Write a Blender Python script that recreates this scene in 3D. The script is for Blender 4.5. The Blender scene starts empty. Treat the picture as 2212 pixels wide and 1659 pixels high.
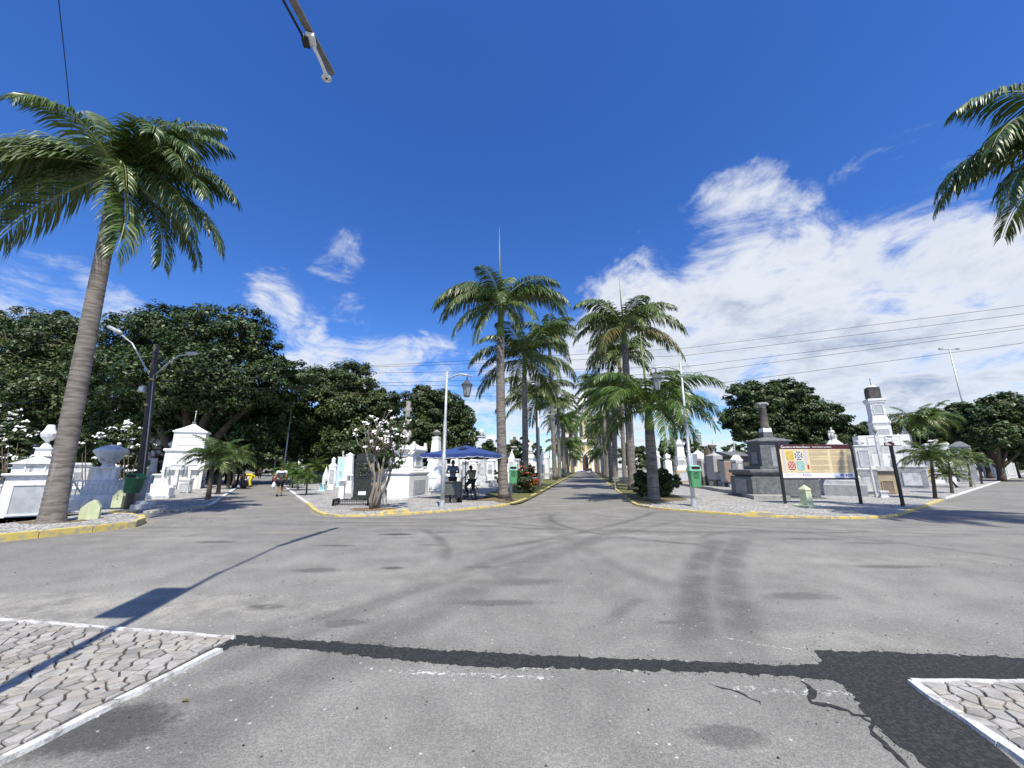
import bpy, bmesh, math, random
import numpy as np
from math import sin, cos, pi, radians, sqrt, atan2
from mathutils import Vector, Matrix, Euler
random.seed(7)
C = bpy.context.scene.collection
scene = bpy.context.scene
# ---------------------------------------------------------------- camera, sky, sun
CH = 1.65; PITCH = radians(12.25); F = 831.0
cam_d = bpy.data.cameras.new('camera'); PZ = .06       # height of the pavements
cam = bpy.data.objects.new('camera', cam_d); C.objects.link(cam)
cam.location = (0, 0, CH); cam.rotation_euler = (pi/2 + PITCH, 0, 0)
cam_d.sensor_width = 36; cam_d.lens = 36*F/2212; cam_d.clip_end = 5000; cam_d.clip_start = 0.05
scene.camera = cam
SUN_AZ = radians(166); SUN_EL = radians(60)     # clockwise from +Y
world = bpy.data.worlds.new('World'); scene.world = world; world.use_nodes = True
sun_d = bpy.data.lights.new('sun', 'SUN'); sun_d.energy = 5.0; sun_d.angle = radians(0.55); sun_d.color = (1, .94, .81)
sun = bpy.data.objects.new('sun', sun_d); C.objects.link(sun)
sdir = Vector((sin(SUN_AZ)*cos(SUN_EL), cos(SUN_AZ)*cos(SUN_EL), sin(SUN_EL)))
sun.rotation_euler = sdir.to_track_quat('Z', 'Y').to_euler(); sun.location = (10, -40, 60)
vs = scene.view_settings; vs.view_transform = 'Standard'; vs.look = 'None'; vs.gamma = 1; vs.exposure = 0.36; vs.use_curve_mapping = False

class NT:
    """small node-tree writer"""
    def __init__(s, tree):
        s.t = tree; s.n = tree.nodes; s.l = tree.links
    def new(s, typ, **kw):
        nd = s.n.new(typ)
        for k, v in kw.items(): setattr(nd, k, v)
        return nd
    def put(s, sock, v):
        if isinstance(v, bpy.types.NodeSocket): s.l.new(v, sock)
        elif v is not None:
            if hasattr(sock.default_value, '__len__') and isinstance(v, (int, float)): v = (v, v, v) if len(sock.default_value) == 3 else (v, v, v, 1)
            elif hasattr(sock.default_value, '__len__') and len(sock.default_value) == 4 and len(v) == 3: v = (*v, 1)
            sock.default_value = v
    def m(s, op, a, b=None, c=None, clamp=False):
        nd = s.new('ShaderNodeMath', operation=op, use_clamp=clamp)
        for i, v in enumerate((a, b, c)):
            if v is not None: s.put(nd.inputs[i], v)
        return nd.outputs[0]
    def vm(s, op, a, b=None, sc=None):
        nd = s.new('ShaderNodeVectorMath', operation=op)
        s.put(nd.inputs[0], a)
        if b is not None: s.put(nd.inputs[1], b)
        if sc is not None: s.put(nd.inputs['Scale'], sc)
        return nd.outputs['Value'] if op in ('LENGTH', 'DOT_PRODUCT', 'DISTANCE') else nd.outputs[0]
    def noise(s, vec, scale, detail=3, rough=.55, dist=0, out='Fac'):
        nd = s.new('ShaderNodeTexNoise'); s.put(nd.inputs['Vector'], vec); s.put(nd.inputs['Scale'], scale)
        nd.inputs['Detail'].default_value = detail; nd.inputs['Roughness'].default_value = rough; nd.inputs['Distortion'].default_value = dist
        return nd.outputs[out]
    def ramp(s, v, lo, hi, a=0., b=1., smooth=True):
        nd = s.new('ShaderNodeMapRange', interpolation_type='SMOOTHSTEP' if smooth else 'LINEAR', clamp=True)
        for i, x in enumerate((v, lo, hi, a, b)): s.put(nd.inputs[i], x)
        return nd.outputs[0]
    def mix(s, f, a, b, typ='MIX'):
        nd = s.new('ShaderNodeMix', data_type='RGBA', blend_type=typ)
        s.put(nd.inputs[0], f); s.put(nd.inputs[6], a); s.put(nd.inputs[7], b)
        return nd.outputs[2]
    def sep(s, v):
        nd = s.new('ShaderNodeSeparateXYZ'); s.put(nd.inputs[0], v); return nd.outputs
    def comb(s, x, y, z):
        nd = s.new('ShaderNodeCombineXYZ')
        for i, v in enumerate((x, y, z)): s.put(nd.inputs[i], v)
        return nd.outputs[0]

def build_sky():
    w = NT(world.node_tree); w.n.clear()
    sky = w.new('ShaderNodeTexSky', sky_type='NISHITA', sun_disc=False, sun_elevation=SUN_EL, sun_rotation=SUN_AZ,
                altitude=10, air_density=1.0, dust_density=0.25, ozone_density=4.0)
    tc = w.new('ShaderNodeTexCoord'); d = w.vm('NORMALIZE', tc.outputs['Generated'])
    x, y, z = w.sep(d)
    # azimuth (clockwise from +Y, radians) and elevation of the direction looked at
    az = w.m('ARCTAN2', x, y); el = w.m('ARCSINE', z)
    hs = w.new('ShaderNodeHueSaturation'); w.put(hs.inputs['Color'], sky.outputs[0])
    hs.inputs['Saturation'].default_value = 1.24; hs.inputs['Hue'].default_value = .511; hs.inputs['Value'].default_value = SKYV
    blue = w.mix(1, hs.outputs[0], (.78, .93, 1.10), 'MULTIPLY')
    # clouds: noise on a flat deck seen in perspective, shaped by broad banks given in azimuth / elevation
    zz = w.m('ADD', w.m('MAXIMUM', z, 0.0), .18)
    deck = w.comb(w.m('DIVIDE', x, zz), w.m('DIVIDE', y, zz), 0)
    sph = w.comb(az, w.m('MULTIPLY', el, 1.5), 0)
    n1 = w.noise(sph, 5.0, 9, .62, .4)
    n2 = w.noise(deck, 3.2, 10, .66, .6)
    n = w.m('ADD', w.m('MULTIPLY', n1, .72), w.m('SUBTRACT', w.m('MULTIPLY', n2, .75), .235))
    def bank(a0, e0, ra, re, amp, tilt=0.):
        da = w.m('SUBTRACT', az, radians(a0)); de = w.m('SUBTRACT', el, radians(e0))
        if tilt: de = w.m('SUBTRACT', de, w.m('MULTIPLY', da, tilt))
        q = w.m('ADD', w.m('POWER', w.m('ABSOLUTE', w.m('DIVIDE', da, radians(ra))), 2), w.m('POWER', w.m('ABSOLUTE', w.m('DIVIDE', de, radians(re))), 2))
        return w.m('MULTIPLY', w.ramp(q, 1.6, 0.0), amp)
    tot = None
    for b in BANKS:
        v = bank(*b); tot = v if tot is None else w.m('MAXIMUM', tot, v)
    low = w.m('MULTIPLY', w.ramp(el, radians(17), radians(3)), .38)
    far = w.m('MULTIPLY', w.ramp(w.m('ABSOLUTE', az), 1.1, 1.9), .27)  # unseen clouds behind the camera, thickened to whiten the sky fill in shadows
    tot = w.m('ADD', w.m('MAXIMUM', tot, low), 0)
    tot = w.m('MAXIMUM', tot, far)
    dens = w.ramp(w.m('ADD', n, tot), .70, .98)
    thin = w.ramp(w.m('ADD', w.noise(deck, 3.4, 10, .7, 1.2), w.m('MULTIPLY', tot, .5)), .62, 1.05, 0, .55)
    dens = w.m('MAXIMUM', dens, w.m('MULTIPLY', thin, w.ramp(tot, .05, .3)))
    # inner structure: shadowed hollows in the thick parts
    sh = w.ramp(w.noise(w.vm('ADD', sph, (3.1, .16, 0)), 5.5, 9, .66, .6), .40, .60)
    low2 = w.ramp(el, radians(4), radians(26), 0., 1.)
    shade = w.m('MULTIPLY', w.ramp(w.m('ADD', n, tot), .86, 1.25), w.m('SUBTRACT', 1.12, w.m('ADD', w.m('MULTIPLY', sh, .68), w.m('MULTIPLY', low2, .38)), clamp=True))
    ccol = w.mix(shade, (6.7, 7.0, 7.4), (2.5, 3.2, 4.6))
    col = w.mix(w.m('MULTIPLY', dens, .93), blue, ccol)
    bg = w.new('ShaderNodeBackground'); w.put(bg.inputs[0], col); bg.inputs[1].default_value = 0.1
    out = w.new('ShaderNodeOutputWorld'); w.l.new(bg.outputs[0], out.inputs[0])
SKYV = 1.34
BANKS = [(17, 14, 17, 16, .50, .4), (33, 20.4, 12.5, 15.5, .53, .1), (46, 14, 22, 15, .52, -.15), (64, 10, 28, 14, .50, 0), (54, 24, 12, 5, .22, -.1), (47, 31, 9, 2.6, .15, .2), (4, 10, 18, 9, .38, .2),
         (-27, 26.5, 5.5, 5.0, .26, .5), (-25, 21.5, 6.5, 3.6, .27, -.4), (-32, 19.5, 7, 6, .34, -.5), (-20, 13, 18, 6.5, .38, .1), (-52, 16, 8, 4.5, .3, 0)]
build_sky()

# ---------------------------------------------------------------- measuring: crops of the photograph give rays; points are then set at real depths
CR = dict(A=(0, 1500, .42194), B=(500, 1500, .36157), C=(1100, 1500, .36166), D=(1600, 1400, .42194), E=(2200, 1400, .42194), F=(2700, 1400, .42194),
          G=(3300, 1400, .4219), H=(0, 200, .66298), I=(1000, 0, .24108), J=(1700, 850, .63291), K=(1640, 1730, .16276), L=(2150, 1650, .18083),
          M=(2550, 1680, .18083), N=(1080, 1720, .14467), O=(3380, 1680, .19285), P=(0, 1150, .36166), R=(0, 2000, .72333), S=(1200, 1900, .72333),
          T=(2600, 1900, .67739), V=(0, 0, 1.82278))
def ray(c, x, y):
    ox, oy, s = CR[c]; px = (ox + x*s)/1.82278 - 1106; v = 829.5 - (oy + y*s)/1.82278
    return px, F*cos(PITCH) - v*sin(PITCH), F*sin(PITCH) + v*cos(PITCH)
def g(c, x, y, z=0.):                       # where a ray meets the level z
    a, b, u = ray(c, x, y); t = (z - CH)/u; return Vector((a*t, b*t, z))
def p3(c, x, y, Y):                         # where a ray meets the upright plane at depth Y
    a, b, u = ray(c, x, y); t = Y/b; return Vector((a*t, Y, CH + u*t))
def pxm(c, x, y, Y):                        # metres per crop pixel, sideways, at depth Y
    a, b, u = ray(c, x, y); return CR[c][2]/1.82278*Y/b

# ---------------------------------------------------------------- mesh collector
class MB:
    def __init__(s): s.v = []; s.f = []; s.sm = []
    def add(s, vs, fs, smooth=False):
        o = len(s.v); s.v += [tuple(v) for v in vs]; s.f += [tuple(i + o for i in f) for f in fs]; s.sm += [smooth]*len(fs); return s
    def box(s, x, y, z0, w, d, h, top=1., topd=None, rz=0., ox=0., oy=0.):
        td = top if topd is None else topd
        c, n = cos(rz), sin(rz); vs = []
        for z, a, b, qx, qy in ((z0, 1, 1, 0, 0), (z0 + h, top, td, ox, oy)):
            for i, j in ((-1, -1), (1, -1), (1, 1), (-1, 1)):
                px, py = i*w/2*a + qx, j*d/2*b + qy; vs.append((x + px*c - py*n, y + px*n + py*c, z))
        return s.add(vs, [(3, 2, 1, 0), (4, 5, 6, 7), (0, 1, 5, 4), (1, 2, 6, 5), (2, 3, 7, 6), (3, 0, 4, 7)])
    def prof(s, pts, x=0, y=0, rz=0, dr=1., n=4, smooth=False):     # square (n=4) or round profile: list of (half width, z)
        vs = []; N = len(pts)
        for r, z in pts:
            for k in range(n):
                a = 2*pi*(k + .5)/n; q = r/cos(pi/n) if n == 4 else r
                px, py = q*cos(a), q*sin(a)*dr; vs.append((x + px*cos(rz) - py*sin(rz), y + px*sin(rz) + py*cos(rz), z))
        fs = [(i*n + k, i*n + (k+1) % n, (i+1)*n + (k+1) % n, (i+1)*n + k) for i in range(N-1) for k in range(n)]
        fs += [tuple(range(n))[::-1], tuple((N-1)*n + k for k in range(n))]
        return s.add(vs, fs, smooth)
    def tube(s, pts, r, n=6, smooth=True, cap=True):
        pts = [Vector(p) for p in pts]; N = len(pts); rs = r if hasattr(r, '__len__') else [r]*N
        vs = []; prev = None
        for i, p in enumerate(pts):
            t = (pts[min(i+1, N-1)] - pts[max(i-1, 0)]).normalized()
            if prev is None: a = t.orthogonal().normalized()
            else:
                a = prev - t*prev.dot(t); a = a.normalized() if a.length > 1e-6 else t.orthogonal().normalized()
            prev = a; b = t.cross(a)
            for k in range(n):
                q = 2*pi*k/n; vs.append(p + (a*cos(q) + b*sin(q))*rs[i])
        fs = [(i*n + k, i*n + (k+1) % n, (i+1)*n + (k+1) % n, (i+1)*n + k) for i in range(N-1) for k in range(n)]
        if cap: fs += [tuple(range(n))[::-1], tuple((N-1)*n + k for k in range(n))]
        return s.add(vs, fs, smooth)
    def ell(s, c, r, n=10, m=6, jit=0., rnd=None):
        vs = [(c[0], c[1], c[2] - r[2])]
        for i in range(1, m):
            a = -pi/2 + pi*i/m
            for k in range(n):
                b = 2*pi*k/n; q = 1 + (rnd.uniform(-jit, jit) if rnd else 0)
                vs.append((c[0] + r[0]*cos(a)*cos(b)*q, c[1] + r[1]*cos(a)*sin(b)*q, c[2] + r[2]*sin(a)*q))
        vs.append((c[0], c[1], c[2] + r[2])); T = len(vs) - 1
        fs = [(0, 1 + (k+1) % n, 1 + k) for k in range(n)]
        for i in range(m-2):
            for k in range(n): fs.append((1 + i*n + k, 1 + i*n + (k+1) % n, 1 + (i+1)*n + (k+1) % n, 1 + (i+1)*n + k))
        fs += [(T, 1 + (m-2)*n + k, 1 + (m-2)*n + (k+1) % n) for k in range(n)]
        return s.add(vs, fs, True)
    def poly(s, pts, z0, z1):               # extruded outline
        n = len(pts); vs = [(p[0], p[1], z0) for p in pts] + [(p[0], p[1], z1) for p in pts]
        return s.add(vs, [tuple(range(n))[::-1], tuple(range(n, 2*n))] + [(i, (i+1) % n, n + (i+1) % n, n + i) for i in range(n)])
    def xf(s, M, start=0):
        for i in range(start, len(s.v)): s.v[i] = tuple(M @ Vector(s.v[i]))
        return s
    def mesh(s, name, mat=None):
        me = bpy.data.meshes.new(name); me.from_pydata(s.v, [], s.f); me.polygons.foreach_set('use_smooth', s.sm)
        if mat: me.materials.append(mat)
        me.update(); return me

def link(name, me, parent=None, loc=None, rot=None):
    o = bpy.data.objects.new(name, me); C.objects.link(o)
    if parent: o.parent = parent
    if loc is not None: o.location = loc
    if rot is not None: o.rotation_euler = rot
    return o
def part(name, mb, mat, parent, label=None):
    o = link(name, mb.mesh(name, mat), parent)
    if label: o['label'] = label
    return o
def thing(name, label, cat, loc=(0, 0, 0), rz=0., group=None):
    o = bpy.data.objects.new(name, None); C.objects.link(o); o.location = loc; o.rotation_euler = (0, 0, rz); o.empty_display_size = .2
    o['label'] = label; o['category'] = cat
    if group: o['group'] = group
    return o
def tag(o, label, cat, group=None):
    o['label'] = label; o['category'] = cat
    if group: o['group'] = group
    return o
def struct(name, mb, mat, kind='structure'):
    o = link(name, mb.mesh(name, mat)); o['kind'] = kind; return o
def copy_tree(o, parent=None):
    c = o.copy(); C.objects.link(c); c.parent = parent
    for ch in o.children: copy_tree(ch, c)
    return c

# ---------------------------------------------------------------- materials
def material(name, col, rough=.7, col2=None, scale=4., lo=.35, hi=.65, bump=0., bscale=30., spec=.4, metal=0., grime=0., gcol=(.12, .115, .1), island=0., trans=0., detail=4, stretch=None, coat=0.):
    m = bpy.data.materials.new(name); m.use_nodes = True; t = NT(m.node_tree); t.n.clear()
    bs = t.new('ShaderNodeBsdfPrincipled'); out = t.new('ShaderNodeOutputMaterial')
    geo = t.new('ShaderNodeNewGeometry'); pos = geo.outputs['Position']
    if stretch: pos = t.vm('MULTIPLY', pos, stretch)
    c = col
    if col2 is not None: c = t.mix(t.ramp(t.noise(pos, scale, detail), lo, hi), col, col2)
    if grime:       # rain streaks and dirt patches of their own
        p2 = t.vm('MULTIPLY', geo.outputs['Position'], (5., 5., .55))
        gsk = t.m('MULTIPLY', t.ramp(t.noise(p2, 1.3, 6, .62), .5, .74), t.ramp(t.noise(geo.outputs['Position'], .7, 3), .38, .66))
        fine = t.ramp(t.noise(geo.outputs['Position'], 6.5, 8, .7), .56, .78, 0, .6)
        c = t.mix(t.m('MULTIPLY', t.m('MAXIMUM', gsk, fine), grime), c, gcol)
    if island:
        r = geo.outputs['Random Per Island']
        hs = t.new('ShaderNodeHueSaturation'); t.put(hs.inputs['Color'], c)
        t.put(hs.inputs['Value'], t.ramp(r, 0, 1, 1 - island, 1 + island, False))
        t.put(hs.inputs['Hue'], t.ramp(t.m('FRACT', t.m('MULTIPLY', r, 7.31)), 0, 1, .48, .513, False))
        c = hs.outputs[0]
    t.put(bs.inputs['Base Color'], c); bs.inputs['Roughness'].default_value = rough; bs.inputs['Metallic'].default_value = metal
    bs.inputs['Specular IOR Level'].default_value = spec; bs.inputs['Coat Weight'].default_value = coat
    if bump:
        b = t.new('ShaderNodeBump'); b.inputs['Distance'].default_value = bump; b.inputs['Strength'].default_value = .8
        t.put(b.inputs['Height'], t.noise(pos, bscale, 5, .6)); t.put(bs.inputs['Normal'], b.outputs[0])
    if trans:
        tr = t.new('ShaderNodeBsdfTranslucent'); t.put(tr.inputs[0], t.mix(1, c, (1.25, 1.35, .5), 'MULTIPLY'))
        mx = t.new('ShaderNodeMixShader'); mx.inputs[0].default_value = trans
        t.l.new(bs.outputs[0], mx.inputs[1]); t.l.new(tr.outputs[0], mx.inputs[2]); t.l.new(mx.outputs[0], out.inputs[0])
    else: t.l.new(bs.outputs[0], out.inputs[0])
    return m
MAT = {}
def M_(k, *a, **kw): MAT[k] = material(k, *a, **kw)
M_('whitewash', (.80, .80, .79), .75, (.70, .70, .69), 3, bump=.008, grime=.75, gcol=(.20, .20, .18))
M_('white_clean', (.84, .84, .83), .7, (.77, .77, .77), 2, bump=.006, grime=.45, gcol=(.26, .26, .24))
M_('marble', (.66, .66, .65), .45, (.50, .51, .52), 2.5, bump=.003, grime=.9, gcol=(.10, .10, .095), detail=7)
M_('marble_panel', (.52, .54, .56), .35, (.42, .44, .46), 4, grime=.25)
M_('stone_weathered', (.40, .38, .35), .85, (.24, .23, .21), 4, bump=.01, grime=.7, gcol=(.07, .068, .06))
M_('granite_gray', (.17, .18, .185), .6, (.11, .115, .12), 5, bump=.003, grime=.4, gcol=(.06, .06, .06), bscale=70)
M_('granite_light', (.33, .34, .35), .6, (.25, .26, .27), 5, bump=.003, grime=.4, bscale=70)
M_('granite_black', (.022, .026, .024), .25, (.035, .04, .036), 9, spec=.5)
M_('granite_speckle', (.42, .41, .40), .6, (.33, .32, .31), 30, grime=.3)
M_('bronze_dark', (.04, .05, .042), .45, (.065, .075, .06), 12, metal=.6)
M_('iron_black', (.015, .015, .016), .5)
M_('iron_pale', (.62, .68, .70), .55, (.48, .54, .57), 20)
M_('tile_blue', (.48, .70, .80), .35, (.55, .76, .84), 3, grime=.2)
M_('paint_aqua', (.50, .72, .80), .6, (.42, .65, .74), 5, grime=.3)
M_('paint_beige', (.52, .42, .28), .75, (.45, .36, .24), 3, grime=.4)
M_('panel_brown', (.30, .22, .17), .7, (.25, .18, .14), 6)
M_('paint_green_pale', (.50, .57, .33), .75, (.60, .63, .44), 7, grime=.5, gcol=(.2, .22, .13))
M_('kerb_yellow', (.60, .47, .13), .8, (.36, .33, .25), 5, lo=.46, hi=.60, bump=.006, grime=.7, gcol=(.32, .27, .15))
M_('edging_paint', (.56, .56, .55), .8, (.34, .335, .32), 9, lo=.5, hi=.64, bump=.012, bscale=40, grime=.6, gcol=(.16, .15, .14))
M_('kerb_white', (.72, .72, .71), .75, (.54, .54, .52), 6, bump=.006, grime=.6, gcol=(.3, .3, .28))
M_('concrete', (.36, .355, .34), .85, (.27, .265, .25), 5, bump=.006, grime=.5)
M_('concrete_dark', (.12, .11, .10), .85, (.07, .065, .06), 4, bump=.005, grime=.4)
M_('galvanised', (.52, .54, .55), .45, (.40, .42, .43), 9, metal=.35, grime=.2)
M_('lamp_metal', (.06, .075, .075), .5, (.09, .10, .10), 8)
M_('lamp_glass', (.30, .33, .34), .12, (.24, .27, .28), 5, spec=.6)
M_('pole_wood', (.085, .072, .06), .85, (.05, .042, .036), 5, stretch=(6, 6, .6), bump=.006)
M_('bin_green', (.10, .31, .14), .4, (.08, .27, .12), 6, grime=.15)
M_('bin_lid_green', (.24, .48, .34), .4, (.20, .43, .29), 6)
M_('bin_dark_green', (.018, .10, .045), .35, (.014, .08, .036), 6)
M_('print_green', (.015, .10, .045), .6)
M_('black_hole', (.008, .008, .008), .9)
M_('umbrella_blue', (.028, .05, .22), .8, (.024, .042, .19), 3, island=.06)
M_('umbrella_trim', (.8, .8, .82), .7)
M_('rubber', (.014, .014, .014), .7)
M_('steel', (.45, .45, .46), .35, metal=.8)
M_('soil', (.20, .145, .085), .95, (.13, .095, .055), 9, bump=.02)
M_('grass_dry', (.17, .15, .06), .95, (.075, .095, .028), 3.5, bump=.03, bscale=60)
M_('ground', (.11, .12, .06), .95, (.16, .145, .09), .15, bump=.03)
M_('trunk_palm', (.235, .21, .185), .85, (.115, .098, .083), 1.0, lo=.36, hi=.66, stretch=(2.2, 2.2, 13.), bump=.015, bscale=3, grime=.5, gcol=(.36, .35, .33), detail=8)
M_('crownshaft', (.09, .16, .035), .4, (.16, .20, .05), 3, stretch=(1, 1, .4))
M_('bark', (.11, .085, .06), .9, (.06, .048, .035), 4, stretch=(3, 3, .7), bump=.02)
M_('bark_pale', (.26, .23, .19), .85, (.17, .145, .115), 5, stretch=(3, 3, .8), bump=.01)
M_('frond', (.056, .108, .022), .42, (.098, .145, .030), 1.1, spec=.6, island=.5, trans=.14)
M_('frond_light', (.085, .15, .025), .38, (.055, .11, .022), 1.1, spec=.5, island=.42, trans=.22)
M_('frond_rust', (.15, .115, .03), .5, (.07, .10, .025), .8, spec=.4, island=.4, trans=.15)
M_('rachis', (.19, .22, .07), .5)
M_('leaf_dark', (.028, .055, .015), .45, (.048, .078, .020), .35, spec=.35, island=.5, trans=.10)
M_('leaf_mid', (.036, .064, .018), .5, (.052, .078, .02), .3, spec=.4, island=.45, trans=.12)
M_('leaf_olive', (.082, .104, .026), .5, (.036, .060, .016), .28, lo=.42, hi=.6, spec=.4, island=.45, trans=.12)
M_('leaf_light', (.11, .15, .022), .5, (.06, .10, .02), .5, spec=.4, island=.4, trans=.25)
M_('petal_white', (.86, .86, .83), .8, island=.06)
M_('petal_red', (.72, .09, .03), .6, island=.2, trans=.2)
M_('skin_brown', (.26, .13, .075), .55)
M_('skin_dark', (.13, .07, .045), .55)
M_('hair_black', (.012, .010, .009), .6)
M_('cloth_white', (.75, .75, .78), .85)
M_('cloth_gray', (.075, .08, .085), .85, (.055, .06, .065), 9)
M_('cloth_black', (.014, .014, .016), .85)
M_('cloth_blue', (.11, .21, .33), .85)
M_('cloth_tan', (.20, .17, .12), .85)
M_('cloth_yellow', (.80, .68, .02), .8)
M_('cloth_orange', (.60, .11, .05), .85)
M_('plaque_white', (.8, .8, .8), .5)
M_('cart_gray', (.10, .11, .105), .7, (.07, .078, .075), 6, grime=.3)
M_('church_cream', (.74, .62, .36), .8, (.68, .57, .33), 1.5, grime=.15)
M_('church_white', (.8, .79, .76), .75, grime=.15)
M_('door_wood', (.14, .045, .02), .6, (.09, .03, .015), 4)
M_('window_dark', (.05, .065, .085), .2)
M_('car_black', (.01, .01, .011), .2, coat=.6)
M_('car_glass', (.02, .024, .028), .08)
M_('rear_light', (.4, .015, .01), .3)
M_('tower_white', (.62, .66, .70), .8, (.55, .58, .62), .2)
M_('tower_green', (.16, .28, .24), .7)
M_('sign_maroon', (.075, .016, .022), .5)
M_('sign_cream', (.78, .62, .38), .55, (.72, .58, .36), 2)
M_('sign_white', (.78, .78, .84), .5)
M_('sign_text', (.42, .33, .20), .6)
M_('map_yellow', (.62, .44, .06), .6); M_('map_green', (.035, .10, .09), .6); M_('map_red', (.36, .05, .045), .6); M_('map_teal', (.26, .48, .46), .6)
M_('map_pink', (.72, .50, .42), .6); M_('ink_blue', (.03, .05, .22), .6); M_('map_lilac', (.55, .52, .58), .6)
M_('post_black', (.02, .017, .017), .45)
M_('rock_brown', (.2, .15, .1), .9, (.12, .09, .06), 6, bump=.02)
# ---------------------------------------------------------------- asphalt
def circle3(a, b, c):
    ax, ay, bx, by, cx, cy = a.x, a.y, b.x, b.y, c.x, c.y
    d = 2*(ax*(by-cy) + bx*(cy-ay) + cx*(ay-by))
    if abs(d) < 1e-3: d = 1e-3
    ux = ((ax*ax+ay*ay)*(by-cy) + (bx*bx+by*by)*(cy-ay) + (cx*cx+cy*cy)*(ay-by))/d
    uy = ((ax*ax+ay*ay)*(cx-bx) + (bx*bx+by*by)*(ax-cx) + (cx*cx+cy*cy)*(bx-ax))/d
    return ux, uy, sqrt((ax-ux)**2 + (ay-uy)**2)
TYRES = [   # crop, three points along the mark, width m, darkness
    ('S', (430, 830), (1000, 545), (1750, 250), .55, .24), ('S', (150, 760), (900, 470), (1500, 290), .26, .18), ('S', (700, 560), (1200, 420), (2000, 215), .22, .20),
    ('T', (190, 720), (215, 500), (340, 330), .42, .34), ('T', (430, 720), (400, 500), (470, 330), .42, .30),
    ('S', (1360, 170), (1500, 260), (2212, 340), .22, .34), ('S', (1300, 175), (1450, 320), (1660, 430), .34, .17), ('S', (1900, 160), (1650, 240), (1200, 330), .25, .3),
    ('S', (0, 211), (700, 214), (1330, 172), .13, .42), ('S', (0, 200), (800, 205), (1300, 240), .12, .32), ('S', (800, 225), (1600, 262), (2212, 270), .16, .36),
    ('T', (0, 250), (900, 300), (1900, 420), .2, .22), ('T', (0, 215), (700, 262), (1700, 300), .16, .3), ('S', (640, 255), (745, 320), (760, 425), .22, .28),
    ('S', (1550, 170), (1900, 205), (2212, 215), .13, .34), ('T', (250, 330), (600, 280), (1300, 330), .25, .24), ('S', (1640, 790), (1720, 700), (1800, 650), .16, .22)]
STAINS = [('R', 1430, 540, .26, .12, .5), ('R', 1880, 625, .28, .1, .32), ('R', 1720, 340, .45, .16, .35), ('R', 1175, 185, .5, .14, .45), ('R', 1830, 205, .4, .1, .4),
          ('S', 200, 765, .24, .14, .35), ('S', 770, 270, .4, .1, .4), ('S', 500, 282, .5, .16, .6), ('S', 480, 465, .2, .1, .5), ('S', 700, 340, .4, .1, .35), ('S', 950, 460, .3, .12, .3),
          ('T', 790, 660, .5, .18, .3), ('T', 1330, 488, .7, .14, .4), ('T', 1040, 292, .5, .1, .4), ('T', 400, 1470, .28, .12, .35), ('S', 1100, 540, .9, .22, .3), ('R', 480, 1200, .62, .3, .55),
          ('R', 1350, 1030, .5, .15, .22), ('T', 880, 328, .9, .14, .34), ('T', 1250, 352, .9, .12, .28), ('S', 1020, 655, .8, .12, .3), ('S', 2000, 760, .2, .06, .3)]
DUST = [('R', 300, 545, 2.2, .42, .75), ('R', 650, 595, .9, .22, .7), ('T', 1400, 450, 2.2, .30, .30), ('T', 1500, 135, 1.6, .2, .5), ('S', 1550, 285, 1.2, .2, .25), ('S', 1900, 290, 1.5, .16, .35), ('S', 600, 510, 1.2, .3, .25), ('T', 1100, 930, .8, .22, .32), ('R', 1000, 165, .9, .25, .3)]
CHALK = [('S', (350, 1010), (850, 1045), (1350, 1062), .030, .8), ('S', (1150, 1008), (1500, 1012), (1850, 1022), .022, .8), ('T', (400, 1190), (750, 1215), (1100, 1225), .035, .85), ('T', (400, 905), (580, 940), (800, 970), .014, .8), ('T', (100, 1040), (250, 1043), (380, 1048), .02, .7), ('R', (930, 930), (945, 950), (950, 990), .012, .8)]
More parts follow.
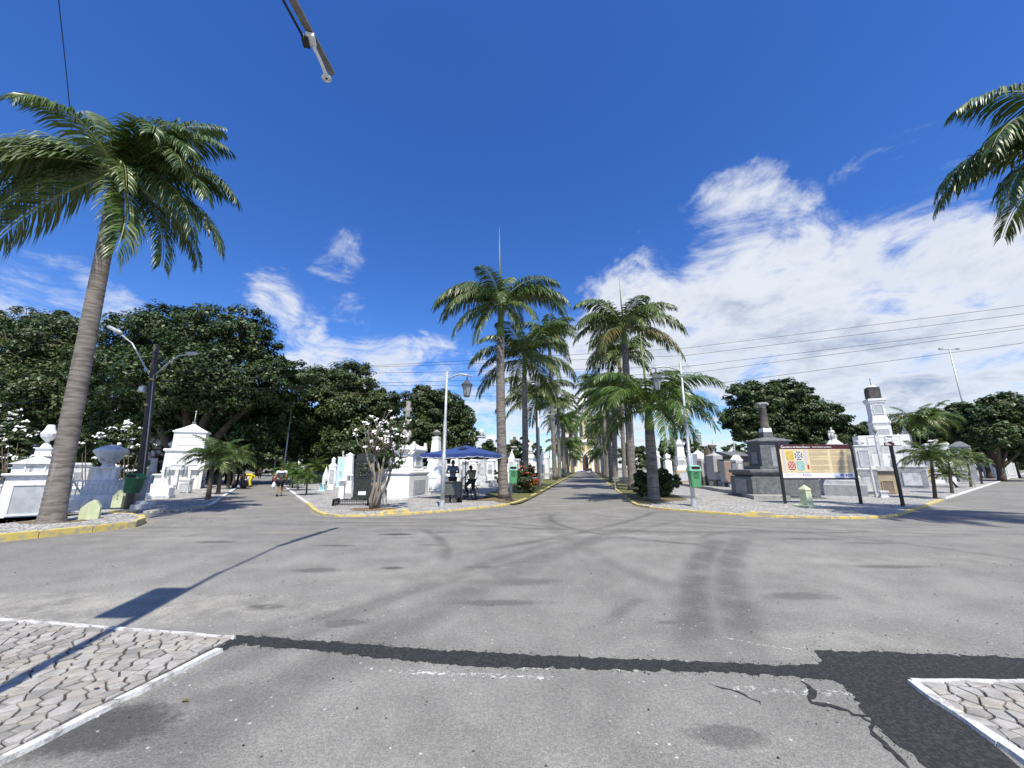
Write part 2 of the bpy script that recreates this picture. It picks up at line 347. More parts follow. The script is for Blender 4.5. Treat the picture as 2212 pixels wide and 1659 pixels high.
def asphalt():
    m = bpy.data.materials.new('asphalt'); m.use_nodes = True; t = NT(m.node_tree); t.n.clear()
    pos = t.new('ShaderNodeNewGeometry').outputs['Position']; flat = t.vm('MULTIPLY', pos, (1, 1, 0)); px, py, pz = t.sep(pos)
    grain = t.noise(pos, 85, 2, .7); grain2 = t.noise(pos, 32, 3, .6); mid = t.noise(pos, 1.1, 5, .6); big = t.noise(pos, .22, 3, .5)
    c = t.mix(t.ramp(mid, .3, .7), (.192, .187, .174), (.272, .265, .247))
    c = t.mix(t.ramp(big, .35, .65, 0, .5), c, (.17, .166, .156)); c = t.mix(t.ramp(t.noise(pos, 4.5, 5, .7), .48, .70, 0, .35), c, (.30, .29, .265))
    streak = t.noise(t.vm('MULTIPLY', pos, (.16, 1.9, 1)), 1.4, 5, .6)              # traffic polishing along the cross road
    c = t.mix(t.m('MULTIPLY', t.ramp(streak, .47, .66, 0, .42), t.ramp(py, 8, 11)), c, (.105, .103, .10))
    c = t.mix(t.m('MULTIPLY', t.ramp(t.noise(t.vm('MULTIPLY', pos, (.2, 1.6, 1)), 1.1, 4), .56, .72, 0, .5), t.ramp(py, 7.5, 10)), c, (.30, .28, .22))
    brk = t.ramp(t.noise(pos, 1.7, 5, .65), .32, .56, .4, 1)
    def sm(dist, w, soft): return t.ramp(dist, w*(1 - soft), w*(1 + soft), 1, 0)
    dark = None
    for cr, a, b, d, w, k in TYRES:
        cx, cy, R = circle3(g(cr, *a), g(cr, *b), g(cr, *d)); m0 = g(cr, *b); ext = max((g(cr, *a) - m0).length, (g(cr, *d) - m0).length)
        dist = t.m('ABSOLUTE', t.m('SUBTRACT', t.vm('DISTANCE', flat, (cx, cy, 0)), R))
        v = t.m('MULTIPLY', sm(dist, w/2, .7), t.ramp(t.vm('DISTANCE', flat, tuple(m0)), ext*.75, ext*1.25, k, 0))
        dark = v if dark is None else t.m('MAXIMUM', dark, v)
    dark = t.m('MULTIPLY', dark, brk)
    rag = t.m('ADD', t.m('ADD', t.m('MULTIPLY', t.noise(pos, 3.0, 4, .7), 1.2), t.m('MULTIPLY', t.noise(pos, 14, 5, .8), 1.1)), -.15)
    def oval(cr, x, y, rx, ry, k):
        p = g(cr, x, y); q = t.vm('MULTIPLY', t.vm('SUBTRACT', flat, (p.x, p.y, 0)), (1/rx, 1/ry, 0))
        return t.ramp(t.m('MULTIPLY', t.vm('LENGTH', q), rag), .55, 1.2, k*.9, 0)
    for s in STAINS: dark = t.m('MAXIMUM', dark, oval(*s))
    c = t.mix(t.m('MULTIPLY', dark, 1.6, clamp=True), c, (.050, .048, .046))
    du = None
    for s in DUST:
        v = oval(*s[:3], s[3]*1.5, s[4]*1.5, s[5]); du = v if du is None else t.m('MAXIMUM', du, v)
    du = t.m('MULTIPLY', du, t.ramp(t.noise(pos, 2.6, 6, .65), .34, .66))
    c = t.mix(du, c, (.40, .385, .34))
    crumbs = t.ramp(t.noise(pos, 16, 5, .8), .52, .62)
    for cr, a, b, d, w, k in CHALK:
        cx, cy, R = circle3(g(cr, *a), g(cr, *b), g(cr, *d)); m0 = g(cr, *b); ext = max((g(cr, *a) - m0).length, (g(cr, *d) - m0).length)
        dist = t.m('ABSOLUTE', t.m('SUBTRACT', t.vm('DISTANCE', flat, (cx, cy, 0)), R))
        v = t.m('MULTIPLY', t.m('MULTIPLY', sm(dist, w, .8), t.ramp(t.vm('DISTANCE', flat, tuple(m0)), ext*.9, ext*1.1, k, 0)), crumbs)
        c = t.mix(v, c, (.75, .75, .73))
    c = t.mix(t.ramp(grain, .30, .72, 0, 1), t.mix(1, c, (.72, .72, .72), 'MULTIPLY'), t.mix(1, c, (1.26, 1.26, 1.25), 'MULTIPLY'))
    c = t.mix(t.ramp(grain2, .35, .7, 0, 1), t.mix(1, c, (.86, .86, .86), 'MULTIPLY'), t.mix(1, c, (1.13, 1.13, 1.12), 'MULTIPLY'))
    vo = t.new('ShaderNodeTexVoronoi', feature='F1'); vo.inputs['Scale'].default_value = 26; t.put(vo.inputs['Vector'], flat)
    pick = t.sep(vo.outputs['Color'])
    fleck = t.m('MULTIPLY', t.ramp(vo.outputs['Distance'], .16, .30, 1, 0), t.ramp(pick[0], .955, .965))
    c = t.mix(fleck, c, t.mix(t.ramp(pick[1], .45, .55), (.035, .035, .035), (.50, .49, .46)))
    bs = t.new('ShaderNodeBsdfPrincipled'); out = t.new('ShaderNodeOutputMaterial')
    t.put(bs.inputs['Base Color'], c); bs.inputs['Roughness'].default_value = .82; bs.inputs['Specular IOR Level'].default_value = .3
    bp = t.new('ShaderNodeBump'); bp.inputs['Distance'].default_value = .006; bp.inputs['Strength'].default_value = .9
    t.put(bp.inputs['Height'], t.m('ADD', grain, t.m('MULTIPLY', grain2, .8))); t.put(bs.inputs['Normal'], bp.outputs[0]); t.l.new(bs.outputs[0], out.inputs[0])
    MAT['asphalt'] = m
asphalt()
def paving():       # small pale stones with dark joints, for the pavements beyond the road
    m = bpy.data.materials.new('stone_mosaic'); m.use_nodes = True; t = NT(m.node_tree); t.n.clear()
    pos = t.new('ShaderNodeNewGeometry').outputs['Position']; flat = t.vm('MULTIPLY', pos, (1, 1, 0))
    wob = t.vm('ADD', flat, t.vm('SCALE', t.noise(pos, 5, 2, out='Color'), sc=.07))
    e = t.new('ShaderNodeTexVoronoi', feature='DISTANCE_TO_EDGE'); e.inputs['Scale'].default_value = 7; t.put(e.inputs['Vector'], wob)
    f = t.new('ShaderNodeTexVoronoi', feature='F1'); f.inputs['Scale'].default_value = 7; t.put(f.inputs['Vector'], wob)
    joint = t.ramp(e.outputs['Distance'], .03, .10)
    r = t.sep(f.outputs['Color'])[0]
    st = t.mix(r, (.33, .325, .315), (.52, .515, .50))
    st = t.mix(t.ramp(t.noise(pos, .9, 5, .6), .42, .68, 0, .5), st, (.27, .255, .23))
    c = t.mix(joint, (.15, .14, .125), st)
    bs = t.new('ShaderNodeBsdfPrincipled'); out = t.new('ShaderNodeOutputMaterial'); t.put(bs.inputs['Base Color'], c); bs.inputs['Roughness'].default_value = .85
    bp = t.new('ShaderNodeBump'); bp.inputs['Distance'].default_value = .015; t.put(bp.inputs['Height'], t.m('ADD', joint, t.m('MULTIPLY', t.noise(pos, 30, 3), .3))); t.put(bs.inputs['Normal'], bp.outputs[0])
    t.l.new(bs.outputs[0], out.inputs[0]); MAT['mosaic'] = m
paving()
def patch_mat():
    M_('asphalt_new', (.016, .017, .018), .75, (.042, .042, .041), 38, lo=.42, hi=.66, bump=.012, bscale=55, spec=.4, grime=.5, gcol=(.085, .08, .07), detail=6)
    M_('cobble', (.27, .262, .24), .85, (.36, .352, .33), 7, bump=.01, bscale=25, grime=.3, gcol=(.22, .20, .17), island=.16)
    M_('cobble_dark', (.20, .195, .18), .85, (.28, .27, .25), 7, bump=.01, bscale=25, grime=.3); M_('cobble_warm', (.29, .27, .235), .85, (.36, .34, .305), 7, bump=.01, bscale=25, grime=.25)
    M_('joint_sand', (.075, .06, .05), .95, (.045, .036, .03), 10, bump=.01)
    M_('pebble_dark', (.02, .02, .021), .8, island=.4)
patch_mat()
gr = MB(); n = 12
gr.add([(-2500, -600, -.03), (2500, -600, -.03), (2500, 3500, -.03), (-2500, 3500, -.03)], [(0, 1, 2, 3)])
struct('ground', gr, MAT['ground'])
rd = MB(); rd.add([(-150, -40, 0), (150, -40, 0), (150, 260, 0), (-150, 260, 0)], [(0, 1, 2, 3)])
struct('road', rd, MAT['asphalt'])

# ---------------------------------------------------------------- street directions
AZ_L, AZ_C, AZ_R = radians(-32.4), radians(10.8), radians(53.3)
def dirv(a): return Vector((sin(a), cos(a), 0))
DL, DC, DR = dirv(AZ_L), dirv(AZ_C), dirv(AZ_R)
def G2(c, x, y): return g(c, x, y, 0)
def chaikin(pts, it=2):
    for _ in range(it):
        q = [pts[0]]
        for a, b in zip(pts, pts[1:]): q += [a.lerp(b, .25), a.lerp(b, .75)]
        pts = q + [pts[-1]]
    return pts
# front edges of the four corners (road level), then their far outlines
# corner left of the camera with the leaning palm
A_tip = [G2('V', -60, 1177), G2('V', 0, 1171), G2('V', 100, 1161), G2('V', 200, 1150), G2('V', 280, 1142), G2('V', 309, 1136), G2('V', 316, 1127), G2('V', 300, 1121), G2('V', 262, 1119), G2('V', 210, 1119.5)]
A0 = A_tip[0]; A_far = [A0 + Vector((-2, -14, 0)), Vector((-60, -6, 0)), Vector((-60, A_tip[-1].y + .3, 0))]
# block left of the left avenue
B_front = [Vector((-60, 16.6, 0)), G2('A', 620, 1232), G2('A', 1040, 1226), G2('A', 1260, 1222), G2('B', 200, 1432), G2('B', 500, 1425), G2('B', 700, 1405), G2('B', 830, 1385), G2('B', 905, 1350), G2('B', 1040, 1255), G2('B', 1190, 1165)]
B_end = B_front[-1] + DL*110
B_far = [B_end, B_end + dirv(AZ_L - pi/2)*90]
# block between left and central avenue
C_front = [G2('C', 55, 1160), G2('C', 180, 1262), G2('C', 300, 1352), G2('C', 345, 1400), G2('C', 400, 1445), G2('C', 500, 1472), G2('C', 720, 1488), G2('C', 1100, 1472), G2('C', 1400, 1462), G2('D', 0, 1490), G2('D', 500, 1450), G2('D', 900, 1408), G2('D', 1050, 1381), G2('D', 1230, 1292), G2('D', 1422, 1186)]
# block between central and right avenue
D_front = [G2('E', 330, 1100), G2('E', 440, 1186), G2('E', 640, 1345), G2('E', 690, 1390), G2('E', 750, 1415), G2('E', 1000, 1442), G2('E', 1422, 1478), G2('F', 600, 1500), G2('F', 850, 1511), G2('F', 1300, 1526), G2('F', 1640, 1530), G2('G', 350, 1520), G2('G', 540, 1508), G2('G', 660, 1475), G2('G', 770, 1432), G2('G', 970, 1358), G2('G', 1350, 1232), G2('G', 1735, 1106)]
def along(p, d, L): return p + d*L
C_far = [along(C_front[-1], DC, 118), along(C_front[0], DL, 105)]
D_far = [along(D_front[-1], DR, 90), along(D_front[-1], DR, 90) + DC*90, along(D_front[0], DC, 95)]
kerb_w = .16
def inset(pts, w):
    out = []
    for i, p in enumerate(pts):
        t = (pts[min(i+1, len(pts)-1)] - pts[max(i-1, 0)]).normalized(); out.append(p + Vector((-t.y, t.x, 0))*w)
    return out
def resample(pts, step):
    out = [pts[0]]; acc = 0
    for a, b in zip(pts, pts[1:]):
        L = (b-a).length; d = step - acc
        while d < L: out.append(a.lerp(b, d/L)); d += step
        acc = L - (d - step)
    out.append(pts[-1]); return out
def block(front, far, paint, rev=False, near=1.0, top=.06):
    """raised pavement with a row of kerb stones along its front edge; paint(point)->material"""
    fr = chaikin(front, 2); side = -1 if rev else 1
    body = inset(fr, side*kerb_w)
    mb = MB(); mb.poly(([*body, *far]) if not rev else ([*body, *far])[::-1], -.02, top)
    pv = struct('pavement', mb, MAT['mosaic'])
    pts = resample(fr, near); ins = inset(pts, side*kerb_w)
    rk = random.Random(len(pts))
    for i in range(len(pts) - 1):
        a, b, c, d = pts[i], pts[i+1], ins[i+1], ins[i]
        gap = .007; tt = (b - a).normalized()*gap; a, b, c, d = a + tt, b - tt, c - tt, d + tt
        h = top + .005 + rk.uniform(-.008, .012); q = .012; h2 = h + rk.uniform(-.004, .004)
        vs = [(a.x, a.y, -.02), (b.x, b.y, -.02), (c.x, c.y, -.02), (d.x, d.y, -.02)]
        ca = (a + c)/2
        for p, s0 in ((a, 0), (b, 0), (c, 0), (d, 0)): vs.append((p.x, p.y, h - q))
        for p in (a, b, c, d):
            w = p + (ca - p).normalized()*.018; vs.append((w.x, w.y, h if p in (a, d) else h2))
        k = MB().add(vs, [(4, 5, 1, 0)[::-1], (5, 6, 2, 1)[::-1], (6, 7, 3, 2)[::-1], (7, 4, 0, 3)[::-1], (8, 9, 5, 4)[::-1], (9, 10, 6, 5)[::-1], (10, 11, 7, 6)[::-1], (11, 8, 4, 7)[::-1], (8, 9, 10, 11)])
        if side < 0: k.f = [f[::-1] for f in k.f]
        part('kerb_stone', k, MAT[paint((a+b)/2)], pv)
    return pv
pavA = block(A_tip, A_far, lambda p: 'kerb_yellow', near=.93, top=.17)
xB = g('A', 1030, 1226).x; yB = g('B', 870, 1370).y
pavB = block(B_front, B_far, lambda p: 'kerb_white' if p.x < xB or p.y > yB else 'kerb_yellow', rev=True)
# far long kerb of the left and central avenues
def long_kerb(p0, d, L, mat, side, pv, step=2.0, seg=60):
    for k in range(int(L/step)):
        mb = MB(); a = p0 + d*(k*step + .01); b = p0 + d*((k+1)*step - .01); nrm = Vector((-d.y, d.x, 0))*kerb_w*side
        mb.poly([a, b, b + nrm, a + nrm] if side > 0 else [a + nrm, b + nrm, b, a], -.02, .068)
        part('kerb_stone', mb, MAT[mat], pv)
yC = g('C', 300, 1350).y
pavC = block(C_front, C_far, lambda p: 'kerb_white' if (p.y > yC and p.x < -5) else 'kerb_yellow', near=1.0)
yD = g('G', 970, 1355)
pavD = block(D_front, D_far, lambda p: 'kerb_white' if p.x > yD.x else 'kerb_yellow', near=1.0)
long_kerb(C_front[-1], DC, 90, 'kerb_yellow', 1, pavC, 3)
long_kerb(D_front[0], DC, 60, 'kerb_yellow', -1, pavD, 3)
long_kerb(C_front[0], DL, 75, 'kerb_white', -1, pavC, 3)
long_kerb(B_front[-1], DL, 70, 'kerb_white', 1, pavB, 3)
long_kerb(D_front[-1], DR, 60, 'kerb_white', 1, pavD, 3)
# raised yellow kerb pieces over the drains
def drain(c, x0, y0, x1, y1):
    a, b = g(c, x0, y0), g(c, x1, y1); d = (b - a).normalized(); nrm = Vector((-d.y, d.x, 0)); mb = MB()
    lo = [a - d*.25 - nrm*.02, b + d*.2 - nrm*.02, b + d*.2 + nrm*.42, a - d*.25 + nrm*.42]; hi = [a - nrm*.02, b - nrm*.02, b + nrm*.40, a + nrm*.40]
    mb.add([(p.x, p.y, -.02) for p in lo] + [(p.x, p.y, .15) for p in hi], [(4, 5, 6, 7), (0, 1, 5, 4), (1, 2, 6, 5), (2, 3, 7, 6), (3, 0, 4, 7)])
    o = link('drain_cover', mb.mesh('drain_cover', MAT['kerb_yellow'])); return o
tag(drain('C', 1150, 1466, 1395, 1452), 'yellow raised drain block in the kerb below the white flowering shrub', 'drain block', 'yellow drain blocks set in the kerb')
tag(drain('F', 630, 1505, 815, 1511), 'yellow raised drain block in the kerb left of the green obelisk', 'drain block', 'yellow drain blocks set in the kerb')
# dry verges along the central avenue
def sheet(name, pts, z, mat, kind='structure'):
    mb = MB(); mb.add([(p.x, p.y, z) for p in pts], [tuple(range(len(pts)))]); me = mb.mesh(name, mat)
    bm = bmesh.new(); bm.from_mesh(me); bmesh.ops.triangulate(bm, faces=bm.faces); bmesh.ops.recalc_face_normals(bm, faces=bm.faces)
    for f in bm.faces:
        if f.normal.z < 0: f.normal_flip()
    bm.to_mesh(me); bm.free(); o = link(name, me); o['kind'] = kind; return o
vl = [g('D', 1410, 1196, PZ), g('D', 1225, 1300, PZ), g('D', 1075, 1372, PZ), g('D', 1000, 1385, PZ), g('D', 850, 1370, PZ), g('D', 715, 1325, PZ), g('D', 740, 1290, PZ), g('D', 850, 1255, PZ), g('D', 1000, 1225, PZ)]
vl2 = [vl[-1] + DC*100, vl[0] + DC*100]
sheet('verge', vl + vl2, .064, MAT['grass_dry'])
vr = [g('E', 345, 1100, PZ), g('E', 450, 1182, PZ), g('E', 655, 1340, PZ), g('E', 720, 1385, PZ), g('E', 880, 1382, PZ), g('E', 1080, 1358, PZ), g('E', 1200, 1345, PZ), g('E', 1120, 1310, PZ), g('E', 1000, 1270, PZ)]
sheet('verge', vr + [vr[-1] + DC*80 - DC*0, vr[0] + DC*80], .064, MAT['grass_dry'])
def soil_pit(c, x, y, r, ry=None, z=.068, mat='soil', nm='tree_pit'):
    p = g(c, x, y, PZ); rr = random.Random(int(x + y)); pts = []
    for k in range(14):
        a = 2*pi*k/14; q = rr.uniform(.85, 1.12); pts.append(Vector((p.x + r*q*cos(a), p.y + (ry or r)*q*sin(a), 0)))
    o = sheet(nm, pts, z, MAT[mat]); return o
soil_pit('A', 480, 1350, .8, .5, z=.175); soil_pit('C', 1035, 1395, 1.05, .7, mat='panel_brown'); soil_pit('C', 1035, 1395, .95, .6, z=.072)
soil_pit('D', 860, 1345, 1.6, 1.0); soil_pit('E', 930, 1345, 1.35, .8)

# ---------------------------------------------------------------- new black asphalt and seams
def ragged(pts, step=.04, amp=.014, seed=1):
    r = random.Random(seed); q = resample(pts, step)
    return [p + Vector((r.gauss(0, amp), r.gauss(0, amp), 0)) for p in q]
up = [('R', 1175, 775), ('R', 1215, 740), ('R', 1290, 692), ('R', 1420, 700), ('R', 1560, 712), ('S', 0, 855), ('S', 600, 905), ('S', 1250, 940), ('S', 1900, 968), ('T', 300, 1046), ('T', 700, 1066), ('T', 850, 1062), ('T', 945, 1050), ('T', 888, 976), ('T', 1250, 984), ('T', 1700, 1005), ('T', 2114, 1022)]
lo = [('T', 1550, 1659), ('T', 1480, 1600), ('T', 1290, 1455), ('T', 1150, 1290), ('T', 1075, 1185), ('T', 1010, 1155), ('T', 800, 1132), ('T', 500, 1108), ('T', 0, 1098), ('S', 1900, 1030), ('S', 1400, 1010), ('S', 1250, 1008), ('S', 900, 1000), ('S', 400, 958), ('S', 0, 905), ('R', 1560, 768), ('R', 1440, 752), ('R', 1310, 742), ('R', 1230, 768), ('R', 1180, 790)]
U = ragged([g(*p) for p in up], seed=3); Lw = ragged([g(*p) for p in lo], seed=4)
extra = [U[-1] + Vector((3, .0, 0)), U[-1] + Vector((3.4, -1.2, 0)), g('T', 2114, 1186) + Vector((2, 0, 0)), g('T', 1466, 1166), g('T', 1980, 1560), g('T', 2114, 1680), Lw[0] + Vector((.25, -.6, 0)), Lw[0] + Vector((-.05, -.3, 0))]
sheet('asphalt_patch', U + extra + Lw, .004, MAT['asphalt_new'])
def seam(pts, w, seed):
    r = random.Random(seed); P = ragged([g(*p) for p in pts], .05, .01, seed); L = []; Rr = []
    for i, p in enumerate(P):
        t = (P[min(i+1, len(P)-1)] - P[max(i-1, 0)]).normalized(); nn = Vector((-t.y, t.x, 0)); q = w*r.uniform(.3, 1.25)*min(1, .2 + i*.3, .2 + (len(P)-1-i)*.3)
        L.append(p + nn*q); Rr.append(p - nn*q)
    mb = MB(); n = len(P); mb.add([(p.x, p.y, .0045) for p in L] + [(p.x, p.y, .0045) for p in Rr], [(i, n+i, n+i+1, i+1) for i in range(n-1)])
    o = struct('tar_seam', mb, MAT['asphalt_new'])
seam([('T', 820, 1150), ('T', 880, 1210), ('T', 870, 1275), ('T', 960, 1300), ('T', 1080, 1320), ('T', 1130, 1355), ('T', 1240, 1365)], .022, 5)
seam([('T', 1150, 1350), ('T', 1230, 1400), ('T', 1260, 1480), ('T', 1330, 1540), ('T', 1450, 1680)], .020, 6)
seam([('T', 280, 1170), ('T', 460, 1225), ('T', 590, 1285)], .012, 7)
# ---------------------------------------------------------------- cobbled triangles in the foreground
def clip(poly, a, b, c):        # keep a*x + b*y <= c
    out = []
    for i in range(len(poly)):
        p, q = poly[i], poly[(i+1) % len(poly)]; dp, dq = a*p[0] + b*p[1] - c, a*q[0] + b*q[1] - c
        if dp <= 0: out.append(p)
        if dp*dq < 0: s = dp/(dp - dq); out.append((p[0] + (q[0]-p[0])*s, p[1] + (q[1]-p[1])*s))
    return out
def cobbles(name, tri, sp, seed, limit=300):
    """irregular fitted stones filling a convex outline (counter-clockwise)"""
    r = random.Random(seed); xs = [p.x for p in tri]; ys = [p.y for p in tri]
    pts = []
    j = 0; y = min(ys) - sp
    while y < max(ys) + sp:
        x = min(xs) - sp + (j % 2)*sp*.6
        while x < max(xs) + sp: pts.append((x + r.uniform(-.42, .42)*sp*1.1, y + r.uniform(-.4, .4)*sp*.8)); x += sp*1.15
        y += sp*.8; j += 1
    base = MB(); base.add([(p.x, p.y, .006) for p in tri], [tuple(range(len(tri)))]); root = struct(name, base, MAT['joint_sand'])
    cells = []
    for i, (x, y) in enumerate(pts):
        poly = [(x-sp, y-sp), (x+sp, y-sp), (x+sp, y+sp), (x-sp, y+sp)]
        for k, (u, v) in enumerate(pts):
            if k != i and abs(u-x) < 2.6*sp and abs(v-y) < 2.6*sp:
                a, b = u-x, v-y; poly = clip(poly, a, b, (u*u + v*v - x*x - y*y)/2)
                if len(poly) < 3: break
        for e in range(len(tri)):
            p, q = tri[e], tri[(e+1) % len(tri)]; a, b = q.y - p.y, -(q.x - p.x); poly = clip(poly, a, b, a*p.x + b*p.y) if len(poly) > 2 else []
        if len(poly) < 3: continue
        cx = sum(p[0] for p in poly)/len(poly); cy = sum(p[1] for p in poly)/len(poly)
        ar = abs(sum(poly[k][0]*poly[(k+1) % len(poly)][1] - poly[(k+1) % len(poly)][0]*poly[k][1] for k in range(len(poly))))/2
        if ar > sp*sp*.08: cells.append((cx, cy, poly))
    def stone(mb, cx, cy, poly):
        n = len(poly); h = .016 + r.uniform(-.004, .006); tx, ty = r.gauss(0, .03), r.gauss(0, .03); g_ = r.uniform(.004, .012)
        def sh(p, q): L = sqrt((p[0]-cx)**2 + (p[1]-cy)**2) + 1e-6; k = max(.2, 1 - q/L); return cx + (p[0]-cx)*k, cy + (p[1]-cy)*k
        a = [sh(p, g_) for p in poly]; b = [sh(p, g_ + .004) for p in poly]; c_ = [sh(p, g_ + .016) for p in poly]
        vs = [(*p, .004) for p in a] + [(*p, h) for p in b] + [(p[0], p[1], h + .0025 + (p[0]-cx)*tx + (p[1]-cy)*ty) for p in c_]
        mb.add(vs, [(i, (i+1) % n, n + (i+1) % n, n+i) for i in range(n)] + [(n+i, n + (i+1) % n, 2*n + (i+1) % n, 2*n+i) for i in range(n)] + [tuple(range(2*n, 3*n))])
    cells.sort(key=lambda c: 0 if is_seen(c[0], c[1]) else 1)
    rest = MB(); nr = 0
    for i, (cx, cy, poly) in enumerate(cells):
        if i < limit and is_seen(cx, cy): mb = MB(); stone(mb, cx, cy, poly); part('stone', mb, MAT[r.choice(('cobble', 'cobble', 'cobble_dark', 'cobble_warm'))], root)
        else: stone(rest, cx, cy, poly); nr += 1
    if nr: o = part('stones', rest, MAT['cobble'], root); o['kind'] = 'stuff'
    return root
def is_seen(x, y, z=0):
    dz = z - CH; dep = y*cos(PITCH) + dz*sin(PITCH); up_ = -y*sin(PITCH) + dz*cos(PITCH)
    return dep > .1 and abs(x/dep)*F < 1130 and -840 < up_/dep*F < 850
LT = [g('R', 1262, 716), g('R', 0, 592), g('R', 0, 592) + Vector((-1.6, .15, 0)), g('R', 0, 1372) + Vector((-2.0, -1.4, 0)), g('R', 0, 1372) + (g('R', 0, 1372) - g('R', 1190, 780))*.5]
LTi = LT[:]
cobbles('cobbled_apron', LTi, .118, 11)
RT = [g('T', 1475, 1172), g('T', 1990, 1530), g('T', 1990, 1530) + (g('T', 1990, 1530) - g('T', 1475, 1172))*.8, g('T', 2114, 1186) + Vector((1.6, -1.2, 0)), g('T', 2114, 1186) + Vector((1.6, .02, 0))]
cobbles('cobbled_apron', RT, .118, 12)
def edging(a, b, w, step, seed):
    d = (b - a); L = d.length; d.normalize(); nn = Vector((-d.y, d.x, 0)); r = random.Random(seed)
    o = bpy.data.objects.new('painted_edging', None); C.objects.link(o); o['kind'] = 'structure'; k = 0; s = 0.
    while s < L:
        e = min(L, s + step*r.uniform(.85, 1.1)); n_ = 6; vs = []; zt = .028 + r.uniform(-.003, .003)
        for i in range(n_ + 1):
            p = a + d*(s + .004 + (e - s - .008)*i/n_); wl, wr = w/2 + r.gauss(-.002, .008), w/2 + r.gauss(-.002, .008)
            vs += [(*(p - nn*wl).xy, 0), (*(p - nn*(wl - .008)).xy, zt), (*(p + nn*(wr - .008)).xy, zt), (*(p + nn*wr).xy, 0)]
        fs = []
        for i in range(n_): fs += [(4*i+j, 4*i+4+j, 4*i+5+j, 4*i+1+j)[::1] for j in range(3)]
        fs += [(0, 1, 2, 3), tuple(4*n_ + j for j in (3, 2, 1, 0))]
        part('edging_stone', MB().add(vs, fs), MAT['edging_paint'], o); s = e
edging(LT[1] + Vector((-1.6, .15, 0)), LT[0] + Vector((.03, 0, 0)), .05, .8, 1)
low_end = LT[0] + (g('R', 0, 1372) - g('R', 1190, 780)).normalized()*(-.0)
edging(g('R', 1195, 782), g('R', -500, 1640), .085, .75, 2)
edging(g('T', 1463, 1166), g('T', 2114, 1184) + Vector((1.6, .02, 0)), .04, .9, 3)
edging(g('T', 1463, 1166), g('T', 2450, 1850), .085, .8, 4)
# dust gathered along the kerbs and fallen leaf litter
def gutter(front, side, w, seed, lo=0, hi=1.):
    r = random.Random(seed); q = resample(chaikin(front, 2), .18); q = q[int(len(q)*lo):int(len(q)*hi)]; a = []; b = []; ww = w
    for i, p in enumerate(q):
        t = (q[min(i+1, len(q)-1)] - q[max(i-1, 0)]).normalized(); nn = Vector((-t.y, t.x, 0))*side; ww = max(.03, min(w*1.7, ww + r.gauss(0, w*.18))); a.append(p + nn*.004); b.append(p - nn*(ww + r.gauss(0, .012)))
    mb = MB(); n = len(q); mb.add([(p.x, p.y, .004) for p in a] + [(p.x, p.y, .004) for p in b], [(i, n+i, n+i+1, i+1) if side > 0 else (i, i+1, n+i+1, n+i) for i in range(n-1)]); struct('gutter_dust', mb, MAT['gutter_dust'])
M_('gutter_dust', (.26, .245, .21), .95, (.19, .18, .16), 7, grime=.5, gcol=(.12, .11, .09))
gutter(A_tip, 1, .16, 1); gutter(C_front[1:], 1, .14, 2); gutter(D_front[:15], 1, .12, 3); gutter(B_front[1:], -1, .14, 4)
def litter():
    r = random.Random(8); mb = MB()
    for c, x, y, n, s in (('A', 480, 1370, 40, 1.6), ('D', 860, 1350, 60, 2.2), ('E', 880, 1360, 60, 2.4), ('C', 1035, 1400, 50, 1.6), ('V', 400, 1125, 40, 3.0), ('G', 905, 1350, 30, 1.8), ('V', 1300, 1100, 40, 4.0), ('V', 900, 1300, 22, 5.0), ('D', 1180, 1290, 40, 2.0)):
        p = g(c, x, y, 0)
        for _ in range(n):
            q = p + Vector((r.gauss(0, s*.5), r.gauss(0, s*.4), 0)); a = r.uniform(0, 6.28); L = r.uniform(.02, .05)*(1 if c != 'V' or y < 1200 else .5); d = Vector((cos(a), sin(a), 0))*L; e = Vector((-sin(a), cos(a), 0))*L*.35; z = .19 if c == 'A' else .075
            if c == 'V' : z = .006
            mb.add([(*(q - d).xy, z), (*(q - e).xy, z + .006), (*(q + d).xy, z + .002), (*(q + e).xy, z + .01)], [(0, 1, 2, 3)])
    struct('leaf_litter', mb, MAT['dry_leaf'], 'stuff')
M_('dry_leaf', (.20, .13, .05), .8, (.13, .10, .05), 20, island=.5)
litter()
# loose grit and tar crumbs on the asphalt
def grit():
    r = random.Random(5); mb = MB()
    def pebble(x, y, s):
        a = r.uniform(0, 6.28); vs = []
        for k in range(5): b = a + 2*pi*k/5; vs.append((x + s*cos(b)*r.uniform(.7, 1.2), y + s*sin(b)*r.uniform(.7, 1.2), .0045))
        vs.append((x, y, .0045 + s*.9)); mb.add(vs, [(k, (k+1) % 5, 5) for k in range(5)])
    for E in (U, Lw):
        for p in E:
            if is_seen(p.x, p.y):
                for _ in range(3): pebble(p.x + r.gauss(0, .04), p.y + r.gauss(0, .04), r.uniform(.002, .0065))
    for _ in range(230):
        y = r.uniform(1.9, 9)**1; x = r.uniform(-1, 1)*(1.4 + y*1.2)
        if not (x < -2.6 and y < 5.2): pebble(x, y, r.uniform(.003, .009)*(1 + y*.04))
    o = struct('grit', mb, MAT['pebble_dark'], 'stuff')
grit()
for (c, x, y, s, m, lab) in (('R', 1010, 1055, .022, 'frond_rust', 'small yellow fallen leaf on the asphalt below the white edging'), ('R', 520, 1000, .02, 'panel_brown', 'small brown fallen leaf lying on the cobbles')):
    p = g(c, x, y); mb = MB(); mb.add([(-1.4*s, 0, .002), (-.3*s, -.7*s, .008), (1.3*s, 0, .002), (-.2*s, .7*s, .01)], [(0, 1, 2), (0, 2, 3)])
    o = link('fallen_leaf', mb.mesh('fallen_leaf', MAT[m]), None, (p.x, p.y, .03 if c == 'R' and x == 520 else .003)); tag(o, lab, 'leaf')
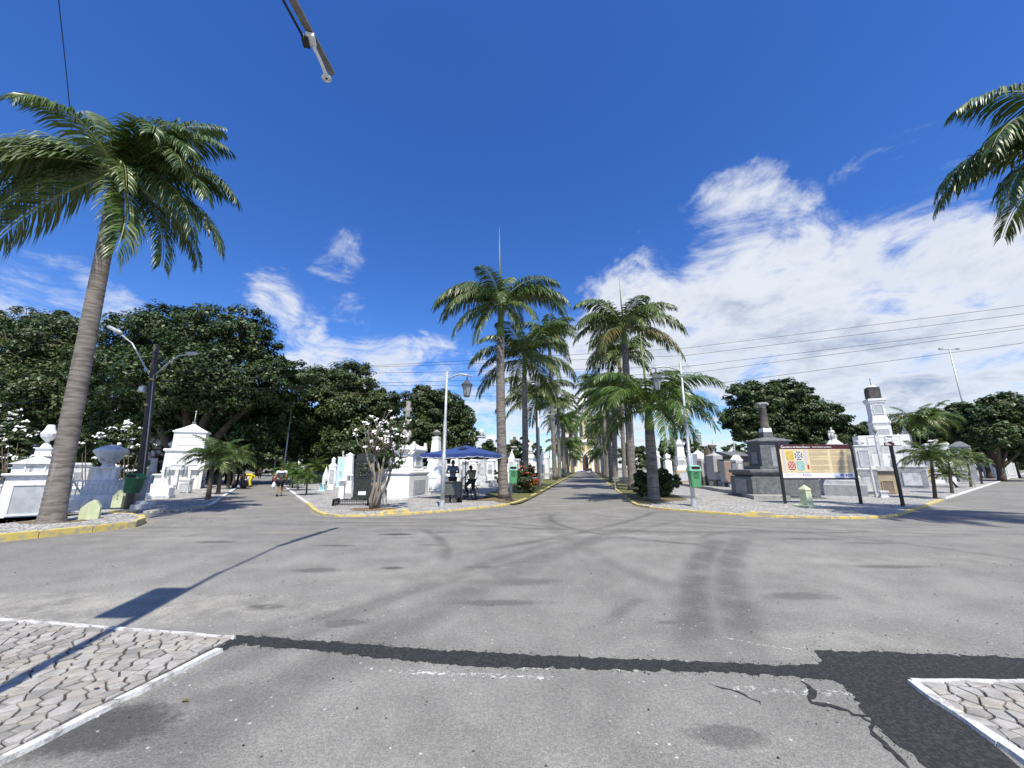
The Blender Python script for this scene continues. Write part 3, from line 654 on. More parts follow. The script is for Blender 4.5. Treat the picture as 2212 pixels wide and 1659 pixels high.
# ---------------------------------------------------------------- palms
def np_mesh(name, V, Fq, mat, smooth=False):
    """V (n,3) array, Fq list of equal-sided face index arrays"""
    me = bpy.data.meshes.new(name); V = np.asarray(V, dtype=np.float32); me.vertices.add(len(V)); me.vertices.foreach_set('co', V.ravel())
    loops = np.concatenate([f.ravel() for f in Fq]); tot = np.concatenate([np.full(len(f), f.shape[1], dtype=np.int32) for f in Fq]); st = np.concatenate([[0], np.cumsum(tot)[:-1]]).astype(np.int32)
    me.loops.add(len(loops)); me.loops.foreach_set('vertex_index', loops.astype(np.int32)); me.polygons.add(len(tot)); me.polygons.foreach_set('loop_start', st)
    if bpy.app.version < (4, 0): me.polygons.foreach_set('loop_total', tot)
    me.materials.append(mat); me.update(calc_edges=True); me.validate(); return me
def frond_mesh(seed, L, e0, bend, nleaf, ll, lw, mat, droop=.5, stalk=.1, power=1.35, vee=.35):
    """arching feather leaf along +X: rachis plus two ranks of drooping strips"""
    r = random.Random(seed); N = 26; P = []; p = Vector((0, 0, 0)); side = r.uniform(-.10, .10)
    T = []
    for i in range(N):
        s = i/(N-1); a = e0 - bend*s**power; t = Vector((cos(a), side*s, sin(a))).normalized(); P.append(p.copy()); T.append(t); p = p + t*(L/(N-1))
    V = []; F3 = []; F4 = []
    def at(s):
        q = min(s, .9999)*(N-1); i = int(q); f = q - i; return P[i].lerp(P[i+1], f), T[i].lerp(T[i+1], f).normalized()
    for k in range(nleaf):
        s = stalk + (1 - stalk)*(k + .5)/nleaf; c, t = at(s); lat0 = t.cross(Vector((0, 0, 1)));
        lat0 = lat0.normalized() if lat0.length > .05 else Vector((0, 1, 0)); upv = lat0.cross(t).normalized()
        f = ll*max(.30, min(1, .42 + 2.4*(s-stalk)))*(1 - .62*max(0, s-.55)/.45)
        for sg in (-1, 1):
            fl = f*r.uniform(.82, 1.12); fwd = .40 + .75*s + r.uniform(-.12, .12); v = vee*(1 - .6*s) + r.uniform(-.30, .30)
            d = (lat0*sg + t*fwd + upv*v).normalized(); w = t*lw*.5*r.uniform(.8, 1.15); base = c + lat0*sg*.012; o = len(V); q = base; dd = d
            nseg = 3; segs = [q]
            for j in range(nseg):
                dd = (dd + Vector((0, 0, -1))*droop*(.35 + .45*j)*r.uniform(.75, 1.25)).normalized(); q = q + dd*fl/nseg; segs.append(q)
            tw = (w + upv*r.uniform(-.4, .4)*lw*.5)
            V += [segs[0] - tw*.5, segs[0] + tw*.5, segs[1] - tw, segs[1] + tw, segs[2] - tw*.8, segs[2] + tw*.8, segs[3]]
            F4 += [(o, o+1, o+3, o+2), (o+2, o+3, o+5, o+4)]; F3 += [(o+4, o+5, o+6)]
    me = np_mesh('frond', [tuple(v) for v in V], [np.array(F4), np.array(F3)], mat)
    rb = MB(); rb.tube([P[i] for i in range(0, N, 2)] + [P[-1]], [L*.011*(1 - .85*i/(N/2)) for i in range(N//2 + 1)], 4)
    bm = bmesh.new(); bm.from_mesh(me); n0 = len(bm.verts); vs = [bm.verts.new(v) for v in rb.v]
    me.materials.append(MAT['rachis'])
    for f_ in rb.f:
        ff = bm.faces.new([vs[i] for i in f_]); ff.material_index = 1; ff.smooth = True
    bm.to_mesh(me); bm.free(); return me
# royal palm fronds (unit length about 1, scaled per palm): kinds by stance
FR = {}
def fr_set(key, mat, nl, ll, lw, droop, n=3):
    FR[key] = {}
    for kind, e0, bend in (('up', 1.35, 1.15), ('high', 1.0, 1.75), ('arch', .62, 1.85), ('flat', .28, 1.55), ('low', -.12, 1.25), ('hang', -.75, .75)):
        FR[key][kind] = [frond_mesh(hash((kind, i)) % 997 + i*31 if False else (ord(kind[0])*7 + ord(kind[1])*13 + i*31), 1., e0, bend, nl, ll, lw, MAT[mat], droop) for i in range(n)]
fr_set('royal', 'frond', 96, .285, .0160, .80)
fr_set('royal_far', 'frond', 44, .27, .028, .75, 2)
fr_set('young', 'frond_light', 76, .27, .0165, .6, 2)
fr_set('small', 'frond', 54, .30, .022, .40, 2)
fr_set('small_light', 'frond_light', 50, .32, .024, .35, 2)
fr_set('rusty', 'frond_rust', 26, .32, .03, .6, 2)
def trunk_part(name, pts, rads, mat, parent, n=14, rings=0):
    mb = MB()
    if rings:           # leaf-scar rings: fine steps in the radius
        P = []; R_ = []; k = len(pts) - 1
        for i in range(rings + 1):
            s = i/rings*k; j = min(int(s), k-1); f = s - j; P.append(Vector(pts[j]).lerp(Vector(pts[j+1]), f)); q = rads[j]*(1-f) + rads[j+1]*f
            R_.append(q*(1.0 + (.022 if i % 2 else -.012)))
        mb.tube(P, R_, n)
    else: mb.tube(pts, rads, n)
    return part(name, mb, mat, parent)
for k_ in ('royal', 'royal_far', 'young'):
    FR[k_ + '_old'] = {}
    for kd in ('low', 'hang'):
        FR[k_ + '_old'][kd] = []
        for me_ in FR[k_][kd]: m2_ = me_.copy(); m2_.materials[0] = MAT['frond_rust']; FR[k_ + '_old'][kd].append(m2_)
DEFAULT = [('high', 9), ('arch', 9), ('flat', 8), ('low', 5)]
def palm(label, base, top, key, L, r0, spec=None, spear=0., seed=1, shaft=1.5, bulge=1.25, name='royal_palm', group='royal palms lining the central avenue', trunk='trunk_palm', rings=0, cat='palm tree', lean=0.):
    """base, top: world points (top = where fronds spring); fronds from a list of (stance, azimuth deg, size) or by default counts"""
    r = random.Random(seed); b = Vector(base); tp = Vector(top); root = thing(name, label, cat, b, 0, group); H = tp - b; h = H.z
    sh = min(shaft, h*.28); k = 7; pts = []; rads = []
    for i in range(k + 1):
        s = i/k*(h - sh)/h; q = H*s + Vector((lean*sin(pi*s), 0, 0)); pts.append(q); rads.append(r0*((1.32 if i == 0 else 1.0) - .30*s + (.12*sin(pi*s) if bulge > 1 else 0)))
    pts.insert(1, pts[0].lerp(pts[1], .25)); rads.insert(1, r0*1.08)
    trunk_part('trunk', pts, rads, MAT[trunk], root, 16, rings)
    a = pts[-1]; d = H - a
    mb = MB(); rs = rads[-1]; mb.tube([a + d*s for s in (-.01, .12, .45, .8, 1.0, 1.12)], [rs*.92, rs*1.08, rs*.92, rs*.62, rs*.42, .02], 12); part('crownshaft', mb, MAT['crownshaft'], root)
    if spec is None:
        spec = []
        for kind, n_ in DEFAULT:
            a0 = r.uniform(0, 360)
            m_ = max(2, int(round(n_*(.62 if key != 'royal' else .56))))
            for i in range(m_): spec.append((kind, a0 + 360*i/m_ + r.uniform(-20, 20), r.uniform(.86, 1.08)))
    for kind, az, sz in spec:
        me = r.choice(FR[key + '_old' if kind in ('low', 'hang') and key + '_old' in FR and r.random() < .22 else key][kind]); o = link('frond', me, root, H + Vector((cos(radians(az)), sin(radians(az)), 0))*rs*.3 + Vector((0, 0, -r.uniform(0, .25)*min(1, sh))))
        q = L*sz; o.scale = (q, q*r.choice((-1, 1)), q); o.rotation_euler = (r.uniform(-.18, .18), r.uniform(-.08, .08), radians(az))
    if spear:
        mb = MB(); mb.tube([H + Vector((0, 0, -.2)), H + Vector((-.02*spear, 0, spear*.5)), H + Vector((-.03*spear, 0, spear))], [.07, .05, .008], 6); part('spear_leaf', mb, MAT['rachis'], root)
    return root
# the big leaning palm on the left: frond by frond (azimuth 0 = right, 90 = away, 270 = towards the camera)
def pal_px(label, bc, tc, key, L, r0, **kw):
    b = g(*bc, PZ); t = p3(*tc, b.y); return palm(label, b, t, key, L, r0, **kw)
bL = g('A', 470, 1362, PZ); tL = p3('H', 712, 700, bL.y); tL.x -= .0
specL = [('up', 28, 1.0), ('up', 160, 1.1), ('up', 85, .9), ('high', 165, 1.12), ('high', 8, 1.02), ('high', 340, .9), ('high', 120, .95), ('high', 60, .9), ('arch', 178, 1.05), ('arch', 15, 1.05), ('arch', 345, 1.0), ('arch', 275, .9), ('arch', 95, .9),
         ('flat', 186, 1.08), ('flat', 355, 1.02), ('flat', 215, .8), ('low', 192, 1.1), ('low', 348, 1.12), ('low', 5, 1.1), ('hang', 190, 1.15), ('hang', 340, 1.2), ('hang', 8, 1.1), ('low', 320, .8), ('flat', 130, .9), ('low', 60, .9), ('flat', 200, 1.0), ('arch', 330, 1.0), ('arch', 195, 1.0), ('low', 215, 1.0), ('flat', 340, 1.05)]
palm('tall royal palm with a ringed grey trunk leaning over the yellow kerb at far left', bL, tL, 'royal', 3.95, .245, spec=specL, seed=21, shaft=1.7, rings=120, group=None, bulge=1.)
palm('royal palm at the right edge of the photo with only its drooping fronds in frame', Vector((16.6, 9.1, 0)), Vector((16.8, 9.1, 11.0)), 'royal', 4.1, .36,
     spec=[('high', 170, 1.0), ('arch', 185, 1.05), ('flat', 200, 1.0), ('low', 175, 1.0), ('hang', 190, .95), ('hang', 165, .9), ('low', 215, .95), ('arch', 150, 1), ('high', 215, .95), ('arch', 240, 1), ('flat', 150, 1), ('high', 30, 1), ('arch', 0, 1), ('flat', 330, 1), ('arch', 300, 1), ('low', 20, 1), ('high', 280, 1), ('high', 90, 1), ('flat', 70, 1), ('low', 290, 1)],
     seed=22, shaft=1.7, group=None)
# avenue palms, from measured bases and crowns
palm('tallest royal palm beside the green bin with a long bare spear leaf above its crown', g('D', 908, 1335, PZ), p3('J', 432, 535, g('D', 908, 1335, PZ).y), 'royal', 4.3, .25, spear=4.9, seed=31, shaft=2.2, lean=-.1,
     spec=[('up', 60, .8), ('high', 20, 1.0), ('high', 155, 1.0), ('high', 340, .9), ('arch', 185, 1.05), ('arch', 200, 1.0), ('arch', 350, 1.05), ('arch', 15, 1.1), ('arch', 170, 1.0), ('flat', 215, .9), ('low', 200, .9), ('low', 320, .8), ('hang', 215, .8), ('hang', 310, .7), ('high', 90, .9), ('arch', 70, .9), ('arch', 120, .9), ('high', 250, .8), ('flat', 270, .7)])
AV = [  # label, base, crown, key, frond length, trunk radius, spear, seed
    ('royal palm second from the green bin with a dark green shaded crown', ('D', 1115, 1282), ('J', 575, 870), 'royal', 4.2, .20, 0, 32),
    ('slim royal palm with a pale lichened trunk right of the red flowering bush', ('D', 1240, 1225), ('J', 652, 1120), 'royal', 4.0, .165, 0, 33),
    ('tall royal palm on the left of the avenue whose crown rises behind the second one', ('D', 1388, 1160), ('J', 730, 745), 'royal_far', 5.2, .29, 0, 34),
    ('pale trunked royal palm at the right corner with a green shaft above a cut ring', ('E', 890, 1350), ('J', 1345, 1175), 'young', 4.2, .27, 4.0, 35),
    ('tallest royal palm on the right of the avenue with a spear leaf above', ('E', 690, 1255), ('J', 1195, 690), 'royal', 5.0, .29, 4.4, 36),
    ('royal palm standing behind the white bench on the right side', ('E', 618, 1197), ('J', 1165, 860), 'royal_far', 4.6, .21, 0, 37),
    ('royal palm fourth along the right side with a low wide crown', ('E', 530, 1185), ('J', 1130, 1120), 'young', 5.3, .29, 0, 38),
    ('royal palm fifth along the right side', ('E', 492, 1168), ('J', 1090, 1150), 'royal_far', 4.8, .26, 0, 39),
    ('royal palm sixth along the right side', ('E', 458, 1148), ('J', 1060, 1060), 'royal_far', 5.0, .28, 0, 40)]
for lab, bc, tc, key, L, r0, sp_, sd in AV:
    b = g(*bc, PZ); palm(lab, b, p3(*tc, b.y), key, L, r0, spear=sp_, seed=sd)
# the rows go on to the chapel
def kerb_pt(front, d, k, off): q = front + d*k; return q + Vector((d.y, -d.x, 0))*off
bC4 = g('D', 1388, 1160, PZ); bD6 = g('E', 458, 1148, PZ); rr = random.Random(5)
for side, b0, word in ((0, bC4, 'left'), (1, bD6, 'right')):
    for k in range(1, 12):
        q = b0 + DC*(7.5*k) + Vector((rr.uniform(-.3, .3), 0, 0)); h = rr.choice((7, 8.5, 10, 11.5, 13)) if k > 2 else rr.choice((9.5, 11.5))
        if k % 3 == 0: h = rr.uniform(4.5, 6)
        palm('%s of the farther palms on the %s side of the avenue, counted towards the chapel' % (('nearest', 'second', 'third', 'fourth', 'fifth', 'sixth', 'seventh', 'eighth', 'ninth', 'tenth', 'last')[k-1], word), q, q + Vector((0, 0, h)), 'royal_far' if k % 2 else 'young', rr.uniform(3.6, 4.4), .25, seed=60 + k + side*20, group='farther palms on the %s side of the avenue' % word, spear=0)
# small street palms with short dark trunks
def small_palm(label, bc, x, y, key, L, r0, seed, group, n=None, name='street_palm'):
    b = g(*bc, PZ); t = p3(bc[0], x, y, b.y); r = random.Random(seed); spec = []
    for kind, m_ in (('up', 4), ('high', 7), ('arch', 6), ('flat', 3)):
        a0 = r.uniform(0, 360)
        for i in range(m_): spec.append((kind, a0 + 360*i/m_ + r.uniform(-18, 18), r.uniform(.85, 1.1)))
    return palm(label, b, t, key, L, r0, spec=spec, seed=seed, shaft=.35, bulge=1., name=name, group=group, trunk='bark')
GL = 'small palms along the left avenue'
for i, (x, y, cx, cy, L, lab) in enumerate(((880, 1288, 945, 850, 1.55, 'nearest small palm on the left avenue with a cream flower cluster'), (990, 1232, 1030, 935, 1.35, 'short bushy palm just behind the nearest one on the left avenue'), (1100, 1175, 1130, 850, 1.8, 'third small palm on the left avenue beside the grey wall tomb'), (1157, 1142, 1185, 850, 2.0, 'fourth small palm left of the worker in yellow'), (1200, 1110, 1240, 880, 2.3, 'small palm directly behind the worker in yellow'))):
    small_palm(lab, ('B', x, y), cx, cy, 'small', L, .12, 100+i, GL)
GR = 'small yellow green palms on the right side of the left avenue'
for i, (x, y, cx, cy, L, lab) in enumerate(((292, 1240, 305, 1080, 1.0, 'nearest small bright green palm right of the walking man'), (202, 1190, 205, 1040, 1.25, 'second bright green palm right of the walking man'), (140, 1165, 150, 1030, 1.2, 'third bright green palm close behind the walking man'), (115, 1150, 120, 1015, 1.3, 'fourth bright green palm behind the walking man'), (82, 1130, 90, 1005, 1.5, 'fifth bright green palm mostly hidden by the walking man'), (395, 1120, 410, 960, 1.6, 'dark green small palm among the tombs behind the bright green ones'))):
    small_palm(lab, ('C', x, y), cx, cy, 'small_light' if i < 5 else 'small', L, .055, 120+i, GR)
GG = 'small palms along the right avenue'
for i, (x, y, cx, cy, L, lab) in enumerate(((908, 1335, 868, 975, 1.55, 'nearest small palm right of the brown street name post with an orange sheath'), (1066, 1285, 1030, 985, 1.2, 'second small palm right of the brown street name post'), (1242, 1225, 1205, 960, 1.35, 'third small palm on the right avenue'), (1342, 1197, 1320, 1000, 1.2, 'fourth small palm on the right avenue'), (1580, 1122, 1570, 985, 1.5, 'small palm right of the dark green bin on the right avenue'), (1652, 1110, 1640, 970, 1.5, 'small palm near the right edge of the photo'), (1685, 1098, 1680, 965, 1.5, 'last small palm at the right edge of the photo'))):
    small_palm(lab, ('G', x, y), cx, cy, 'small', L, .085, 140+i, GG)
def clump_palm(label, bc, stems, seed):       # several thin stems from one foot
    b = g(*bc, PZ); r = random.Random(seed); root = thing('clustering_palm', label, 'palm tree', b, 0, 'clustering palms behind the right avenue pavement')
    for (x, y) in stems:
        t = p3(bc[0], x, y, b.y) - b; mb = MB(); mb.tube([Vector((r.uniform(-.2, .2), r.uniform(-.3, .3), 0)), t*.5 + Vector((r.uniform(-.1, .1), .1, 0)), t], [.08, .06, .05], 8); part('stem', mb, MAT['bark_pale'], root)
        for kind, m_ in (('up', 1), ('high', 3), ('arch', 4), ('flat', 3), ('low', 2)):
            a0 = r.uniform(0, 360)
            for i in range(m_):
                o = link('frond', r.choice(FR[r.choice(('small', 'small_light', 'rusty'))][kind]), root, t); q = r.uniform(2.7, 3.6); o.scale = (q, q, q); o.rotation_euler = (0, r.uniform(-.1, .1), radians(a0 + 360*i/m_ + r.uniform(-20, 20)))
clump_palm('clump of thin stemmed palms with rusty fronds right of the tall tower tomb', ('G', 800, 1180), [(700, 640), (760, 610), (860, 600)], 150)
clump_palm('second rusty clump of thin stemmed palms left of the spreading street tree', ('G', 1170, 1150), [(1060, 640), (1150, 620), (1230, 640), (1110, 560)], 151)
small_palm('low dark bushy palm at the foot of the right avenue palms', ('G', 1110, 1230), 1030, 1130, 'small', 1.5, .07, 155, GG)

# ---------------------------------------------------------------- broadleaf trees
def leaf_cloud(name, blobs, n, size, mat, parent, seed, clump=.28, squash=.8, centre=None):
    """leaf-sized quads gathered in clumps over and inside a set of lobes (centre, radius)"""
    rng = np.random.default_rng(seed); bl = np.array([(c[0], c[1], c[2], r) for c, r in blobs]); wts = bl[:, 3]**2; wts /= wts.sum()
    nc = max(20, n//64); bi = rng.choice(len(bl), nc, p=wts); d = rng.normal(size=(nc, 3)); d /= np.linalg.norm(d, axis=1)[:, None]
    rad = bl[bi, 3]*(rng.uniform(.80, 1.04, nc)); inner = rng.random(nc) < .22; rad[inner] *= rng.uniform(.3, .85, inner.sum())
    cc = bl[bi, :3] + d*rad[:, None]*np.array([1, 1, squash]); cr = bl[bi, 3]*clump*rng.uniform(.45, 1.35, nc)
    li = rng.integers(0, nc, n); ld = rng.normal(size=(n, 3)); ld /= np.linalg.norm(ld, axis=1)[:, None]; lr = rng.random(n)**.45
    P = cc[li] + ld*(cr[li]*lr)[:, None]*np.array([1, 1, .62])
    nrm = d[li]*.55 + ld*.5 + rng.normal(size=(n, 3))*.42 + np.array([0, 0, .55]); nrm /= np.linalg.norm(nrm, axis=1)[:, None]
    n_ = n; a = np.cross(nrm, rng.normal(size=(n, 3))); a /= np.linalg.norm(a, axis=1)[:, None]; b = np.cross(nrm, a); s = size*rng.uniform(.6, 1.35, n)[:, None]
    V = np.empty((n, 4, 3)); V[:, 0] = P - a*s; V[:, 1] = P + b*s*.52 - a*s*.1; V[:, 2] = P + a*s; V[:, 3] = P - b*s*.52 - a*s*.1
    V[:, 2, 2] -= s[:, 0]*.25; V[:, 0, 2] -= s[:, 0]*.15
    me = np_mesh(name, V.reshape(-1, 3), [np.arange(n*4).reshape(-1, 4)], MAT[mat])
    return link(name, me, parent)
def tree(label, foot, blobs, n, size, mat, seed, name='broadleaf_tree', group=None, trunk_r=.5, clump=.28, bark='bark', mats=None, cat='tree'):
    r = random.Random(seed); foot = Vector(foot); root = thing(name, label, cat, foot, 0, group); loc = [((Vector(c) - foot), rad) for c, rad in blobs]
    zmin = min(c.z - rad*.5 for c, rad in loc); fork = Vector((0, 0, max(1.2, zmin*.6)))
    mb = MB(); mb.tube([Vector((0, 0, -.1)), Vector((.05, 0, fork.z*.4)), fork], [trunk_r*1.35, trunk_r, trunk_r*.85], 10); part('trunk', mb, MAT[bark], root)
    for c, rad in loc[:9]:
        mb = MB(); mid = fork.lerp(c, .5) + Vector((r.uniform(-.4, .4), r.uniform(-.4, .4), r.uniform(.1, .5)))
        mb.tube([fork - Vector((0, 0, .2)), mid, c, c + Vector((r.uniform(-1, 1), r.uniform(-1, 1), .8))*rad*.5], [trunk_r*.6, trunk_r*.38, trunk_r*.2, trunk_r*.06], 7)
        for _ in range(3):
            e = c + Vector((r.uniform(-1, 1), r.uniform(-1, 1), r.uniform(-.3, 1)))*rad*.7; mb.tube([mid.lerp(c, .5), mid.lerp(e, .7), e], [trunk_r*.22, trunk_r*.13, .02], 5)
        part('limb', mb, MAT[bark], root)
    if mats:
        for q, (mt, frac) in enumerate(mats): leaf_cloud('crown', loc, int(n*frac*(1.9 if n > 6000 else 1.2)), size*.66, mt, root, seed + q, clump)
    else: leaf_cloud('crown', loc, int(n*(1.9 if n > 6000 else 1.2)), size*.66, mat, root, seed, clump)
    return root
def bl(lst, Y0, spread=0.):
    """lobes measured in the full picture: (x, y, radius px, depth offset)"""
    out = []
    for x, y, rp, dy in lst: out.append((p3('V', x, y, Y0 + dy), rp*pxm('V', x, y, Y0 + dy)))
    return out
def treepx(label, Y, fx, lobes, n, size, mat, seed, **kw):
    b = bl(lobes, Y); f = p3('V', fx, 1000, Y); return tree(label, (f.x, Y, 0), b, n, size, mat, seed, **kw)
GB = 'big dark trees behind the left tombs'
treepx('large olive green mango tree filling the far left background', 40, 40, [(-40, 800, 110, 0), (60, 760, 95, 2), (150, 740, 75, 5), (20, 880, 100, -3), (120, 860, 90, -2), (170, 920, 70, 0), (-60, 700, 60, 8), (60, 700, 42, 8), (140, 700, 38, 8), (90, 950, 80, 0), (-50, 940, 80, 0), (200, 800, 70, 3), (190, 980, 60, 1)], 52000, .26, 'leaf_olive', 201, group=GB, trunk_r=.8, mats=[('leaf_olive', .42), ('leaf_dark', .58)])
treepx('broad glossy dark tree rising behind the white mausoleum', 36, 400, [(300, 730, 62, 4), (370, 715, 66, 4), (450, 730, 80, 3), (530, 710, 55, 1), (290, 820, 85, 0), (390, 820, 95, -2), (490, 820, 95, 0), (560, 770, 55, 2), (590, 830, 60, 1), (640, 810, 40, 0), (330, 910, 80, 3), (430, 900, 80, 3), (530, 900, 80, 5), (600, 900, 60, 5), (250, 920, 70, 3), (360, 960, 70, 4), (470, 970, 70, 6), (380, 890, 60, 1), (450, 930, 60, 2), (320, 930, 60, 2), (540, 940, 50, 2), (420, 840, 60, 0)], 84000, .25, 'leaf_dark', 202, group=GB, trunk_r=.9)
treepx('dark tree closing the far end of the left avenue', 78, 560, [(500, 950, 50, 0), (560, 930, 60, 0), (620, 930, 60, 4), (540, 985, 40, 0), (600, 980, 40, 0), (480, 985, 30, 0), (650, 970, 40, 0)], 20000, .45, 'leaf_dark', 208, group=GB, trunk_r=.6)
treepx('bright yellow green tree by the pale mast at the end of the left avenue', 46, 640, [(600, 880, 32, 0), (632, 905, 34, 0), (612, 935, 30, 0), (650, 940, 34, 2), (590, 915, 24, 0), (640, 960, 28, 0)], 9000, .26, 'leaf_light', 203, group=None, trunk_r=.25, mats=[('leaf_light', .6), ('leaf_mid', .4)])
treepx('rounded mango tree behind the rows of statues', 44, 735, [(700, 830, 48, 0), (760, 825, 52, 2), (720, 880, 66, 0), (790, 890, 62, 2), (830, 870, 36, 0), (670, 930, 60, 2), (760, 950, 66, 0), (840, 940, 45, 2), (700, 985, 40, 0), (800, 985, 40, 0)], 42000, .27, 'leaf_olive', 204, group=GB, trunk_r=.6, mats=[('leaf_olive', .5), ('leaf_dark', .5)])
treepx('dense round topped tree right of the stone cross', 58, 940, [(910, 870, 42, 0), (955, 880, 46, 0), (990, 900, 36, 2), (900, 930, 46, -2), (950, 950, 56, 0), (1000, 940, 30, 0), (870, 960, 40, 0), (920, 990, 40, 0), (990, 985, 36, 0)], 34000, .34, 'leaf_mid', 205, group=GB, trunk_r=.6, mats=[('leaf_dark', .55), ('leaf_mid', .45)])
GC = 'round dark trees behind the right tombs'
treepx('left half of the double crowned dark tree behind the granite column', 54, 1640, [(1612, 855, 38, 0), (1660, 865, 40, 0), (1592, 905, 32, 0), (1635, 905, 46, 0), (1680, 905, 40, 2), (1610, 930, 28, 0), (1660, 945, 34, 0)], 26000, .30, 'leaf_dark', 206, group=GC, trunk_r=.5)
treepx('right half of the double crowned dark tree behind the granite column', 55, 1740, [(1692, 845, 34, 0), (1725, 855, 34, 2), (1740, 900, 50, 0), (1785, 900, 38, 0), (1700, 915, 40, 0), (1800, 935, 30, 0), (1750, 950, 46, 0), (1700, 960, 30, 0), (1815, 955, 24, 0)], 30000, .30, 'leaf_dark', 207, group=GC, trunk_r=.5)
treepx('low dark tree between the double crowned tree and the tower tomb', 62, 1870, [(1850, 935, 22, 0), (1880, 930, 26, 0), (1910, 935, 24, 0), (1870, 960, 26, 0), (1830, 965, 22, 0), (1900, 965, 26, 0)], 12000, .34, 'leaf_dark', 209, group=GC, trunk_r=.35)
GS = 'spreading street trees on the right'
treepx('leafy street tree with a forked dark trunk over the right avenue', 48, 2155, [(2120, 900, 38, 0), (2165, 885, 42, 1), (2210, 900, 44, 0), (2085, 905, 30, 2), (2140, 940, 38, -1), (2190, 945, 40, 0), (2240, 930, 44, 0), (2100, 940, 30, 1), (2225, 975, 34, 0)], 26000, .33, 'leaf_mid', 210, group=GS, trunk_r=.35, mats=[('leaf_mid', .6), ('leaf_dark', .4)])
treepx('leafy street tree behind the rusty palms near the right avenue', 52, 2050, [(2040, 900, 30, 0), (2075, 895, 30, 2), (2020, 925, 28, 0), (2060, 940, 34, 0), (2000, 930, 20, 0), (2095, 960, 26, 2)], 12000, .33, 'leaf_dark', 211, group=GS, trunk_r=.3)
for i, (x, y, Y) in enumerate(((1985, 925, 60), (2030, 915, 58), (2080, 905, 62), (2130, 912, 58), (2190, 905, 64), (2245, 905, 60))):
    treepx(('leafy green tree closing the view %s' % ('behind the tower tomb', 'left of the rusty palms', 'above the rusty palms', 'behind the forked street tree', 'beside the tall floodlight mast line', 'at the right edge of the photo')[i]), Y, x, [(x, y, 30, 0), (x + 26, y + 8, 26, 1), (x - 22, y + 14, 24, 0), (x + 6, y + 36, 30, 0), (x + 30, y + 52, 26, 0), (x - 14, y + 60, 24, 0)], 12000, .36, 'leaf_mid', 260 + i, group='trees closing the right avenue', trunk_r=.3)
# low far tree line between the monuments
rr = random.Random(9); GF = 'low far tree line behind the tombs'
NEAR = lambda x: 'the umbrella' if x < 1150 else 'the right avenue palms' if x < 1450 else 'the grey tombs' if x < 1620 else 'the granite tomb' if x < 1760 else 'the information board' if x < 1880 else 'the tower tomb' if x < 2010 else 'the street trees'
for i, x in enumerate(range(1060, 2260, 62)):
    if 1180 < x < 1330: continue
    y = 972 + rr.uniform(-9, 9) + (0 if x < 1180 else -4 if x < 1700 else 2); Y = rr.uniform(120, 150)
    treepx(('taller ' if y < 968 else 'low ') + 'dark tree in the far tree line behind ' + NEAR(x), Y, x, [(x + rr.uniform(-12, 12), y + rr.uniform(-4, 6), rr.uniform(18, 27), 0), (x + 30, y + rr.uniform(0, 12), rr.uniform(16, 24), 3), (x - 24, y + 14, 20, 0), (x + 8, y + 26, 26, 0), (x + 34, y + 28, 20, 0)], 5200, .75, 'leaf_mid', 300 + i, group=GF, trunk_r=.4, mats=[('leaf_mid', .5), ('leaf_dark', .5)])
for i, x in enumerate(range(-60, 1060, 78)):
    y = 985 + rr.uniform(-8, 4); Y = rr.uniform(95, 115)
    treepx(('taller ' if y < 983 else 'low ') + 'dark tree in the belt of trees behind ' + ('the leaning palm' if x < 200 else 'the wooden pole' if x < 340 else 'the mausoleum' if x < 480 else 'the left avenue' if x < 640 else 'the statues' if x < 800 else 'the stone cross'), Y, x, [(x, y, 30, 0), (x + 34, y - 10, 30, 3), (x + 10, y + 22, 30, 0), (x + 50, y + 20, 28, 0)], 5200, .65, 'leaf_dark', 340 + i, group='belt of dark trees behind the left tombs', trunk_r=.4)
# bushes
def bush(label, c, x, y, lobes, n, size, mat, seed, flowers=None, name='bush', group=None, stems=True):
    b = g(c, x, y, PZ); r = random.Random(seed); root = thing(name, label, 'bush' if name != 'flowering_shrub' else 'shrub', b, 0, group)
    L = [(p3(c, u, v, b.y + dy) - b, rp*pxm(c, u, v, b.y + dy)) for u, v, rp, dy in lobes]
    for cc, rad in L[:6]:
        mb = MB(); mb.tube([Vector((r.uniform(-.1, .1), r.uniform(-.1, .1), 0)), cc*.5 + Vector((r.uniform(-.1, .1), 0, 0)), cc], [.03, .022, .01], 5); part('stem', mb, MAT['bark'], root)
    leaf_cloud('foliage', L, n, size, mat, root, seed, .34)
    if flowers:
        fm, nf, fs = flowers; rng = random.Random(seed + 1)
        for k in range(nf):
            cc, rad = rng.choice(L); d = Vector((rng.gauss(0, 1), rng.gauss(-.6, 1), rng.gauss(.5, .8))).normalized(); q = cc + d*rad*rng.uniform(.92, 1.08); mb = MB()
            for _ in range(7):
                e = Vector((rng.uniform(-1, 1), rng.uniform(-1, 1), rng.uniform(-.3, .6)))*fs; nn_ = (sdir*1.1 + Vector((rng.gauss(0, .4), rng.gauss(-.4, .4), rng.gauss(0, .3)))).normalized(); a = nn_.orthogonal().normalized()*fs*.6; b2 = a.cross(nn_).normalized()*fs*.55
                p = q + e; mb.add([p - a, p - b2, p + a, p + b2 + Vector((0, 0, fs*.15))], [(0, 1, 2, 3)])
            part('flower_cluster', mb, MAT[fm], root)
    return root
bush('bush with red orange flower clusters behind the green bin', 'D', 1120, 1285, [(1080, 1080, 50, 0), (1150, 1060, 52, .3), (1110, 1150, 75, 0), (1180, 1110, 40, .3), (1060, 1200, 60, 0), (1140, 1220, 60, .2), (1200, 1180, 36, .2)], 12000, .06, 'leaf_mid', 401, ('petal_red', 46, .055))
bush('small dark bush left of the tallest palm', 'D', 850, 1200, [(845, 1090, 32, 0), (850, 1150, 40, 0), (870, 1180, 35, 0)], 2600, .05, 'leaf_dark', 402)
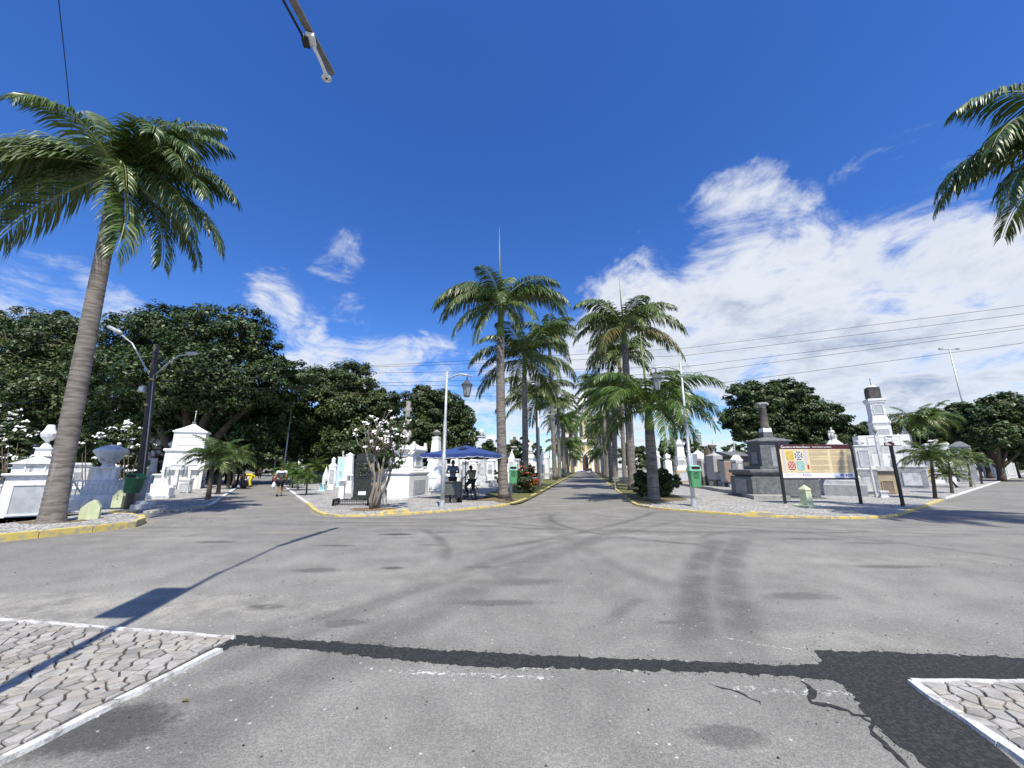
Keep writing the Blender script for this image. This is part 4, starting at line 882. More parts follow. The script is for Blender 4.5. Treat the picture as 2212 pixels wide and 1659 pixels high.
bush('big dark rounded bush behind the pale trunked corner palm', 'E', 900, 1318, [(780, 1130, 75, 0), (770, 1220, 75, 0), (960, 1110, 70, .2), (1000, 1180, 85, 0), (1080, 1180, 60, .3), (870, 1200, 90, .5), (960, 1260, 70, 0), (800, 1270, 55, 0), (1010, 1260, 50, 0), (1080, 1130, 45, .2), (880, 1060, 50, .4)], 26000, .06, 'leaf_dark', 403, ('petal_red', 16, .03))
GW = 'white flowering shrubs behind the left tombs'
bush('white flowering shrub at the far left edge behind the urn topped tomb', 'A', 60, 1135, [(20, 330, 105, 2), (90, 440, 120, 2), (180, 480, 105, 2), (40, 520, 135, 2), (150, 600, 120, 2), (30, 640, 120, 2), (60, 760, 170, 2), (190, 780, 130, 2)], 15000, .075, 'leaf_mid', 404, ('petal_white', 95, .10), name='flowering_shrub', group=GW)
bush('white flowering shrub between the leaning palm and the wooden pole', 'A', 1150, 1135, [(1150, 480, 105, 2), (1220, 520, 120, 2), (1100, 560, 135, 2), (1180, 640, 135, 2), (1310, 600, 90, 2), (1020, 560, 75, 2), (1180, 760, 150, 2), (1060, 740, 130, 2)], 15000, .075, 'leaf_mid', 405, ('petal_white', 80, .10), name='flowering_shrub', group=GW)
bush('low green shrub peeping out right behind the leaning trunk', 'A', 800, 1135, [(800, 560, 75, 2), (770, 620, 75, 2), (500, 560, 75, 2), (470, 590, 60, 2)], 6000, .075, 'leaf_mid', 406, ('petal_white', 9, .08), name='flowering_shrub', group=GW)
bush('small shrub with white blossom beside the granite tomb', 'F', 640, 1230, [(630, 930, 40, 1), (640, 870, 40, 1), (600, 900, 30, 1)], 1800, .07, 'leaf_light', 407, ('petal_white', 12, .06), name='flowering_shrub')
# bare-stemmed frangipani in front of the black monument
def frangipani():
    b = g('C', 1035, 1392, PZ); root = thing('frangipani_tree', 'white flowering multi stemmed shrub in front of the black granite monument', 'shrub', b); r = random.Random(77); Y = b.y
    def P(x, y, dy=0): return p3('C', x, y, Y + dy) - b
    stems = [[(1000, 1395), (990, 1290), (1030, 1170), (1040, 1040), (1010, 900)], [(1010, 1395), (1030, 1290), (1075, 1130), (1090, 970), (1050, 820)], [(1020, 1395), (1060, 1320), (1090, 1220), (1100, 1060), (1130, 900), (1150, 760)],
             [(1060, 1395), (1075, 1290), (1100, 1200), (1080, 1150), (1150, 1090), (1180, 960), (1240, 860)], [(1070, 1395), (1100, 1230), (1150, 1170), (1190, 1070), (1220, 940), (1320, 840)], [(1030, 1395), (1040, 1260), (1010, 1150), (1020, 1000), (960, 850), (940, 740)]]
    tips = []
    for k, s in enumerate(stems):
        pts = [P(x, y, (k - 2)*.12 + i*.02) for i, (x, y) in enumerate(s)]; mb = MB(); mb.tube(pts, [.075*(1 - .11*i) for i in range(len(pts))], 7); part('stem', mb, MAT['bark_pale'], root); tips.append(pts)
    ends = [(830, 590), (900, 640), (920, 460), (1000, 430), (1060, 430), (1130, 400), (1090, 500), (1180, 460), (1240, 470), (1000, 560), (1020, 660), (960, 700), (1090, 640), (1140, 600), (1200, 550), (1230, 640), (1290, 560), (1340, 520), (1380, 590), (1350, 660), (1290, 700), (1390, 720), (1430, 780), (1340, 770), (1240, 740), (1160, 700), (1060, 740), (980, 790), (1380, 880), (1260, 900), (1120, 540), (1300, 620), (1370, 470), (960, 540), (1180, 640)]
    fl = []
    for i, (x, y) in enumerate(ends):
        e = P(x, y, r.uniform(-.7, .7)); src = min((q for t_ in tips for q in t_[2:]), key=lambda q: (q - e).length + r.uniform(0, .5)); mid = src.lerp(e, .5) + Vector((r.uniform(-.1, .1), r.uniform(-.1, .1), r.uniform(-.15, .05)))
        mb = MB(); mb.tube([src, mid, e], [.03, .02, .012], 5)
        for _ in range(2):
            q = e + Vector((r.uniform(-.3, .3), r.uniform(-.3, .3), r.uniform(-.1, .3))); mb.tube([mid.lerp(e, .6), q], [.014, .008], 4); fl.append(q)
        part('branch', mb, MAT['bark_pale'], root); fl.append(e)
    leaf_cloud('foliage', [(q, .2) for q in fl], 2100, .06, 'leaf_mid', root, 78, .7)
    for q in fl[::2]:
        mb = MB()
        for _ in range(r.choice((5, 8, 10))):
            p = q + Vector((r.uniform(-1, 1), r.uniform(-1, 1), r.uniform(-.3, .9)))*.10; nn_ = (sdir*1.1 + Vector((r.gauss(0, .4), r.gauss(-.4, .4), r.gauss(0, .3)))).normalized(); a = nn_.orthogonal().normalized()*.042; b2 = a.cross(nn_).normalized()*.038; mb.add([p - a, p - b2, p + a, p + b2], [(0, 1, 2, 3)])
        part('flower_cluster', mb, MAT['petal_white'], root)
frangipani()
# ---------------------------------------------------------------- tombs and monuments
def s_urn(mb, x, y, z0, w, h, n=18):
    p = [(.30, 0), (.34, .04), (.30, .08), (.14, .14), (.12, .22), (.20, .28), (.42, .42), (.50, .58), (.47, .64), (.50, .67), (.40, .72), (.28, .82), (.16, .90), (.10, .93), (.12, .97), (.03, 1.)]
    return mb.prof([(a*w, z0 + b*h) for a, b in p], x, y, n=n, smooth=True)
def s_cross(mb, x, y, z0, w, h, rz, t=None):
    t = t or w*.2; mb.box(x, y, z0, t, t, h); s = len(mb.v); mb.box(0, 0, 0, w, t*.8, t); M = Matrix.Translation((x, y, z0 + h*.62)) @ Matrix.Rotation(rz, 4, 'Z'); mb.xf(M, s)
    return mb
def s_gable(mb, x, y, z0, w, d, h, rz, ends=.0):
    s = len(mb.v); mb.add([(-w/2, -d/2, 0), (w/2, -d/2, 0), (w/2, d/2, 0), (-w/2, d/2, 0), (-w*ends, -d/2, h), (w*ends, -d/2, h), (w*ends, d/2, h), (-w*ends, d/2, h)], [(3, 2, 1, 0), (0, 1, 5, 4), (1, 2, 6, 5), (2, 3, 7, 6), (3, 0, 4, 7), (4, 5, 6, 7)])
    mb.xf(Matrix.Translation((x, y, z0)) @ Matrix.Rotation(rz, 4, 'Z'), s); return mb
def s_figure(mb, x, y, z0, w, h, rz, pose='stand', wings=False, seed=0):
    """draped stone figure: robe, torso, bent arms, neck and head as one lump of masonry"""
    s = len(mb.v); r = random.Random(seed)
    if pose == 'stand':
        mb.tube([(0, 0, 0), (0, 0, .22*h), (.02*h, -.02*h, .45*h), (.01*h, 0, .60*h), (0, 0, .72*h), (0, 0, .80*h)], [.19*h, .16*h, .125*h, .10*h, .125*h, .045*h], 12)
        for sx, e, q in ((-1, (-.20, -.10, .58), (-.05, -.20, .66)), (1, (.20, -.06, .62), (.12, -.20, .84 if wings else .56))):
            mb.tube([(sx*.10*h, 0, .75*h), (e[0]*h, e[1]*h, e[2]*h), (q[0]*h, q[1]*h, q[2]*h)], [.05*h, .042*h, .03*h], 7)
        mb.ell((0, -.02*h, .89*h), (.062*h, .07*h, .085*h), 10, 8); mb.ell((0, -.09*h, .885*h), (.012*h, .02*h, .018*h), 5, 4)
        for k in range(7): a = 2*pi*k/7; mb.tube([(.17*h*cos(a), .17*h*sin(a), 0), (.13*h*cos(a + .2), .13*h*sin(a + .2), .3*h), (.09*h*cos(a), .09*h*sin(a), .55*h)], [.035*h, .028*h, .012*h], 5)
    else:
        mb.box(0, .08*h, 0, .42*h, .34*h, .40*h); mb.tube([(0, -.02*h, .36*h), (0, 0, .56*h), (0, 0, .74*h), (0, 0, .80*h)], [.17*h, .13*h, .13*h, .05*h], 10)
        for sx in (-1, 1):
            mb.tube([(sx*.08*h, 0, .42*h), (sx*.10*h, -.28*h, .42*h), (sx*.09*h, -.30*h, .04*h)], [.10*h, .09*h, .07*h], 8); mb.tube([(sx*.12*h, 0, .72*h), (sx*.21*h, -.08*h, .54*h), (sx*.03*h, -.20*h, .60*h)], [.055*h, .045*h, .03*h], 7)
        mb.ell((.02*h, -.04*h, .89*h), (.07*h, .08*h, .09*h), 10, 8)
    if wings:
        for sx in (-1, 1):
            vs = [(sx*.04*h, .06*h, .74*h), (sx*.20*h, .12*h, .95*h), (sx*.34*h, .16*h, 1.12*h), (sx*.34*h, .16*h, .92*h), (sx*.26*h, .14*h, .66*h), (sx*.12*h, .10*h, .50*h)]
            n = len(vs); b = [(a, c + .03*h, e) for a, c, e in vs]; mb.add(vs + b, [tuple(range(n)), tuple(range(2*n-1, n-1, -1))] + [(i, (i+1) % n, n + (i+1) % n, n+i) for i in range(n)])
    mb.xf(Matrix.Translation((x, y, z0)) @ Matrix.Rotation(rz, 4, 'Z'), s); return mb
def s_rail(parent, w, d, z0, h, mat, rz=0, sp=.14, sides='flr', turned=True, name='railing'):
    """railing with posts, two rails and separate balusters"""
    base = MB(); items = []
    for s in sides:
        a, b = {'f': ((-w/2, -d/2), (w/2, -d/2)), 'b': ((-w/2, d/2), (w/2, d/2)), 'l': ((-w/2, -d/2), (-w/2, d/2)), 'r': ((w/2, -d/2), (w/2, d/2))}[s]
        base.tube([(*a, z0 + h), (*b, z0 + h)], .028, 5); base.tube([(*a, z0 + .06), (*b, z0 + .06)], .022, 5); base.tube([(*a, z0 + h*.72), (*b, z0 + h*.72)], .015, 5)
        L = sqrt((a[0]-b[0])**2 + (a[1]-b[1])**2); n = max(2, int(L/sp))
        for i in range(1, n): items.append((a[0] + (b[0]-a[0])*i/n, a[1] + (b[1]-a[1])*i/n))
        for q in (a, b): base.prof([(.045, z0), (.04, z0 + h), (.05, z0 + h + .02)] + ([(.03, z0 + h + .10), (.045, z0 + h + .14), (.005, z0 + h + .2)] if turned else [(.01, z0 + h + .03)]), *q, n=8, smooth=True)
    rp = part(name, base, mat, parent); rp.rotation_euler.z = rz
    pm = MB()
    if turned: pm.prof([(.012, .06), (.03, .10), (.014, .16), (.034, h*.40), (.016, h*.66), (.026, h*.72), (.012, h)], n=6, smooth=True)
    else: pm.tube([(0, 0, 0), (0, 0, h*1.12)], .011, 5)
    me = pm.mesh('baluster', mat)
    for q in items[:110]: link('baluster', me, rp, (q[0], q[1], z0))
    return rp
P_ = lambda side, w, a, b, m, fr=True: (side, w, a, b, m, fr)
def mon(label, c, cx, yb, tiers, rz=0., mat='whitewash', dr=1., name='tomb', cat='tomb', group=None, base_z=PZ, push=.5, Yd=None):
    """tomb from measured tiers: (part, shape, width px, top y px, options). widths are silhouettes in crop pixels"""
    rzr = radians(rz); b = g(c, cx, yb, base_z)
    if Yd: b = p3(c, cx, yb, Yd); b.z = base_z
    k = pxm(c, cx, yb, b.y); az = atan2(b.x, b.y); rel = abs(rzr + az) if True else 0; sil = lambda d_: abs(cos(rel)) + d_*abs(sin(rel))
    W0 = max(t[2] for t in tiers)*k*(cos(az)**1)      # widths measured across the view
    w0 = W0/sil(dr); b = b + dirv(az)*(w0*dr*push*.9 + w0*abs(sin(rel))*.2); root = thing(name, label, cat, b, 0, group); z = 0.; kk = k*(b.y/max(.1, (b - dirv(az)*0).y)); Yc = b.y - w0*dr*.3
    for t in tiers:
        nm, sh, wp, yt = t[:4]; o = t[4] if len(t) > 4 else {}
        zt = p3(c, cx, yt, Yc).z - base_z; d_ = o.get('dr', dr); rnd_ = sh in ('urn', 'shroud', 'tazza', 'col', 'cap', 'ball', 'dome', 'rod'); w = wp*k*cos(az)/(1 if rnd_ else sil(d_)); d = w*d_; h = max(.02, zt - z); m = MAT[o.get('mat', mat)]; dx = o.get('dx', 0)*k; mb = MB(); dy = o.get('dy', 0); zs = z
        dxx, dyy = dx*cos(rzr)*1 - dy*sin(rzr), dx*sin(rzr) + dy*cos(rzr)
        def sq(pr, n=4, sm=False): mb.prof([(a*w/2, zs + b2*h) for a, b2 in pr], dxx, dyy, rzr, d_, n, sm)
        if sh == 'box': sq([(1, 0), (1, .985), (.985, 1)])
        elif sh == 'frus': sq([(1, 0), (o.get('top', .8), 1)])
        elif sh == 'plinth': sq([(1, 0), (1, .72), (.96, .8), (.93, .88), (.90, 1)])
        elif sh == 'cor': sq([(.86, 0), (.88, .18), (.93, .26), (.93, .42), (.98, .52), (1, .6), (1, .88), (.97, 1)])
        elif sh == 'hip': sq([(1, 0), (1, .08), (o.get('top', .12), .96), (o.get('top', .12)*.8, 1)])
        elif sh == 'bell': sq([(1, 0), (1, .10), (.80, .24), (.52, .48), (.26, .76), (.12, .92), (.10, 1)])
        elif sh == 'pyr': sq([(1, 0), (.02, 1)])
        elif sh == 'obelisk': sq([(1, 0), (o.get('top', .6), .9), (.04, 1)])
        elif sh == 'gable': s_gable(mb, dxx, dyy, zs, w, d, h, rzr)
        elif sh == 'ped': mb.prof([(a*w/2, zs + q*h) for a, q in ((1, 0), (1, .10), (.86, .16), (.80, .2), (.78, .8), (.84, .86), (1, .92), (1, 1))], dxx, dyy, rzr, d_)
        elif sh == 'urn': s_urn(mb, dxx, dyy, zs, w, h)
        elif sh == 'tazza': mb.prof([(a*w/2, zs + q*h) for a, q in ((.42, 0), (.36, .08), (.34, .14), (.5, .2), (.66, .36), (.86, .56), (.98, .66), (1, .70), (.98, .74), (.80, .82), (.45, .94), (.08, 1))], dxx, dyy, n=24, smooth=True)
        elif sh == 'shroud': mb.prof([(a*w/2, zs + q*h) for a, q in ((.62, 0), (.62, .05), (.5, .12), (.26, .2), (.22, .27), (.5, .34), (.86, .46), (.96, .56), (1, .62), (.86, .67), (.66, .76), (.52, .9), (.42, .98), (.3, 1))], dxx, dyy, n=11)
        elif sh == 'col': mb.prof([(a*w/2, zs + q*h) for a, q in ((1.12, 0), (1.12, .04), (1, .06), (.86, .98), (.92, 1))], dxx, dyy, n=18, smooth=True)
        elif sh == 'cap': 
            mb.prof([(a*w/2, zs + q*h) for a, q in ((.62, 0), (.66, .2), (.74, .35), (.92, .6), (1, .68), (1, .9), (.9, 1))], dxx, dyy, n=16)
            for k4 in range(4): a4 = rzr + pi/4 + k4*pi/2; mb.ell((dxx + cos(a4)*w*.5, dyy + sin(a4)*w*.5, zs + h*.6), (w*.12, w*.12, h*.28), 8, 5)
        elif sh == 'ball': mb.ell((dxx, dyy, zs + h/2), (w/2, w/2, h/2), 14, 10)
        elif sh == 'dome': mb.prof([(cos(a)*w/2, zs + sin(a)*h) for a in (0, .25, .5, .75, 1., 1.25, 1.5)], dxx, dyy, n=18, smooth=True)
        elif sh == 'cross': s_cross(mb, dxx, dyy, zs, w, h, rzr, o.get('t', None))
        elif sh == 'rod': mb.tube([(dxx, dyy, zs), (dxx, dyy, zs + h)], [w/2, w/4], 6); mb.ell((dxx, dyy, zs + h), (w*.8, w*.8, w*.8), 6, 4)
        elif sh in ('stand', 'sit', 'angel'): s_figure(mb, dxx, dyy, zs, w, h*(.9 if sh == 'angel' else 1), rzr + o.get('turn', 0), 'sit' if sh == 'sit' else 'stand', sh == 'angel', int(cx))
        elif sh == 'lump':
            r_ = random.Random(int(cx + yt))
            for _ in range(o.get('n', 9)): mb.ell((dxx + r_.uniform(-.36, .36)*w, dyy + r_.uniform(-.36, .36)*d, zs + h*r_.uniform(.2, .75)), (w*r_.uniform(.12, .24), d*r_.uniform(.12, .24), h*r_.uniform(.18, .3)), 8, 6, .14, r_)
        elif sh == 'acro':      # corner ornaments and a small pediment on each side of a cornice
            mb.box(dxx, dyy, zs, w*.96, d*.96, h*.45, .9, rz=rzr)
            for i in (-1, 1):
                for j in (-1, 1): px, py = i*w*.44, j*d*.44; mb.box(dxx + px*cos(rzr) - py*sin(rzr), dyy + px*sin(rzr) + py*cos(rzr), zs, w*.14, w*.14, h, .55, rz=rzr)
            s_gable(mb, dxx, dyy, zs + h*.3, w*.6, d*.9, h*.62, rzr)
        elif sh == 'vault':     # open vault: four corner piers and a dark back
            for i in (-1, -.33, .33, 1):
                for j in (-1, 1): px, py = i*w*.46, j*d*.46; mb.box(dxx + px*cos(rzr) - py*sin(rzr), dyy + px*sin(rzr) + py*cos(rzr), zs, w*.08, w*.08, h, rz=rzr)
            mb.box(dxx, dyy, zs, w*.8, d*.8, h, rz=rzr)
        if sh == 'rail':
            s_rail(root, w, d, zs, h, m, rzr, o.get('sp', .14), 'flr', o.get('turned', True)); 
            if o.get('keep', True): continue
        else: pt = part(nm, mb, m, root)
        if sh == 'box' and h > .45 and w > .5 and 'face' not in o: o = dict(o, face=(P_('f', .62, .16, .84, 'marble_panel' if (int(cx) % 2) else mat), P_('r' if rel > 0 and cx > 0 and az < .1 else 'l', .55, .16, .84, mat)))
        for f in o.get('face', ()):      # recessed-looking panel frames: (side, width fraction, z from, z to, material, frame)
            fs, fw, f0, f1, fm = f[:5]; fr = f[5] if len(f) > 5 else True; ww = (w if fs in 'fb' else d)*fw; wf = .86 if sh == 'cor' else 1.
            ang = rzr + {'f': 0, 'r': pi/2, 'b': pi, 'l': -pi/2}[fs]; off = (d if fs in 'fb' else w)/2; M = Matrix.Translation((dxx, dyy, zs)) @ Matrix.Rotation(ang, 4, 'Z')
            pm = MB(); pm.box(0, -off - .006, h*f0, ww, .03, h*(f1 - f0)); pm.xf(M); part('panel', pm, MAT[fm], pt)
            if fr:
                fb = MB(); q = min(.05, ww*.08); H_ = h*(f1 - f0); yy = -off - .018
                for (a_, b_, c_, e_) in ((-ww/2 - q/2, 0, q, H_ + 2*q), (ww/2 + q/2, 0, q, H_ + 2*q)): fb.box(a_, yy, h*f0 - q, c_, .05, e_)
                fb.box(0, yy, h*f0 - q, ww, .046, q); fb.box(0, yy, h*f1, ww, .046, q); fb.xf(M); part('panel_frame', fb, m, pt)
        if not o.get('on'): z = zt
        if 'z' in o: z = o['z']
    return root
rC, rD, rB = -10.8, -10.8, 32.4
P_0 = lambda side, w, a, b, m, fr=True: (side, w, a, b, m, fr)
# --- left of the leaning palm
mon('large white tomb with arched pediment and a shrouded urn on top at far left', 'A', 255, 1302, [('plinth', 'plinth', 720, 1262), ('body', 'frus', 640, 905, dict(top=.94, face=(P_('f', .55, .06, .80, 'marble_panel'), P_('r', .5, .06, .80, 'marble_panel')))), ('cornice', 'cor', 700, 862), ('attic', 'box', 540, 775, dict(face=(P_('f', .4, .1, .8, 'marble'), P_('r', .4, .1, .8, 'marble')))), ('pediment', 'gable', 640, 700), ('stem', 'ped', 250, 618), ('shrouded_urn', 'shroud', 195, 398)], rz=38, mat='white_clean')
mon('white tomb crowned by a wide shallow stone bowl inside a pale blue railing', 'A', 925, 1192, [('plinth', 'plinth', 620, 1065, dict(mat='marble', dr=.9)), ('step', 'plinth', 400, 960, dict(mat='white_clean')), ('pedestal', 'ped', 330, 800, dict(mat='whitewash')), ('bowl', 'tazza', 372, 590, dict(mat='marble'))], rz=32, mat='whitewash', dr=.9)
def rail_thing(label, c, x, yb, w, d, z0, h, mat, rz, turned=True, name='railing', sp=.14, sides='flr', push=0):
    b = g(c, x, yb, PZ); b = b + dirv(atan2(b.x, b.y))*push; root = thing(name, label, 'railing', b); s_rail(root, w, d, z0, h, MAT[mat], radians(rz), sp, sides, turned, 'rail_frame'); return root
rail_thing('pale blue cast iron railing with turned balusters around the bowl topped tomb', 'A', 925, 1192, 2.5, 2.0,   .46, .62, 'iron_pale', 32, push=1.1, sp=.14)
mon('plain grey stone box behind the stone bowl', 'A', 1048, 1150, [('body', 'box', 110, 735)], mat='granite_light', rz=32, Yd=22)
mon('low white stepped grave left of the dark green bin foot', 'A', 1330, 1195, [('step', 'box', 240, 1150), ('slab', 'box', 150, 1120)], mat='marble', rz=32, dr=1.2)
mon('ornate weathered monument of carved figures carrying a small white casket', 'B', 215, 1135, [('plinth', 'plinth', 240, 1100), ('base', 'box', 205, 965), ('body', 'frus', 190, 840, dict(top=.9)), ('rockwork', 'lump', 250, 740, dict(n=22)), ('draped_figure', 'stand', 110, 560, dict(on=1, dx=-30, dy=-.3)), ('shaft', 'box', 110, 525, dict(mat='stone_weathered', dx=30)), ('scrolls', 'lump', 190, 500, dict(on=1, n=12, dx=20, mat='whitewash')), ('cornice', 'cor', 190, 490, dict(dx=30)), ('casket', 'plinth', 165, 432, dict(dx=30))], rz=36, mat='marble')
mon('tall white two storey mausoleum with a pyramid roof and thin finial', 'B', 608, 1178, [('vault', 'vault', 500, 968, dict(mat='whitewash')), ('lower_body', 'box', 520, 790, dict(face=(P_('f', .62, .32, .72, 'white_clean'),))), ('lower_cornice', 'cor', 575, 742), ('upper_body', 'box', 410, 578, dict(face=(P_('f', .6, .3, .78, 'white_clean'),))), ('upper_cornice', 'cor', 455, 545), ('roof', 'bell', 400, 458, dict()), ('cap', 'box', 50, 436, dict(mat='granite_gray')), ('finial', 'rod', 14, 320, dict(mat='iron_pale'))], rz=30, mat='white_clean', dr=.8, name='mausoleum', cat='mausoleum')
mon('slender white pillar carrying a small lidded urn beside the mausoleum', 'B', 400, 1150, [('pillar', 'box', 110, 768, dict(mat='whitewash')), ('cap', 'cor', 150, 735), ('urn', 'urn', 80, 650, dict(mat='marble'))], rz=30, mat='white_clean')
mon('dark weathered tomb front with rusty doors below the mausoleum', 'B', 350, 1130, [('body', 'box', 190, 890, dict(mat='concrete_dark', face=(P_('f', .5, .1, .6, 'panel_brown'),)))], mat='concrete_dark', rz=30, dr=.6)
mon('marble headstone with a carved crest in front of the mausoleum', 'B', 525, 1120, [('base', 'plinth', 150, 1060), ('slab', 'box', 130, 850, dict(dr=.35, face=(P_('f', .7, .15, .85, 'marble_panel', False),))), ('cornice', 'cor', 165, 828, dict(dr=.4)), ('crest', 'lump', 110, 796, dict(n=7, dr=.3))], rz=30, mat='marble', dr=.8, name='headstone', cat='headstone')
mon('grave tiled light blue with a white hipped lid before the mausoleum', 'B', 430, 1160, [('tiled_body', 'box', 210, 1062, dict(mat='tile_blue', dr=.9)), ('lid', 'hip', 240, 1022, dict(top=.5, dr=.9))], rz=26, mat='white_clean', name='grave', cat='grave')
rail_thing('low iron rods standing on the light blue grave', 'B', 500, 1190, 1.05, .8, .9, .75, 'iron_pale', 26, False, push=1.2, sp=.16)
mon('long low white ledger grave with a hipped lid near the left pavement', 'B', 330, 1285, [('base', 'box', 400, 1250, dict(mat='marble')), ('body', 'box', 360, 1165), ('lid', 'hip', 330, 1122, dict(top=.3))], rz=23, mat='white_clean', dr=.7, name='grave', cat='grave')
mon('white box tomb with a cornice right of the light blue grave', 'B', 625, 1225, [('body', 'box', 150, 1100, dict(mat='marble')), ('cornice', 'cor', 175, 1062)], rz=21, mat='white_clean', dr=1.1)
mon('blue grey wall tomb behind the small palms of the left avenue', 'B', 915, 1110, [('body', 'box', 230, 880, dict(dr=.5)), ('cornice', 'cor', 240, 852, dict(dr=.5))], rz=30, mat='granite_light', dr=.5)
mon('dark wall tomb half hidden by the second small palm', 'B', 1110, 1105, [('body', 'box', 110, 930)], rz=30, mat='concrete_dark', dr=.8)
# --- statues right of the left avenue
mon('white obelisk tomb on a fluted base, first of the statue row', 'N', 985, 1215, [('base', 'plinth', 215, 735, dict(mat='whitewash')), ('block', 'box', 150, 545, dict(mat='marble')), ('shaft', 'frus', 130, 375, dict(top=.55, mat='marble')), ('cap', 'cor', 74, 348)], rz=15, mat='marble')
mon('grey pedestal carrying a seated stone figure', 'N', 1150, 1200, [('base', 'box', 170, 730), ('pedestal', 'ped', 150, 612), ('seated_figure', 'sit', 150, 345, dict(mat='marble'))], rz=10, mat='marble', name='statue_monument', cat='monument')
mon('stone angel with raised wing and arm on a tall grey pedestal', 'N', 1352, 1215, [('base', 'plinth', 215, 960), ('block', 'box', 185, 800), ('body', 'box', 168, 640), ('cornice', 'cor', 205, 600), ('pedestal', 'ped', 125, 470), ('foot', 'lump', 110, 425, dict(n=8)), ('angel', 'angel', 110, 150, dict(turn=.35))], rz=8, mat='marble', name='angel_monument', cat='monument')
mon('small bell tower shaped tomb with an arched niche and tapering spire', 'N', 1585, 1240, [('body', 'box', 175, 600), ('belfry', 'box', 160, 448, dict(face=(P_('f', .26, .15, .7, 'black_hole', False),))), ('cornice', 'cor', 185, 430), ('spire', 'frus', 125, 292, dict(top=.56))], rz=5, mat='marble')
mon('white tomb with a hipped roof and a small pointed lantern block', 'N', 1555, 1330, [('body', 'box', 235, 835), ('cornice', 'cor', 260, 790), ('roof', 'hip', 240, 705, dict(top=.4)), ('lantern', 'box', 110, 610), ('point', 'bell', 130, 548)], rz=15, mat='white_clean')
mon('tall tomb front faced with light blue tiles and a white cap', 'N', 1790, 1370, [('tiled_body', 'box', 250, 600, dict(mat='tile_blue', face=(P_('f', .3, .42, .56, 'marble_panel', False),))), ('cap', 'cor', 275, 545), ('crest', 'lump', 120, 495, dict(n=5)), ('bust', 'stand', 90, 370, dict(mat='marble'))], rz=8, mat='white_clean', dr=.6)
mon('white battered obelisk block with a flared cap left of the black monument', 'N', 1990, 1385, [('shaft', 'frus', 320, 530, dict(top=.70)), ('cap', 'cor', 245, 490), ('top', 'bell', 225, 425, dict())], rz=8, mat='white_clean', dr=.9)
mon('dark weathered slim tower tomb rising behind the blue tiled one', 'N', 1920, 1200, [('shaft', 'box', 92, 205), ('cap', 'cor', 100, 185), ('dome', 'dome', 80, 125)], rz=5, mat='granite_gray')
mon('little light aqua painted grave box on the pavement edge', 'N', 1300, 1478, [('slab', 'box', 260, 1455), ('body', 'box', 160, 1310, dict(face=(P_('f', .6, .25, .8, 'map_teal', False),))), ('cap', 'cor', 190, 1280)], rz=10, mat='paint_aqua', name='grave', cat='grave')
mon('white pillar with a spreading flared cap in front of the blue tiled tomb', 'C', 672, 1300, [('pillar', 'box', 72, 1122), ('cap', 'frus', 84, 1108, dict(top=1.5)), ('bowl', 'tazza', 130, 1072)], rz=8, mat='white_clean')
mon('small white temple tomb with dark openings between pillar and black monument', 'N', 2010, 1530, [('plinth', 'box', 250, 1420), ('body', 'box', 205, 1200), ('opening', 'box', 170, 1050, dict(mat='marble', face=(P_('f', .5, .1, .8, 'granite_gray', False),))), ('roof', 'hip', 215, 975, dict(top=.1))], rz=8, mat='white_clean', dr=.8)
mon('white stepped grave below the statues with a pale pyramid lid', 'N', 1380, 1290, [('body', 'box', 170, 1100), ('lid', 'pyr', 180, 800)], rz=12, mat='white_clean')
mon('low white open sided tomb under the hipped tomb', 'N', 1430, 1330, [('body', 'box', 210, 1180, dict(face=(P_('f', .3, .1, .85, 'concrete_dark', False),))), ('cornice', 'cor', 240, 1150)], rz=12, mat='whitewash')
mon('white leaning ledger stone left of the tall blue tiled tomb foot', 'N', 1530, 1440, [('body', 'frus', 190, 1290, dict(top=.5))], rz=15, mat='white_clean', name='grave', cat='grave')
mon('distant white canopy tomb with curved roof behind the left palms', 'N', 715, 1150, [('body', 'box', 290, 775), ('roof', 'bell', 330, 650), ('figure', 'stand', 60, 505)], rz=5, mat='white_clean')
# --- black granite monument
mn = mon('tall black granite headstone with bronze relief and small white plaque', 'C', 905, 1300, [('plinth', 'box', 250, 1262, dict(dr=.7)), ('lower_body', 'box', 222, 1065, dict(dr=.42, face=(P_('f', .42, .10, .30, 'plaque_white', False),))), ('upper_body', 'box', 212, 872, dict(dr=.38, face=(P_('f', .74, .08, .92, 'bronze_dark'),))), ('band', 'box', 228, 850, dict(dr=.42)), ('head', 'box', 206, 800, dict(dr=.36)), ('pediment', 'gable', 200, 775, dict(dr=.36))], rz=6, mat='granite_black', dr=.7, name='headstone', cat='headstone')
def relief():
    p = [o for o in mn.children if o.name.startswith('upper_body')][0]; me = p.data; zs = [v.co.z for v in me.vertices]; z0, z1 = min(zs), max(zs); mb = MB(); r = random.Random(3); d = max(abs(v.co.y) for v in me.vertices)
    H = z1 - z0; base = Matrix.Rotation(radians(6), 4, 'Z') @ Matrix.Translation((0, -d*.97 - .01, 0))
    mb.ell((0, 0, z0 + H*.70), (.09, .05, .12), 12, 8); mb.ell((.01, 0, z0 + H*.52), (.17, .05, .13), 12, 8); mb.ell((-.02, 0, z0 + H*.82), (.12, .04, .06), 10, 6)
    for _ in range(26): mb.ell((r.uniform(-.34, .34), 0, z0 + H*r.uniform(.12, .9)), (r.uniform(.03, .08), .025, r.uniform(.03, .07)), 7, 5)
    mb.xf(base); part('relief_figure', mb, MAT['bronze_dark'], p)
relief()
rail_thing('low black iron fence around the black granite headstone', 'C', 800, 1362, 1.42, .7, .02, .24, 'iron_black', 6, False, push=.38, sp=.09)
mon('mossy broken stone drum at the foot of the white flowering shrub', 'C', 1130, 1352, [('drum', 'col', 74, 1200, dict(mat='stone_weathered')), ('top', 'dome', 66, 1172, dict(mat='stone_weathered'))], mat='stone_weathered', name='stone_drum', cat='stone')
